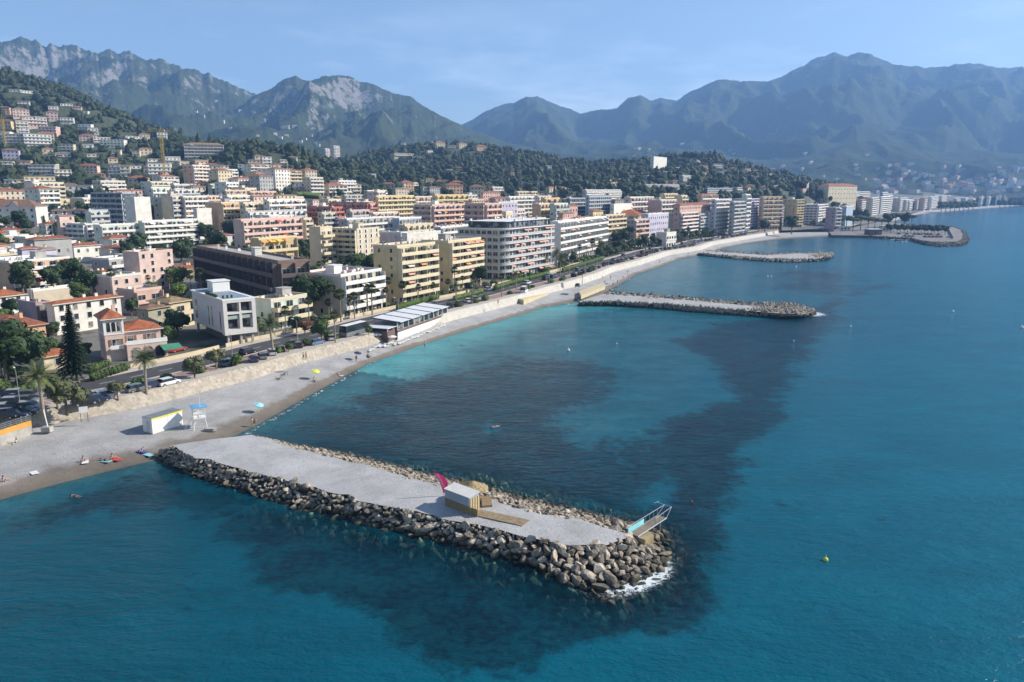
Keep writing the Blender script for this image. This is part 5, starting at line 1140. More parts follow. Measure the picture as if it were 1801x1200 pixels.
for z_ in (h_ - 5.9, h_ - 8.8):
    if z_ > .4: obj('window', window_mesh(1.5, 1.5, True, SHUT), t, (L1 * .55, -.003, z_))
mb = MB(); mb.box(L1 * .2, L1 * .9, -.9, -.003, h_ - 6.5, h_ - 6.35); mb.box(L1 * .2, L1 * .9, -.95, -.85, h_ - 6.347, h_ - 5.6); obj('balcony', mb.mesh('balcony', [WHITE]), t)
for z_ in (h_ - 5.6, h_ - 2.6): o = obj('window', window_mesh(.7, 1.3, False), t, (-.003, D1 * .45, z_)); o.rotation_euler.z = -R(90)
for x_ in (L1 + 1.3, L2 - 2.2): obj('window', window_mesh(1.2, 1.4, True, SHUT), t, (x_, .897, H2 - 2.3))
for x_ in (L1 + 1.8, (L1 + L2) / 2 + .5, L2 - 1.0):
    mb = MB(); arch(mb, 0, 0, 0, 1.9, 2.5, 0, 10, .05); arch(mb, 0, .03, 0, 2.3, 2.75, 1, 10, .045); obj('arch', mb.mesh('arch', [GLASS, wallmat('rose')]), t, (x_, -1.61, .2))
obj('chimney', MB().box(L1 * .7, L1 * .7 + .7, D1 * .6, D1 * .6 + .6, h_ + .3, h_ + 2.4).mesh('chimney', [PK]), t)
obj('patio_awning', MB().prism([(L2 - 1, -5.4), (L2 + 3, -5.4), (L2 + 3, -1.8), (L2 - 1, -1.8)], [2.1] * 2 + [2.7] * 2, [2.17] * 2 + [2.77] * 2).mesh('patio_awning', [mat('green_canvas', (.05, .22, .13), .9)]), t)

# round-cornered white block by the crossing
loc, an, L_, d_, h_ = place(843, 884, 970, 404, 492, None, None)
print('round', L_, d_, h_)
t = thing('apartment_building', 'white seven-storey block with a rounded glazed corner and pink awnings by the crossing', 'building', loc, an); BLD.append((t, L_, d_, h_, 884, 404))
rad = 4.5; d_ = max(d_, 22)
def rc(off, n=9):
    """outline with the near seaward corner rounded"""
    pts = [(L_ + off * 0, -off)] ; arc = [(rad + (rad + off) * math.cos(a_), rad + (rad + off) * math.sin(a_)) for a_ in np.linspace(-math.pi / 2, -math.pi, n)]
    return [(-off, d_)][::-1] and ([(L_, d_), (-off, d_)] + arc[::-1] + [(L_, -off)])
fl = 7; fh = h_ / fl; mb = MB(); mb.prism(rc(0), -3, h_, 0); obj('wall', mb.mesh('wall', [wallmat('white')]), t)
out = rc(1.5); mb = MB(); mb.prism(out, -.16, .06, 0)
def ribbon(mb, pts, z0, z1, th, m):
    for p, q in zip(pts[:-1], pts[1:]):
        dx, dy = q[0] - p[0], q[1] - p[1]; l = math.hypot(dx, dy) + 1e-6; nx, ny = -dy / l * th, dx / l * th
        mb.prism([p, q, (q[0] + nx, q[1] + ny), (p[0] + nx, p[1] + ny)], z0, z1, m)
ribbon(mb, out[1:], .063, .95, .08, 1); bme = mb.mesh('balcony', [RAIL['white'], RAIL['grey']])
wl_ = rc(0)[1:]
cum = np.r_[0, np.cumsum([math.hypot(b2[0] - a_[0], b2[1] - a_[1]) for a_, b2 in zip(wl_[:-1], wl_[1:])])]
wm_ = window_mesh(2.0, 2.1); rq = random.Random(4)
for k in range(fl):
    if k: obj('balcony', bme, t, (0, 0, k * fh))
    s_ = 2.0
    while s_ < cum[-1] - 1.5:
        i = int(np.searchsorted(cum, s_)) - 1; f = (s_ - cum[i]) / (cum[i + 1] - cum[i]); a_, b2 = wl_[i], wl_[i + 1]; ag = math.atan2(b2[1] - a_[1], b2[0] - a_[0])
        x_, y_ = a_[0] + (b2[0] - a_[0]) * f, a_[1] + (b2[1] - a_[1]) * f
        o = obj('window', wm_, t, (x_ + .02 * math.sin(ag), y_ - .02 * math.cos(ag), k * fh + .15)); o.rotation_euler.z = ag
        if y_ < .5 and x_ > rad + 1 and rq.random() < .33: obj('awning', awning_mesh(3.2, 'pink'), t, (x_, -.1, (k + 1) * fh - .25))
        s_ += 2.75
mb = MB(); mb.prism(rc(1.7), h_ + .003, h_ + .35, 0, 1); rf_ = obj('roof', mb.mesh('roof', [WHITE, FLAT['flatb']]), t)
mb = MB(); ph = [(p[0] * .9 + 3.5, p[1] * .8 + 1.6) for p in rc(-.5)]; mb.prism(ph, h_ + .353, h_ + 2.9, 0); ph2 = [(p[0] * .93 + 3.2, p[1] * .83 + 1.2) for p in rc(0)]; mb.prism(ph2, h_ + 2.903, h_ + 3.1, 1); obj('penthouse', mb.mesh('penthouse', [GLASS, WHITE]), t)
roof_clutter(t, L_, d_, h_ + 3, random.Random(6), 14, False)

# white school gable
root = [b_[0] for b_ in BLD if b_[0].get('label', '').startswith('long white old')][0]; gi = [b_ for b_ in BLD if b_[0] is root][0]
gx_ = gi[1] * .66; gh = gi[3]; mb = MB(); mb.prism([(gx_ - 3, -.5), (gx_ + 3, -.5), (gx_ + 3, 6), (gx_ - 3, 6)], -1, gh, 0); mb.face([(gx_ - 3, -.5, gh), (gx_ + 3, -.5, gh), (gx_, -.5, gh + 3)], 0); mb.face([(gx_ - 3.3, -.7, gh - .1), (gx_, -.7, gh + 3.2), (gx_, 6, gh + 3.2), (gx_ - 3.3, 6, gh - .1)], 1); mb.face([(gx_ + 3.3, -.7, gh - .1), (gx_ + 3.3, 6, gh - .1), (gx_, 6, gh + 3.2), (gx_, -.7, gh + 3.2)], 1)
obj('front_gable', mb.mesh('front_gable', [WS, TILE2]), root)

# beach restaurant: roof of pale panels between dark ribs, glazed front, white terrace
def tnp(t_, m_, z_=0): n_ = float(WL(t_)) + m_; x_, y_ = xy(t_, n_); return Vector((x_, y_, z_))
pa, pb = at(700, 598, 1.6), at(787, 566, 1.6); an = math.atan2(pb.y - pa.y, pb.x - pa.x); Lr = (pb - pa).length; print('cafe', Lr)
t = thing('beach_restaurant', 'beach restaurant with a roof of white panels and dark ribs on the promenade edge', 'restaurant', pa, an); DR = 7.5
mb = MB(); mb.box(0, Lr, 0, .25, -.3, 1.9, 0); mb.box(0, Lr, .02, .23, 1.903, 2.5, 1); mb.box(0, .25, .253, DR, -.5, 3.2, 1); mb.box(Lr - .25, Lr, .253, DR, -.5, 3.2, 0); mb.box(.253, Lr - .253, DR - .25, DR, -.5, 3.4, 0); mb.box(.25, Lr - .25, .25, DR - .25, 2.3, 2.5, 0); obj('wall', mb.mesh('wall', [WHITE, mat('brown_cladding', (.14, .09, .08), .8, .15)]), t)
for i in range(10): obj('window', MB().box(-Lr / 22, Lr / 22, -.04, 0, 0, 1.75).mesh('window', [GLASS]), t, ((i + .5) * Lr / 10, .2, 2.75))
for i in range(11): obj('post', MB().box(-.07, .07, -.02, .2, 2.503, 4.6).mesh('post', [WHITE]), t, (i * (Lr - .14) / 10 + .07, 0, 0))
RP = mat('white_roof_panel', (.62, .63, .65), .5, .06, .6)
for i in range(5): 
    x0, x1 = i * Lr / 5 + .12, (i + 1) * Lr / 5 - .12; obj('roof_panel', MB().prism([(x0, -.8), (x1, -.8), (x1, DR + .3), (x0, DR + .3)], [4.6, 4.6, 5.3, 5.3], [4.68, 4.68, 5.38, 5.38]).mesh('roof_panel', [RP]), t)
for i in range(6): x0 = i * Lr / 5; obj('roof_rib', MB().prism([(x0 - .12, -.9), (x0 + .12, -.9), (x0 + .12, DR + .4), (x0 - .12, DR + .4)], [4.55, 4.55, 5.25, 5.25], [4.8, 4.8, 5.5, 5.5]).mesh('roof_rib', [DARKM]), t)
mb = MB(); mb.box(-4.2, -.05, .6, DR, 0, 2.9, 0); mb.box(-4.6, -.05, .2, DR + .4, 3.6, 3.75, 1); mb.box(-4.4, -4.25, .4, .55, 2.9, 3.6, 1); mb.box(-1.5, -.05, .7, 3.0, 2.903, 3.597, 0); obj('entrance_wing', mb.mesh('entrance_wing', [mat('brown_cladding', (.14, .09, .08)), RP]), t)
rq = random.Random(8)
# sun parasols, loungers and tables of the beach bar
def lounger_proto():
    a_ = thing('sun_lounger', 'white beach lounger set out on the pebbles below the restaurant', 'lounger', (0, 0, 0), 0, 'white loungers below the restaurant')
    mb = MB(); mb.box(-.3, .3, -.95, .35, .25, .33); obj('seat', mb.mesh('seat', [WHITE]), a_); mb = MB(); mb.prism([(-.3, .36), (.3, .36), (.3, .95), (-.3, .95)], [.25, .25, .6, .6], [.33, .33, .68, .68]); obj('backrest', mb.mesh('backrest', [WHITE]), a_)
    for x_, y_ in ((-.26, -.85), (.26, -.85), (-.26, .3), (.26, .3)): obj('leg', MB().box(x_ - .02, x_ + .02, y_ - .02, y_ + .02, 0, .247).mesh('leg', [WHITE]), a_)
    return a_
lp = lounger_proto(); spots = []
for i in range(13): spots.append((652 + i * 4.8 + rq.uniform(-1, 1), 616 - i * 1.2 + rq.uniform(-3, 3)))
for i in range(16): spots.append((704 + i * 5.2, 604 - i * 2.1 + rq.uniform(0, 2.5)))
def beach_z(p): 
    t_, n_ = tn(p); s0, w0 = float(SH(t_)), float(WL(t_)); f = (n_ - (w0 - max(7, min(60, w0 - s0)))) / max(7, min(60, w0 - s0)); return float(np.interp(f, fr[6:], zz[6:]))
def onbeach(u, v):
    z_ = 1.0
    for _ in range(6): p = at(u, v, z_); z_ = beach_z(p)
    return Vector((p.x, p.y, z_))
for i, (u, v) in enumerate(spots):
    p = onbeach(u, v); o = lp if i == 0 else copy_tree(lp); o.location = p + Vector((0, 0, .05)); o.rotation_euler.z = rq.uniform(.3, 1.1) - R(60)
CLOTH = {k: mat('cloth_' + k, c, .9, .08, 2) for k, c in dict(yellow=(.55, .60, .08), cyan=(.25, .55, .62), white=(.68, .68, .66), blue=(.04, .08, .35), red=(.55, .05, .05), navy=(.03, .04, .10), purple=(.12, .06, .25), pink=(.6, .1, .25), grey=(.3, .3, .3), orange=(.6, .2, .05)).items()}
def parasol(u, v, col, label, r_=1.0, tilt=(0, 0), hgt=1.9):
    p = onbeach(u, v); t = thing('beach_umbrella', label, 'umbrella', p); mb = MB(); n = 8
    for i in range(n):
        a0, a1_ = 2 * math.pi * i / n, 2 * math.pi * (i + 1) / n
        mb.face([(0, 0, .38), (r_ * math.cos(a0), r_ * math.sin(a0), 0), (r_ * math.cos(a1_), r_ * math.sin(a1_), 0)]); mb.face([(0, 0, .34), (r_ * math.cos(a1_), r_ * math.sin(a1_), -.04), (r_ * math.cos(a0), r_ * math.sin(a0), -.04)])
        mb.face([(r_ * math.cos(a0), r_ * math.sin(a0), 0), (r_ * math.cos(a0), r_ * math.sin(a0), -.1), (r_ * math.cos(a1_), r_ * math.sin(a1_), -.1), (r_ * math.cos(a1_), r_ * math.sin(a1_), 0)])
    c = obj('canopy', mb.mesh('canopy', [CLOTH[col]]), t, (0, 0, hgt)); c.rotation_euler = (tilt[0], tilt[1], 0)
    obj('pole', MB().tube((0, 0, -.1), (0, 0, hgt + .4), .025, .02, 6).mesh('pole', [WHITE]), t); return t
parasol(556, 668, 'yellow', 'tilted lime yellow beach umbrella alone on the pale pebbles', .9, (.15, .35))
parasol(456, 726, 'cyan', 'pale turquoise beach umbrella near the brown water edge', .92, (.1, .3), 1.5)
parasol(630, 635, 'navy', 'small dark blue beach umbrella left of the restaurant terrace', .9, (.1, .2))
for i, (u, v) in enumerate([(664, 601), (678, 597), (690, 605)]): parasol(u, v, 'white', ('leftmost', 'middle', 'rightmost')[i] + ' of the three white parasols left of the restaurant', 1.2)

# white container kiosk on the beach
p0, p1 = onbeach(269, 764), onbeach(322, 747); an = math.atan2(p1.y - p0.y, p1.x - p0.x); Lk = (p1 - p0).length
t = thing('beach_cabin', 'white container cabin with a yellow top stripe standing on the pebbles', 'cabin', p0 + Vector((0, 0, .0)), an); Hk = 2.55; Dk = 2.45
mb = MB(); mb.box(0, Lk, 0, Dk, .08, Hk); mb.box(.1, Lk - .1, .1, Dk - .1, -.3, .077); obj('wall', mb.mesh('wall', [mat('white_panel', (.74, .73, .70), .5, .04, 1)]), t)
mb = MB(); mb.box(-.06, Lk + .06, -.06, -.003, Hk - .22, Hk + .06, 0); mb.box(-.06, Lk + .06, -.0, Dk + .06, Hk + .003, Hk + .08, 1); obj('roof', mb.mesh('roof', [mat('yellow_trim', (.62, .58, .10), .6), mat('cabin_roof_grey', (.16, .18, .20), .7, .2)]), t)
for x_ in (.4, Lk * .52): obj('shutter', MB().box(0, Lk * .42, -.035, -.003, .35, 2.2).mesh('shutter', [mat('white_shutter', (.70, .70, .68), .5, .04, 1)]), t, (x_, 0, 0))
obj('door', MB().box(-.04, -.003, .6, 1.4, .15, 2.1).mesh('door', [mat('grey_door', (.5, .5, .5), .6)]), t)
# lifeguard tower with blue canopy
p0 = onbeach(352, 752); t = thing('lifeguard_tower', 'white lifeguard tower with a blue canopy and a tall thin mast', 'lifeguard tower', p0, .5)
for x_ in (-.9, .9):
    for y_ in (-.9, .9): obj('leg', MB().tube((x_ * 1.25, y_ * 1.25, -.2), (x_ * .8, y_ * .8, 1.75), .07, .07, 6).mesh('leg', [WHITE]), t)
obj('platform', MB().box(-1.0, 1.0, -1.0, 1.0, 1.75, 1.88).mesh('platform', [WHITE]), t)
mb = MB()
for a_ in (-1, 1):
    mb.box(-1.0, 1.0, a_ * .97 - .03, a_ * .97 + .03, 2.6, 2.68); mb.box(a_ * .97 - .03, a_ * .97 + .03, -.93, .93, 2.6, 2.68); mb.box(-1.0, 1.0, a_ * .97 - .02, a_ * .97 + .02, 2.1, 2.5) if a_ > 0 else None
mb.box(-.97, -.9, -.93, .93, 1.95, 2.55); obj('railing', mb.mesh('railing', [WHITE]), t)
for x_ in (-.95, .95):
    for y_ in (-.95, .95): obj('post', MB().box(x_ - .04, x_ + .04, y_ - .04, y_ + .04, 1.883, 3.7).mesh('post', [WHITE]), t)
obj('canopy', MB().prism([(-1.25, -1.25), (1.25, -1.25), (1.25, 1.25), (-1.25, 1.25)], [3.7] * 4, [3.78] * 4).mesh('canopy', [mat('blue_canopy', (.12, .32, .52), .8)]), t)
obj('mast', MB().tube((.2, -.9, 1.8), (.1, -.9, 7.2), .05, .03, 6).mesh('mast', [WHITE]), t)
mb = MB(); [mb.tube((-1.35 - .16 * i, 0 - .35, 1.75 - .25 * i), (-1.35 - .16 * i, .35, 1.75 - .25 * i), .025, n=5) for i in range(7)]; [mb.tube((-1.05, y_, 1.8), (-2.45, y_, 0), .035, n=5) for y_ in (-.35, .35)]; obj('ladder', mb.mesh('ladder', [WHITE]), t)
tag(MB().prism([(math.cos(a_) * 1.0 + p0.x + 2.2, math.sin(a_) * .5 + p0.y - 1.2) for a_ in np.linspace(0, 6.0, 10)], p0.z - .2, p0.z + .3).build('concrete_slab', [CONC]), 'small concrete slab on the pebbles beside the lifeguard tower', 'slab')

# hut on the jetty: lower half brown, upper half pale shutters, ribbed metal roof, straw canopy behind
JZ = 2.1
p0, p1 = at(783, 889, JZ), at(826, 906, JZ); an = math.atan2(p1.y - p0.y, p1.x - p0.x); Lh = (p1 - p0).length; print('hut', Lh, an)
t = thing('jetty_hut', 'small kiosk hut with a ribbed metal roof on the jetty beside the pink flag', 'hut', p0 - Vector((0, 0, .1)), an)
BRW = mat('brown_boards', (.24, .17, .085), .85, .25, 3); SHB = mat('pale_grey_shutter', (.34, .38, .42), .6, .08, 1)
Dh = 1.7; mb = MB(); mb.box(0, Lh, 0, Dh, 0, 1.15, 0); mb.box(.03, Lh - .03, .03, Dh - .03, 1.153, 2.2, 1); obj('wall', mb.mesh('wall', [BRW, SHB]), t)
obj('shutter', MB().box(.02, Lh - .02, -.05, .02, 1.16, 2.15).mesh('shutter', [SHB]), t)
mb = MB(); mb.prism([(-.06, -.1), (Lh + .06, -.1), (Lh + .06, Dh + .1), (-.06, Dh + .1)], [2.2, 2.2, 2.42, 2.42], [2.28, 2.28, 2.5, 2.5]); [mb.prism([(x_, -.12), (x_ + .07, -.12), (x_ + .07, Dh + .12), (x_, Dh + .12)], [2.28, 2.28, 2.5, 2.5], [2.36, 2.36, 2.58, 2.58]) for x_ in np.arange(-.05, Lh, .33)]; obj('roof', mb.mesh('roof', [mat('ribbed_roof', (.50, .50, .50), .5, .1, 2)]), t)
mb = MB(); [mb.box(Lh + .003, Lh + .06, y_, y_ + .3, .1, 2.1, 0) for y_ in np.arange(.1, Dh - .3, .42)]; mb.box(Lh - .1, Lh + 1.1, .2, .3, 0, 1.0, 1); obj('counter', mb.mesh('counter', [mat('bamboo', (.45, .36, .2), .8, .3, 6), BRW]), t)
STRAW = mat('straw_thatch', (.50, .38, .20), .95, .35, 4, .8, 12)
cpy = Lh * .35, Dh + 1.65; t2 = thing('straw_canopy', 'shaggy round straw canopy on posts just behind the jetty hut', 'canopy', t.matrix_basis @ Vector((cpy[0], cpy[1], 0)), an)
rq2 = np.random.RandomState(3); V = []; n = 1500; a_ = rq2.uniform(0, 6.283, n); q = rq2.uniform(0, 1, n) ** .6; ca, sa = np.cos(a_), np.sin(a_); Rr_ = 1.75
def cone(qq, jz=0): return np.stack([ca * qq * Rr_, sa * qq * Rr_ * .8, 2.62 - qq * .62 + jz], 1)
A0 = cone(q, .05 + rq2.uniform(0, .06, n)); A1_ = cone(np.minimum(q + .32, 1.22), .0 + rq2.uniform(-.12, .05, n)); sd_ = np.stack([-sa, ca, 0 * sa], 1) * .04
Q = np.stack([A0 - sd_, A0 + sd_, A1_ + sd_, A1_ - sd_], 1).reshape(-1, 3); obj('thatch', npmesh('thatch', Q, np.arange(len(Q)).reshape(-1, 4), [STRAW]), t2)
mb = MB(); k_ = 14; [mb.face([(0, 0, 2.6), (Rr_ * math.cos(6.283 * i / k_), Rr_ * .8 * math.sin(6.283 * i / k_), 1.98), (Rr_ * math.cos(6.283 * (i + 1) / k_), Rr_ * .8 * math.sin(6.283 * (i + 1) / k_), 1.98)]) for i in range(k_)]; obj('canopy_frame', mb.mesh('canopy_frame', [STRAW]), t2)
for x_, y_ in ((-1.3, 0), (1.3, 0), (0, -1.0), (0, 1.0)): obj('post', MB().tube((x_, y_, -.1), (x_ * .9, y_ * .9, 2.2), .06, .06, 6).mesh('post', [BARK]), t2)
# wind flag
p0 = at(781, 873, JZ); t = thing('feather_flag', 'curved pink feather flag leaning beside the jetty hut', 'flag', p0, 0)
pl = [Vector((0, 0, 0))] + [Vector((-1.15 * (s_ ** 1.6) - .15 * s_, 0, 3.5 * s_ - .4 * s_ ** 3)) for s_ in np.linspace(.1, 1, 12)]
mb = MB(); [mb.tube(a_, b2, .025, .02, 5) for a_, b2 in zip(pl[:-1], pl[1:])]; obj('pole', mb.mesh('pole', [DARKM]), t)
mb = MB(); wd_ = [0, .5, .8, .95, 1.0, 1.0, .97, .92, .84, .7, .5, .15]
for i in range(1, 12):
    a_, b2 = pl[i], pl[i + 1]; n0, n1_ = Vector((.8, .25, .25)) * wd_[i - 1], Vector((.8, .25, .25)) * wd_[i]
    for s_ in (-1, 1): o_ = Vector((0, .012 * s_, 0)); f_ = [a_ + o_, b2 + o_, b2 + n1_ + o_, a_ + n0 + o_]; mb.face(f_ if s_ < 0 else f_[::-1], 0)
for i in range(4, 11):
    a_, b2 = pl[i], pl[i + 1]; c_a = a_ + Vector((.8, .25, .25)) * .28 + Vector((0, -.03, 0)); c_b = a_ + (b2 - a_) * .6 + Vector((.8, .25, .25)) * .28 + Vector((0, -.03, 0)); e_ = Vector((.16, .03, .04)); mb.face([c_a - e_, c_b - e_, c_b + e_, c_a + e_], 1)
obj('banner', mb.mesh('banner', [mat('pink_banner', (.72, .02, .16), .7, .08, 1), mat('pale_pink_mark', (.68, .42, .48), .7, .02)]), t)
# wooden ramp and deck along the jetty
DECK = mat('sandy_boards', (.17, .12, .065), .9, .25, 1.8, .3, 8, col2=(.32, .245, .15))
pts = [(830, 893), (843, 897), (932, 916), (918, 926), (838, 908), (829, 903)]; pp = [at(u, v, JZ) for u, v in pts]
tag(MB().prism([(p.x, p.y) for p in pp][::-1], JZ - .05, JZ + .09).build('wooden_walkway', [DECK]), 'sandy brown boarded walkway lying on the gravel right of the hut', 'walkway')
pp = [at(u, v, JZ) for u, v in [(846, 876), (862, 877), (866, 892), (848, 894)]]
tag(MB().prism([(p.x, p.y) for p in pp][::-1], JZ, JZ + .3).build('bar_table', [BRW]), 'low brown wooden bench by the right side of the jetty hut', 'bench')
# gangway with rails at the tip
p0, p1 = at(1114, 940, 1.9), at(1164, 912, 1.6); dd = (p1 - p0); dd.z = 0; Lg = dd.length; an = math.atan2(dd.y, dd.x); print('gangway', Lg)
t = thing('gangway', 'steel gangway with a turquoise strip reaching over the water at the jetty tip', 'gangway', Vector((p0.x, p0.y, 1.75)), an)
obj('deck', MB().box(0, Lg, -.55, .55, .0, .12).mesh('deck', [mat('grey_brown_planks', (.20, .17, .13), .9, .3, 3)]), t)
obj('blue_side_panel', MB().box(-.2, Lg * .5, .55, .62, .1, .75).mesh('blue_side_panel', [mat('turquoise_panel', (.22, .55, .62), .6)]), t)
mb = MB()
for y_ in (-.6, .6): mb.tube((0, y_, .06), (Lg + .1, y_, .06), .06, n=5); mb.tube((0 if y_ > 0 else Lg * .6, y_, .95), (Lg + 1.4, y_ * .8, 1.0), .03, n=5); [mb.tube((x_, y_, .1), (x_, y_, .95), .03, n=5) for x_ in np.arange(0 if y_ > 0 else Lg * .6, Lg + .1, .9)]
mb.tube((Lg, -.6, .1), (Lg + 1.4, -.48, 1.0), .03, n=5); mb.tube((Lg, .6, .1), (Lg + 1.4, .48, 1.0), .03, n=5); mb.tube((Lg + 1.4, -.5, 1.0), (Lg + 1.4, .5, 1.0), .03, n=5); mb.tube((Lg + 1.4, .5, 1.0), (Lg + .9, 1.3, 1.25), .03, n=5); mb.tube((Lg + 1.3, 1.2, 1.25), (Lg + .5, 1.4, 1.25), .03, n=5)
mb.tube((Lg * .95, .0, .05), (Lg * .95, .0, -2.6), .05, n=5); obj('railing', mb.mesh('railing', [METAL]), t)
pp = [at(u, v, 1.6) for u, v in [(1118, 944), (1140, 934), (1150, 942), (1135, 950)]]; tag(MB().prism([(p.x, p.y) for p in pp][::-1], .6, 1.62).build('concrete_footing', [mat('ochre_concrete', (.30, .24, .13), .9, .3, 1)]), 'ochre concrete footing under the gangway at the jetty tip', 'footing')
# cranes
CRY = mat('crane_yellow', (.50, .34, .06), .6, .1)
def crane(u, vb, vt, Y, jib_l, jib_r, label, m_, name='tower_crane'):
    z1 = zat(vt, Y); x_ = xat(u, Y, z1); z0 = gz(x_, Y); t = thing(name, label, 'crane', (x_, Y, z0)); H_ = z1 - z0; w_ = .9; mb = MB()
    for a_, b2 in ((-w_, -w_), (w_, -w_), (w_, w_), (-w_, w_)): mb.tube((a_, b2, 0), (a_, b2, H_), .16, n=4)
    z_ = 0; s_ = 1
    while z_ < H_ - 2: mb.tube((-w_ * s_, -w_, z_), (w_ * s_, -w_, z_ + 2.5), .1, n=4); mb.tube((w_, -w_ * s_, z_), (w_, w_ * s_, z_ + 2.5), .1, n=4); z_ += 2.5; s_ = -s_
    mb.tube((0, 0, H_), (0, 0, H_ + 3), .3, .1, 4); obj('mast', mb.mesh('mast', [m_]), t); mb = MB()
    for y_ in (-.7, .7): mb.tube((jib_l, y_, H_ - (2 if abs(jib_l) > 10 else 0)), (jib_r, y_, H_), .14, n=4)
    mb.tube((jib_l, 0, H_ - 1), (0, 0, H_ + 1.3), .14, n=4); mb.tube((0, 0, H_ + 1.3), (jib_r, 0, H_ + .4), .14, n=4)
    for x2 in np.arange(min(jib_l, jib_r) + 1, max(jib_l, jib_r), 2.2): mb.tube((x2, -.7, H_ - .1), (x2 + 1.1, 0, H_ + .8), .08, n=4)
    obj('jib', mb.mesh('jib', [m_]), t); obj('counterweight', MB().box(jib_r - 1.5, jib_r + .5, -.8, .8, H_ - 1.6, H_ - .2).mesh('counterweight', [CONC]), t)
crane(282, 300, 228, 640, -13, 3, 'tall yellow tower crane standing in front of the wooded left hill', CRY)
crane(3, 250, 206, 780, -4, 34, 'yellow tower crane with a long jib at the left edge', CRY)
crane(947, 340, 321, 720, -18, 5, 'pale grey tower crane at the foot of the wooded hill', METAL)
# ------------------------------------------------------------------ trees and plants
def crown_mesh(name, n, blobs, size, seed, mt, core=True):
    V, F = leafcloud(n, blobs, size, seed, .25)
    if core:
        r = random.Random(seed); q, o = [], len(V)
        tri = []
        for b_ in blobs:
            cv = ICO2[0] * np.array(b_[3:6]) * .80; cv = cv * (1 + .22 * np.array([mn.noise(Vector((c[0] * 1.1 + seed, c[1] * 1.1, c[2] * 1.1))) for c in cv]))[:, None] + np.array(b_[:3])
            q.append(cv); tri.append(np.c_[ICO2[1], ICO2[1][:, 2]] + o); o += len(cv)
        # cores as quads with a split edge: rebuild faces through from_pydata
        me = bpy.data.meshes.new(name); VV = np.concatenate([V] + q); me.from_pydata([tuple(x) for x in VV], [], [tuple(int(i) for i in f) for f in F] + [tuple(int(i) for i in f[:3]) for t_ in tri for f in t_])
        me.materials.append(mt); me.update(); return me
    return npmesh(name, V, F, [mt])
def blobs_round(seed, rad, h, n):
    r = random.Random(seed); out = [(0, 0, h * .62, rad * .72, rad * .72, h * .30)]
    for i in range(n):
        a = r.uniform(0, 6.28); q = rad * r.uniform(.35, .62); s = rad * r.uniform(.34, .5); out.append((q * math.cos(a), q * math.sin(a), h * r.uniform(.42, .85), s, s, s * r.uniform(.7, .95)))
    return out
def trunk_mesh(h, r0, r1, mt, limbs=4, seed=1, lean=0.):
    mb = MB(); r = random.Random(seed); p = Vector((0, 0, -.6)); q = Vector((lean * .5, 0, h * .5)); s_ = Vector((lean, 0, h)); mb.tube(p, q, r0, (r0 + r1) / 2, 7); mb.tube(q, s_, (r0 + r1) / 2, r1, 7)
    for i in range(limbs):
        a = 6.28 * i / max(1, limbs) + r.uniform(-.4, .4); mb.tube(s_ * .85, s_ * .85 + Vector((math.cos(a) * h * .5, math.sin(a) * h * .5, h * .6)), r1 * .8, r1 * .3, 5)
    return mb.mesh('trunk', [mt], True)
TREES = {}
def mk(kind, variants): TREES[kind] = variants
mk('tree', [(crown_mesh('crown', 800, blobs_round(s_, 3.0, 6.5, 7), .30, s_, LEAF), trunk_mesh(3.0, .24, .16, BARK, 4, s_)) for s_ in (1, 2, 3)])
mk('dark', [(crown_mesh('crown', 800, blobs_round(s_, 3.4, 8.0, 8), .32, s_, LEAFD), trunk_mesh(3.6, .28, .18, BARK, 4, s_)) for s_ in (4, 5, 6)])
mk('bright', [(crown_mesh('crown', 700, blobs_round(s_, 2.6, 5.2, 6), .28, s_, LEAFG), trunk_mesh(2.4, .2, .14, BARK, 4, s_)) for s_ in (7, 8)])
mk('olive', [(crown_mesh('crown', 900, blobs_round(s_, 2.8, 5.4, 8), .24, s_, LEAFO), trunk_mesh(2.2, .22, .15, BARK, 5, s_)) for s_ in (9, 10)])
mk('russet', [(crown_mesh('crown', 700, blobs_round(s_, 2.6, 5.0, 6), .26, s_, LEAFR), trunk_mesh(2.2, .2, .14, BARK, 4, s_)) for s_ in (11,)])
mk('cypress', [(crown_mesh('crown', 600, [(0, 0, 2.2, .9, .9, 2.0), (0, 0, 4.8, .8, .8, 2.4), (0, 0, 7.4, .5, .5, 2.0)], .22, s_, LEAFD), trunk_mesh(1.5, .15, .12, BARK, 0, s_)) for s_ in (12,)])
mk('pine', [(crown_mesh('crown', 1100, [(0, 0, 7.6, 4.2, 4.2, 1.2), (2.4, .6, 7.2, 2.4, 2.2, .9), (-2.3, -1, 7.3, 2.3, 2.3, .9), (.4, -2.5, 7.9, 2.2, 2.0, .9), (-.5, 2.4, 7.8, 2.2, 2.2, .9)], .30, s_, LEAF), trunk_mesh(6.2, .28, .2, BARK, 6, s_)) for s_ in (13, 14)])
mk('bush', [(crown_mesh('crown', 350, [(0, 0, .8, 1.2, 1.1, .9), (.7, .3, .7, .8, .8, .7), (-.7, -.2, .6, .8, .7, .6)], .2, s_, mt), trunk_mesh(.5, .08, .06, BARK, 0, s_)) for s_, mt in ((15, LEAF), (16, LEAFG), (17, LEAFO))])
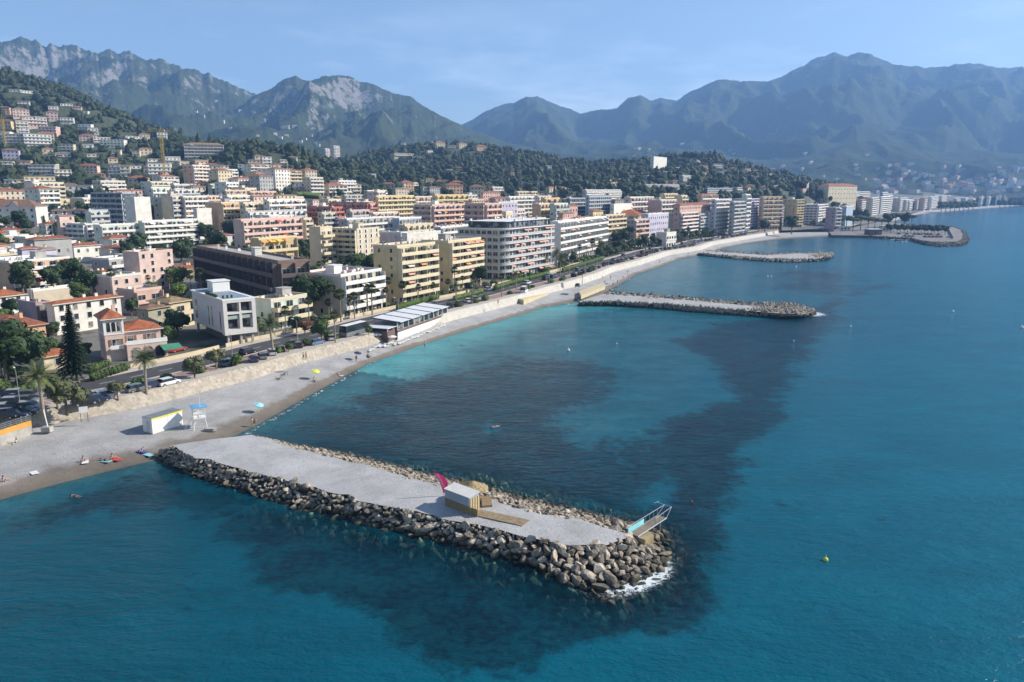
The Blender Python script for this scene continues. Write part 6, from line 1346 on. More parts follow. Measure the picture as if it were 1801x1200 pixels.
def frond(V, F, base, az, el, ln, droop, wleaf, nseg=11, pinn=True, rs=None):
    """a feather leaf: rib curve with leaflets on both sides"""
    ca, sa = math.cos(az), math.sin(az); P = []
    for i in range(nseg + 1):
        s_ = i / nseg; e = el - droop * s_ * s_; P.append(e)
    pts = [Vector(base)]; d = ln / nseg
    for i in range(nseg): e = (P[i] + P[i + 1]) / 2; pts.append(pts[-1] + Vector((ca * math.cos(e), sa * math.cos(e), math.sin(e))) * d)
    side = Vector((-sa, ca, 0))
    def q4(a, b2, c, e_): n = len(V); V.extend([tuple(a), tuple(b2), tuple(c), tuple(e_)]); F.append((n, n + 1, n + 2, n + 3))
    for i in range(1, nseg + 1):
        a_, b2 = pts[i - 1], pts[i]; dr = (b2 - a_).normalized(); w_ = wleaf * math.sin(math.pi * min(.97, (i + .6) / (nseg + 1))) ** .6
        q4(a_ - side * .03, b2 - side * .03, b2 + side * .03, a_ + side * .03)
        for s_ in (-1, 1):
            for k in range(2):
                o = a_ + (b2 - a_) * (k * .5); tipp = o + side * s_ * w_ + dr * w_ * .55 + Vector((0, 0, -.28 * w_ + rs.uniform(-.06, .06))); q4(o, o + dr * d * .30, tipp, tipp - dr * .02)
def date_palm(seed, nf, ln, th, lean=0.):
    r = random.Random(seed); V, F = [], []; top = (lean, 0, th)
    for i in range(nf):
        k = i / nf; el = R(75) - k * R(95) + r.uniform(-.12, .12); frond(V, F, top, i * 2.399 + r.uniform(-.2, .2), el, ln * r.uniform(.85, 1.1), R(55) + k * .4, .55, rs=r)
    me = npmesh('crown', V, F, [PALM]); mb = MB(); n = 9
    for i in range(n):
        z0, z1_ = -.6 + (th + .6) * i / n, -.6 + (th + .6) * (i + 1) / n; f0, f1 = max(0, z0 / th), max(0, z1_ / th); mb.tube((lean * f0 ** 1.5, 0, z0), (lean * f1 ** 1.5, 0, z1_), .30 - .06 * f0, .27 - .06 * f1, 8)
    mb.tube((lean, 0, th - .5), (lean, 0, th + .25), .34, .42, 8); return me, mb.mesh('trunk', [PBARK])
def fan_palm(seed, th, rad):
    r = random.Random(seed); V, F = [], []; top = Vector((0, 0, th))
    for i in range(46):
        k = i / 46; el = R(80) - k * R(135) + r.uniform(-.15, .15); az = i * 2.399; d = Vector((math.cos(az) * math.cos(el), math.sin(az) * math.cos(el), math.sin(el))); side = Vector((-math.sin(az), math.cos(az), 0)); up = d.cross(side)
        c = top + d * rad * .45; n = len(V); V += [tuple(top - side * .02), tuple(c - side * .02), tuple(c + side * .02), tuple(top + side * .02)]; F.append((n, n + 1, n + 2, n + 3))
        for j in range(-4, 5):
            a_ = j * .27; dr = (d * math.cos(a_) + side * math.sin(a_)); tip = c + dr * rad * (.62 - abs(j) * .03) + Vector((0, 0, -.10 * rad * abs(math.cos(a_)))); pr = (side * math.cos(a_) - d * math.sin(a_)) * rad * .075
            n = len(V); m_ = c + dr * rad * .34; V += [tuple(c), tuple(m_ - pr), tuple(tip), tuple(m_ + pr)]; F.append((n, n + 1, n + 2, n + 3))
    me = npmesh('crown', V, F, [PALM]); mb = MB(); mb.tube((0, 0, -.6), (0, 0, th * .5), .26, .19, 8); mb.tube((0, 0, th * .5), (0, 0, th), .19, .15, 8); mb.tube((0, 0, th - 1.0), (0, 0, th), .3, .36, 8); return me, mb.mesh('trunk', [PBARK])
mk('fan_palm', [fan_palm(1, 8.0, 1.8), fan_palm(2, 9.5, 1.7)])
mk('date_palm', [date_palm(3, 46, 3.4, 7.0, .5), date_palm(4, 40, 3.0, 6.2)])
CATS = dict(tree=('tree', 'tree'), dark=('evergreen_tree', 'tree'), bright=('tree', 'tree'), olive=('olive_tree', 'tree'), russet=('tree', 'tree'), cypress=('cypress_tree', 'tree'), pine=('umbrella_pine', 'tree'), bush=('bush', 'bush'), fan_palm=('palm_tree', 'palm tree'), date_palm=('palm_tree', 'palm tree'))
used_proto = {}
def tree(kind, p, s_=1.0, label='', group=None, sz=None, rz=None):
    k = rnd.randrange(len(TREES[kind])); cr_, tr_ = TREES[kind][k]; nm, ct = CATS[kind]
    t = thing(nm, label, ct, p, rnd.uniform(0, 6.28) if rz is None else rz, group, (s_, s_, sz or s_)); obj('crown', cr_, t); obj('trunk', tr_, t); return t
def G(u, v): return hit(u, v, 80, 1400)
# [column, foot row, kind, size, label]
for u, v, k, s_, lab in [
 (78, 740, 'date_palm', 1.0, 'big leaning date palm by the parking lot at the left, beside the white pole'), (258, 692, 'date_palm', .86, 'bushy date palm with orange fruit stalks in front of the pink villa garden'),
 (37, 640, 'fan_palm', .72, 'fan palm in front of the peach villa at the left edge'), (481, 628, 'date_palm', 1.0, 'tall date palm right of the white modern block'), (590, 604, 'fan_palm', .72, 'palm by the parked cars below the beige palm block'),
 (584, 568, 'fan_palm', 1.0, 'leftmost tall palm in front of the beige block'), (600, 570, 'fan_palm', 1.0, 'second tall palm in front of the beige block, next to the leftmost'), (624, 563, 'fan_palm', .82, 'third tall palm in front of the beige block, lower than its neighbours'), (655, 556, 'fan_palm', .98, 'rightmost tall palm in front of the beige block'),
 (684, 540, 'fan_palm', .85, 'palm against the mustard end wall of the yellow block'), (26, 522, 'fan_palm', .6, 'palm in front of the red striped block at the left edge'), (85, 516, 'fan_palm', .6, 'palm in the middle of the red striped block front'), (263, 520, 'fan_palm', .6, 'small palm in front of the pale pink block'),
 (300, 525, 'fan_palm', .8, 'leftmost palm of the cluster before the dark brown building'), (316, 530, 'fan_palm', .75, 'low palm of the cluster left of the dark brown building'), (338, 528, 'fan_palm', 1.0, 'tall palm before the left end of the dark brown building'), (356, 528, 'fan_palm', 1.05, 'tallest palm before the dark brown building'), (365, 530, 'fan_palm', .6, 'low palm behind the white modern block roof'), (398, 522, 'fan_palm', .7, 'palm rising behind the roof of the white modern block'),
 (506, 515, 'fan_palm', .75, 'left palm beside the peach end of the brown building'), (521, 518, 'fan_palm', .7, 'low palm beside the peach end of the brown building'), (534, 512, 'fan_palm', .8, 'right palm beside the peach end of the brown building'), (562, 490, 'fan_palm', .7, 'palm in the garden left of the big cream tower'), (602, 492, 'fan_palm', .8, 'palm at the foot of the big cream tower'),
 (882, 524, 'fan_palm', .75, 'left palm at the crossing before the round-cornered block'), (908, 512, 'date_palm', .8, 'bushy palm at the crossing before the round-cornered block'), (985, 482, 'date_palm', .95, 'palm before the columns of the long white block'), (803, 532, 'date_palm', .75, 'palm in front of the second yellow block'), (1024, 500, 'fan_palm', .6, 'palm on the promenade by the second jetty'), (1285, 408, 'fan_palm', 1.1, 'palm at the foot of the blue-grey tower'), (1292, 407, 'fan_palm', 1.0, 'second palm at the foot of the blue-grey tower'), (1210, 428, 'fan_palm', 1.0, 'palm before the red-awning block'),
 (138, 672, 'norfolk', 1.0, ''), 
 (118, 727, 'olive', 1.15, 'wide olive-grey tree on the promenade beside the parking lot'), (102, 722, 'olive', .8, 'smaller olive tree joined to the wide one by the parking lot'), (208, 706, 'olive', .62, 'round olive bush by the start of the promenade wall'), (343, 668, 'olive', .9, 'olive tree on the promenade left of the dark parked cars'), (381, 652, 'olive', .85, 'second olive tree on the promenade near the parked teal car'), (416, 645, 'bright', .55, 'small bright green tree on the promenade by the lamp'), (566, 602, 'tree', .9, 'round green tree by the palm below the beige block'), (508, 622, 'bright', .45, 'small green tree by the parked silver car'), (538, 612, 'bright', .4, 'small green tree left of the light blue car'), (648, 590, 'bright', .5, 'small tree left of the restaurant entrance'),
 (537, 592, 'russet', .95, 'russet-leaved tree in front of the pale green building'), (522, 588, 'dark', .6, 'dark round tree left of the russet one'), (455, 592, 'tree', .6, 'small tree in the shade left of the pale green building'),
 (10, 668, 'dark', .75, 'dark tree at the left edge above the parked cars'), (30, 676, 'tree', .6, 'green tree below the fan palm at the left'), (100, 640, 'tree', .8, 'tree behind the tall conifer'), (150, 640, 'dark', .55, 'dark tree at the left wall of the pink villa'), (20, 560, 'dark', .7, 'dark tree by the white house at the left edge'),
 (95, 600, 'dark', .55, 'dark tree between the mauve block and the white villa'), (130, 520, 'bright', 1.1, 'bright bushy tree in the garden below the terracotta houses'), (150, 515, 'tree', 1.2, 'leafy tree in the garden below the terracotta houses'), (165, 520, 'dark', 1.1, 'dark tree in the garden left of the pale pink block'), (140, 535, 'tree', 1.1, 'lower tree of the garden by the low pink building'), (183, 470, 'bright', .9, 'bright tree right of the terracotta houses'), (205, 478, 'tree', 1.0, 'tree under the pyramid-roofed white house'),
 (232, 560, 'dark', .7, 'dark tree left of the sandy-roofed villa'), (315, 600, 'dark', 1.0, 'dark tree in the shade of the white modern block'), (300, 612, 'tree', .8, 'green tree between the villa gardens'), (330, 560, 'dark', .8, 'dark tree behind the white modern block'),
 (150, 392, 'tree', 2.0, 'big green tree right of the second white school building'), (172, 394, 'tree', 2.1, 'biggest green tree below the dark blue building'), (190, 396, 'dark', 1.8, 'big dark tree below the dark blue building'), (130, 392, 'tree', 1.2, 'tree in front of the second white school building'), (256, 396, 'dark', 1.5, 'dark tree under the plain white block wall'), (275, 396, 'dark', 1.6, 'dark tree left of the brown end wall'), (290, 397, 'dark', 1.1, 'small dark tree at the foot of the brown end wall'),
 (362, 430, 'dark', 1.5, 'large dark tree between the green terraces and the pink block'), (406, 432, 'dark', 1.7, 'largest dark tree beside the pink block'), (385, 424, 'tree', 1.0, 'green tree between two large dark trees'), (540, 458, 'dark', 1.3, 'dark round tree left of the cream four-storey block'), (563, 455, 'cypress', 1.1, 'cypress beside the cream four-storey block'), (536, 372, 'cypress', 1.0, 'cypress in front of the long white block'),
 (15, 430, 'bright', 1.2, 'yellow-green tree above the beige block at the left edge'), (12, 405, 'tree', 1.3, 'tree below the gabled white building'), (35, 408, 'russet', 1.2, 'reddish tree below the gabled white building'), (55, 408, 'russet', 1.2, 'second reddish tree below the gabled white building'), (45, 425, 'tree', 1.0, 'tree above the dull red roof'), (80, 405, 'cypress', .9, 'cypress between the two white old buildings'),
 (895, 392, 'dark', 1.4, 'dark tree left of the peach and rose block'), (912, 396, 'dark', 1.2, 'second dark tree left of the peach and rose block'), (930, 396, 'tree', 1.1, 'tree in front of the peach and rose block'), (950, 397, 'tree', 1.0, 'tree right of the other garden trees behind the long white block'),
 (1085, 440, 'dark', 1.4, 'dark tree in the park by the orange-roofed cream building'), (1110, 436, 'pine', 1.5, 'umbrella pine before the orange-roofed cream building'), (1135, 440, 'dark', 1.2, 'dark tree right of the umbrella pine before the cream building'), (1070, 452, 'tree', 1.1, 'tree at the right end of the long white block'), (1098, 446, 'tree', 1.0, 'tree by the road before the cream building'), (1150, 437, 'dark', 1.0, 'dark tree left of the small white modern villa'),
 (1240, 424, 'tree', 1.4, 'tree before the narrow grey building'), (1252, 424, 'tree', 1.2, 'tree before the lattice-fronted block'), (1345, 410, 'dark', 1.5, 'dark tree before the tall cream building'), (1392, 410, 'dark', 1.9, 'big dark tree before the beige tower'), (1372, 408, 'cypress', 1.5, 'dark narrow tree left of the beige tower')]:
    if k == 'norfolk': continue
    tree(k, G(u, v), s_, lab)
# tall conifer with tiers of drooping boughs
pn = G(136, 672); HN = zat(532, pn.y) - pn.z; V, F = [], []; rq = random.Random(2)
for i in range(34):
    z_ = HN * (.12 + .87 * (i / 34) ** .92); rad = (HN - z_) * .27 + .12
    for j in range(9):
        a_ = j * 6.283 / 9 + i * .37; e = R(10) - .25
        for k in range(int(4 + rad * 5)):
            q = (k + .5) / (4 + rad * 5); p_ = Vector((math.cos(a_) * rad * q, math.sin(a_) * rad * q, z_ - .32 * rad * q * q + rq.uniform(-.08, .08))); s_ = .42 * (1.1 - q * .5); b_ = Vector((-math.sin(a_), math.cos(a_), 0)); d_ = Vector((math.cos(a_), math.sin(a_), .15)); n = len(V)
            V += [tuple(p_ - b_ * s_ - d_ * .05), tuple(p_ - d_ * s_ * .5 + Vector((0, 0, .1))), tuple(p_ + b_ * s_ + Vector((0, 0, -.1))), tuple(p_ + d_ * s_ * .9)]; F.append((n, n + 1, n + 2, n + 3))
t = thing('norfolk_pine', 'tall dark conical conifer with drooping tiers beside the pink villa', 'tree', pn); obj('crown', npmesh('crown', V, F, [leafmat('conifer_needles', (.012, .034, .014), (.035, .068, .026))]), t)
obj('trunk', MB().tube((0, 0, -.5), (0, 0, HN * .97), .28, .05, 8).mesh('trunk', [BARK]), t)
# occupied ground, so that loose trees keep clear of walls
OCC = []
for rt, L_, d_, h_, u_, v_ in BLD:
    c_, s_ = math.cos(rt.rotation_euler.z), math.sin(rt.rotation_euler.z); OCC.append((rt.location.x, rt.location.y, c_, s_, L_, d_))
OC = np.array(OCC)
def free_front(x, y, mrg=3.0, front=17.0):
    """keeps the downhill side of the hillside houses open"""
    k = front if y > 560 else mrg
    for f in (0, .33, .66, 1.0):
        if not free(x - x / math.hypot(x, y) * -k * f, y + y / math.hypot(x, y) * k * f, mrg): return False
    return True
def free(x, y, mrg=1.5):
    dx, dy = x - OC[:, 0], y - OC[:, 1]; a_ = dx * OC[:, 2] + dy * OC[:, 3]; b_ = -dx * OC[:, 3] + dy * OC[:, 2]
    return not np.any((a_ > -mrg) & (a_ < OC[:, 4] + mrg) & (b_ > -mrg) & (b_ < OC[:, 5] + mrg))
for kind, n, lab, s0, s1, mmin, mmax, t0, t1 in (('tree', 140, 'leafy green tree growing between the blocks of the town', .9, 1.6, 24, 430, 60, 900), ('dark', 130, 'dark evergreen tree growing between the blocks of the town', .9, 1.7, 24, 460, 60, 900), ('bright', 80, 'light green garden tree between the houses of the town', .8, 1.4, 24, 200, 60, 700), ('cypress', 24, 'narrow cypress among the gardens of the town', .8, 1.3, 30, 430, 60, 700), ('fan_palm', 34, 'slim palm showing over the gardens of the town', .7, 1.0, 24, 220, 60, 700), ('bush', 150, 'low garden bush behind the seafront pavement', .7, 1.4, 21.5, 32, 40, 620)):
    k = 0
    for _ in range(n * 30):
        if k >= n: break
        t_ = t0 + (t1 - t0) * rnd.random() ** 1.4; m_ = mmin + (mmax - mmin) * rnd.random() ** 1.2; x, y = xy(t_, float(WL(t_)) + m_)
        if not free(x, y, 1.6 if kind != 'bush' else .8): continue
        u_, v_ = pxof(x, y, 6)
        if 95 < u_ < 345 and 540 < v_ < 680 or (340 < u_ < 500 and v_ > 500 and v_ < 610): continue
        if not (-60 < u_ < 1860): continue
        tree(kind, Vector((x, y, gz(x, y))), rnd.uniform(s0, s1), lab, 'scattered ' + lab.split(' between')[0].split(' among')[0].split(' showing')[0].split(' behind')[0]); k += 1
for k_ in range(62):      # trees and palms lining the seafront row
    t_ = 285 + k_ * 5.6; x, y = xy(t_ + rnd.uniform(-2, 2), float(WL(t_)) + rnd.uniform(21.5, 25.5))
    if free(x, y, .8) and rnd.random() < .8:
        kd = rnd.choice(['tree', 'dark', 'dark', 'fan_palm', 'date_palm']); tree(kd, Vector((x, y, gz(x, y))), rnd.uniform(.7, 1.05), 'palm lining the road before the seafront blocks' if 'palm' in kd else 'tree lining the road before the seafront blocks', 'palms lining the seafront road' if 'palm' in kd else 'trees lining the seafront road')
for k_ in range(16):
    t_ = 92 + k_ * 8.5; x, y = xy(t_, float(WL(t_)) + 21.9 + rnd.random())
    if free(x, y, .6) and not (82 < t_ < 112): tree('fan_palm', Vector((x, y, 4.0)), rnd.uniform(.55, .85), 'garden palm just behind the low walls of the near seafront', 'garden palms of the near seafront')
# planted strip between the parked cars and the promenade
k = 0
for t_ in np.arange(66, 480, 7.5):
    if rnd.random() < .7:
        x, y = xy(t_ + rnd.uniform(-2, 2), float(WL(t_)) + rnd.uniform(5.3, 6.2)); tree('bush', Vector((x, y, 4.0)), rnd.uniform(.7, 1.25), 'low shrub in the strip between parked cars and promenade', 'shrubs of the parking strip')
# pines and trees of the headland, all dark clumps behind the sailing base
hl = 'dark spreading pine on the headland behind the sailing base'
for u, v, s_ in [(1462,404,1.6),(1475,405,1.7),(1488,404,1.8),(1500,405,1.6),(1513,404,1.8),(1526,405,1.7),(1538,404,1.5),(1550,404,1.4),(1562,400,2.2),(1574,399,1.9),(1590,399,2.3),(1602,398,1.6),(1455,400,1.3),(1446,398,1.4)]:
    p = at(u, v, 2.5); tree('pine' if s_ < 2 else 'dark', Vector((p.x, p.y, 2.5)), s_ * .85, hl, 'dark pines of the headland')
for u in range(1560, 1668, 6):
    p = at(u, 407.5 + (u - 1572) * .035 + (u % 4), 2.2); tree('dark', Vector((p.x, p.y, 2.2)), .95, 'small dark tree in the row along the headland car park', 'row of trees on the headland')
for u, v, s_ in [(1425,362,1.8),(1440,364,1.9),(1455,362,2.0),(1470,358,1.9),(1484,361,2.2),(1500,362,1.7),(1512,358,2.2),(1524,362,1.8),(1410,356,2.0),(1398,358,1.9)]:
    tree('dark', Vector((xat(u, 930, 30), 930, gz(xat(u, 930, 30), 930))), s_, 'dark tree of the grove below the yellow palace', 'grove below the palace')
for i, u in enumerate(range(1655, 1712, 8)): p = hit(u, 372 - i * .3, 700, 2200); tree('tree', p, 2.9, 'tall green tree of the park row on the far bay', 'park trees on the far bay')
for i, u in enumerate(range(1758, 1800, 9)): p = hit(u, 366, 700, 2200); tree('dark', p, 2.2, 'dark tree in the far bay gardens at the right edge', 'garden trees at the far right')
# woods on the hills: one mass of lumpy crowns
VV = []; r_ = np.random.RandomState(12)
lump = []
for s_ in range(6):
    cv = ICO1[0] * (1 + .35 * np.array([mn.noise(Vector((c[0] * 1.3 + s_ * 9, c[1] * 1.3, c[2] * 1.3))) for c in ICO1[0]]))[:, None]; lump.append((cv, ICO1[1]))
N_ = 60000; tt_ = r_.uniform(-100, 1500, N_); mm_ = r_.uniform(40, 1700, N_); x_ = tt_ * TD.x + (WL(tt_) + mm_) * ND.x; y_ = tt_ * TD.y + (WL(tt_) + mm_) * ND.y; z_ = ground(x_, y_)
zc_ = y_ * CP - (z_ - HC) * SP; u_ = 900.5 + FPX * x_ / zc_; nzv = np.array([mn.noise(Vector((a_ * .012, b_ * .012, 1))) for a_, b_ in zip(x_, y_)])
ok = (u_ > -140) & (u_ < 1560) & (y_ > 420) & (y_ < 1500) & (z_ > np.where(u_ > 1150, 11, 27) + nzv * np.where(u_ > 1150, 3, 14)) & (r_.uniform(0, 1, N_) < np.clip(.62 + nzv * .9, .2, 1.))
ok &= np.array([bool(o_) and free_front(a_, b_) for o_, a_, b_ in zip(ok, x_, y_)])
idx = np.nonzero(ok)[0]; print('forest', len(idx))
from bisect import bisect
GT = SLOPES[0]; fv, ff_, base = [], [], 0; leaf_c, leaf_s = [], []
for i in idx:
    h_ = GT.ray_cast(Vector((x_[i], y_[i], 900)), Vector((0, 0, -1))); zg = h_[0].z if h_[0] else z_[i]
    rad = r_.uniform(1.8, 3.4) + 3.6 * r_.uniform() ** 3; hh = rad * r_.uniform(.7, 1.15) if r_.uniform() > .04 else rad * 1.6; rad = rad if hh < rad * 1.5 else rad * .6; L0 = lump[i % 6]; a_ = r_.uniform(0, 6.28); c_, s_ = math.cos(a_), math.sin(a_)
    v = L0[0] @ np.array([[c_, s_, 0], [-s_, c_, 0], [0, 0, 1]]) * np.array([rad, rad, hh]) + np.array([x_[i], y_[i], zg + hh * .75]); fv.append(v); ff_.append(L0[1] + base); base += len(v)
    leaf_c.append((x_[i], y_[i], zg + hh * .75, rad, rad, hh))
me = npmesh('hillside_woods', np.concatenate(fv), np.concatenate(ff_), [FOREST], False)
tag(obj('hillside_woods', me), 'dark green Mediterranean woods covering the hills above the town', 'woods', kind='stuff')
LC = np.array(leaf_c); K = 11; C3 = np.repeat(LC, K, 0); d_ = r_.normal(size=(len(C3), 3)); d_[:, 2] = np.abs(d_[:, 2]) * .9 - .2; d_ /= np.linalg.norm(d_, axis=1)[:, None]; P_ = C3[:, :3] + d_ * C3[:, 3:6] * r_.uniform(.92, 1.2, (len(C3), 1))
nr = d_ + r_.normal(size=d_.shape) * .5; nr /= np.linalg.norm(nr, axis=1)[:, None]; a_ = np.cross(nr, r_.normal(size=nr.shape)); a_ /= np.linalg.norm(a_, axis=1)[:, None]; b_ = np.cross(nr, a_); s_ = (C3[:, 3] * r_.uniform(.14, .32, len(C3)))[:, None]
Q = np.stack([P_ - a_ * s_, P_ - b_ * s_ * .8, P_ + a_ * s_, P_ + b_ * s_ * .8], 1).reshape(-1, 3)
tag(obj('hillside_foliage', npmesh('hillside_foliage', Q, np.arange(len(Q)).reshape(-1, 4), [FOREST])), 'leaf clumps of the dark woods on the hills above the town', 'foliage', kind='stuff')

# ------------------------------------------------------------------ garden walls and hedges behind the pavement
YW = mat('garden_wall_render', (.50, .42, .28), .9, .1, .4)
for t0, t1, lab in ((82, 104, 'low cream garden wall in front of the pink villa'), (106, 124, 'low cream garden wall before the white modern block'), (127, 147, 'low yellowish garden wall before the pale green building'), (150, 176, 'low yellowish garden wall behind the restaurant'), (180, 214, 'low wall before the yellow blocks'), (232, 262, 'long low white wall before the round-cornered block'), (266, 330, 'long low white wall before the long white block')):
    T_ = np.linspace(t0, t1, 12); me = strip('garden_wall', T_, [20.9, 20.9, 21.15, 21.15], [3.9, 5.0, 5.0, 3.9], [YW]); tag(obj('garden_wall', me), lab, 'wall')
def hedge(pts_px, w_, h_, label, mt=LEAFG, z_=None):
    P = [G(u, v) for u, v in pts_px]; o_ = P[0]; bl = []
    for a_, b_ in zip(P[:-1], P[1:]):
        n = max(1, int((b_ - a_).length / .9))
        for i in range(n + 1): q = a_.lerp(b_, i / n) - o_; bl.append((q.x, q.y, q.z + h_ * .5, .75, w_ * .5, h_ * .55))
    t = thing('hedge', label, 'hedge', o_); obj('foliage', crown_mesh('foliage', 55 * len(bl), bl, .17, len(bl), mt), t)
hedge([(165, 672), (195, 665), (222, 655)], 1.6, 1.8, 'clipped green hedge round the garden of the pink villa', LEAF)
hedge([(160, 660), (190, 648)], 1.5, 1.8, 'upper clipped hedge left of the pink villa wall', LEAF)
hedge([(30, 700), (55, 690), (80, 682)], 2.2, 1.8, 'bright green hedge above the parked cars at the left')
hedge([(415, 455), (450, 452), (490, 456)], 2.6, 2.0, 'long green hedge under the low ochre building')
hedge([(700, 548), (740, 536), (770, 528)], 2.4, 2.2, 'green garden hedge at the foot of the first yellow block')
hedge([(800, 530), (830, 522), (848, 516)], 2.4, 1.8, 'green garden hedge at the foot of the second yellow block')
hedge([(870, 512), (900, 502), (930, 494), (965, 484)], 2.6, 2.0, 'green hedge before the round-cornered white block')
hedge([(990, 480), (1030, 468), (1060, 458)], 3.0, 2.4, 'dense green hedge before the columns of the long white block', LEAF)
hedge([(512, 349), (535, 348), (562, 350)], 9, 5, 'bright green treetop band behind the red building')
tag(obj('bougainvillea', crown_mesh('bougainvillea', 500, [(0, 0, 1.6, 2.6, 1.6, 1.7), (1.5, .4, 1.9, 1.6, 1.2, 1.2)], .25, 9, mat('purple_flowers', (.16, .03, .20), .8, .3, 2)), None, G(95, 412)), 'vivid purple bougainvillea in front of the white old buildings', 'shrub')

# ------------------------------------------------------------------ cars
def loft(mb, secs, m=0):
    n = len(secs[0]); o = len(mb.v)
    for s_ in secs: mb.v += s_
    for i in range(len(secs) - 1):
        for j in range(n - 1): mb.f.append((o + i * n + j, o + (i + 1) * n + j, o + (i + 1) * n + j + 1, o + i * n + j + 1)); mb.m.append(m)
    mb.f.append(tuple(o + j for j in range(n))); mb.m.append(m); mb.f.append(tuple(o + (len(secs) - 1) * n + n - 1 - j for j in range(n))); mb.m.append(m)
CARC = dict(white=(.70, .70, .70), silver=(.42, .43, .45), grey=(.16, .17, .18), black=(.015, .016, .018), navy=(.02, .03, .07), blue=(.10, .18, .30), red=(.40, .03, .03), teal=(.04, .12, .13))
def paint(c):
    n = 'car_paint_' + c
    if n in MATS: return MATS[n]
    m_ = mat(n, CARC[c], .28, .03, 1.0); m_.node_tree.nodes['Principled BSDF'].inputs['Coat Weight'].default_value = .6; return m_
CARP = {}
def car_proto(c, kind='car'):
    if (c, kind) in CARP: return CARP[(c, kind)]
    ln, wd, hb, ht = (4.2, 1.75, .92, 1.46) if kind == 'car' else (5.4, 2.0, 1.2, 2.4) if kind == 'van' else (10.5, 2.5, 1.3, 3.0)
    def sec(x, z0, z1, w_): return [(x, -w_ * .92, z0), (x, -w_, z0 + .15), (x, -w_, z1 - .12), (x, -w_ * .86, z1), (x, w_ * .86, z1), (x, w_, z1 - .12), (x, w_, z0 + .15), (x, w_ * .92, z0)]
    h = wd / 2; b_ = MB()
    if kind == 'car': loft(b_, [sec(-ln/2, .35, .72, h * .86), sec(-ln/2 + .12, .24, .88, h * .95), sec(-ln * .2, .22, hb, h), sec(ln * .18, .22, hb, h), sec(ln * .40, .22, .80, h * .97), sec(ln/2 - .08, .26, .68, h * .9), sec(ln/2, .34, .58, h * .8)])
    else: loft(b_, [sec(-ln/2, .35, hb, h * .96), sec(-ln/2 + .1, .25, hb + .02, h), sec(ln * .36, .25, hb, h), sec(ln/2 - .05, .28, hb * .8, h * .95), sec(ln/2, .35, hb * .7, h * .86)])
    body = b_.mesh('body', [paint(c)], False)
    x0, x1, x2, x3 = (-ln * .46, -ln * .36, ln * .10, ln * .27) if kind == 'car' else (-ln * .495, -ln * .485, ln * .30, ln * .42)
    def cs(x, z0, z1, w0, w1): return [(x, -w0, z0), (x, -w1, z1), (x, w1, z1), (x, w0, z0)]
    g_ = MB(); zz0 = hb - .05
    g_.prism([(x0, -h * .93), (x3, -h * .93), (x3, h * .93), (x0, h * .93)], zz0, zz0 + .01); 
    V8 = [(x0, -h * .93, zz0), (x3, -h * .93, zz0), (x3, h * .93, zz0), (x0, h * .93, zz0), (x1, -h * .76, ht - .06), (x2, -h * .76, ht - .06), (x2, h * .76, ht - .06), (x1, h * .76, ht - .06)]
    o = len(g_.v); g_.v += V8; g_.f += [tuple(o + i for i in q) for q in ((0, 1, 5, 4), (1, 2, 6, 5), (2, 3, 7, 6), (3, 0, 4, 7), (4, 5, 6, 7))]; g_.m += [0] * 5
    glass = g_.mesh('windows', [mat('car_glass', (.02, .025, .03), .08, .02, 1)]); rf = MB().prism([(x1 - .03, -h * .78), (x2 + .05, -h * .78), (x2 + .05, h * .78), (x1 - .03, h * .78)], ht - .06, ht).mesh('roof', [paint(c) if kind != 'bus' else WHITE])
    wr = .31 if kind == 'car' else .38; wh = MB().tube((0, -.1, 0), (0, .1, 0), wr, wr, 14, 0).tube((0, -.115, 0), (0, .115, 0), wr * .55, wr * .55, 10, 1).mesh('wheel', [mat('tyre', (.02, .02, .02), .9), METAL])
    lt = MB().box(-.03, .03, -.16, .16, -.07, .07).mesh('headlight', [mat('headlight_glass', (.6, .6, .58), .15, .02)]); tl = MB().box(-.03, .03, -.12, .12, -.1, .1).mesh('tail_light', [mat('tail_light_red', (.35, .01, .01), .3, .02)])
    CARP[(c, kind)] = (body, glass, rf, wh, lt, tl, ln, wd, wr); return CARP[(c, kind)]
def car(p, rz, c, label, group=None, kind='car'):
    body, glass, rf, wh, lt, tl, ln, wd, wr = car_proto(c, kind); t = thing('parked_car' if kind == 'car' else kind, label, kind, p, rz, group); obj('body', body, t); obj('windows', glass, t); obj('roof', rf, t)
    for sx_ in (-1, 1):
        for sy in (-1, 1): obj('wheel', wh, t, (sx_ * ln * .31, sy * (wd / 2 - .1), wr))
    for sy in (-1, 1): obj('headlight', lt, t, (ln / 2 - .02, sy * wd * .33, .55 if kind == 'car' else .8)); obj('tail_light', tl, t, (-ln / 2 + .0, sy * wd * .36, .72 if kind == 'car' else .9))
    return t
def near_road(u, v): p = at(u, v, 4.04); t_, n_ = tn(p); return p, wdir(t_)
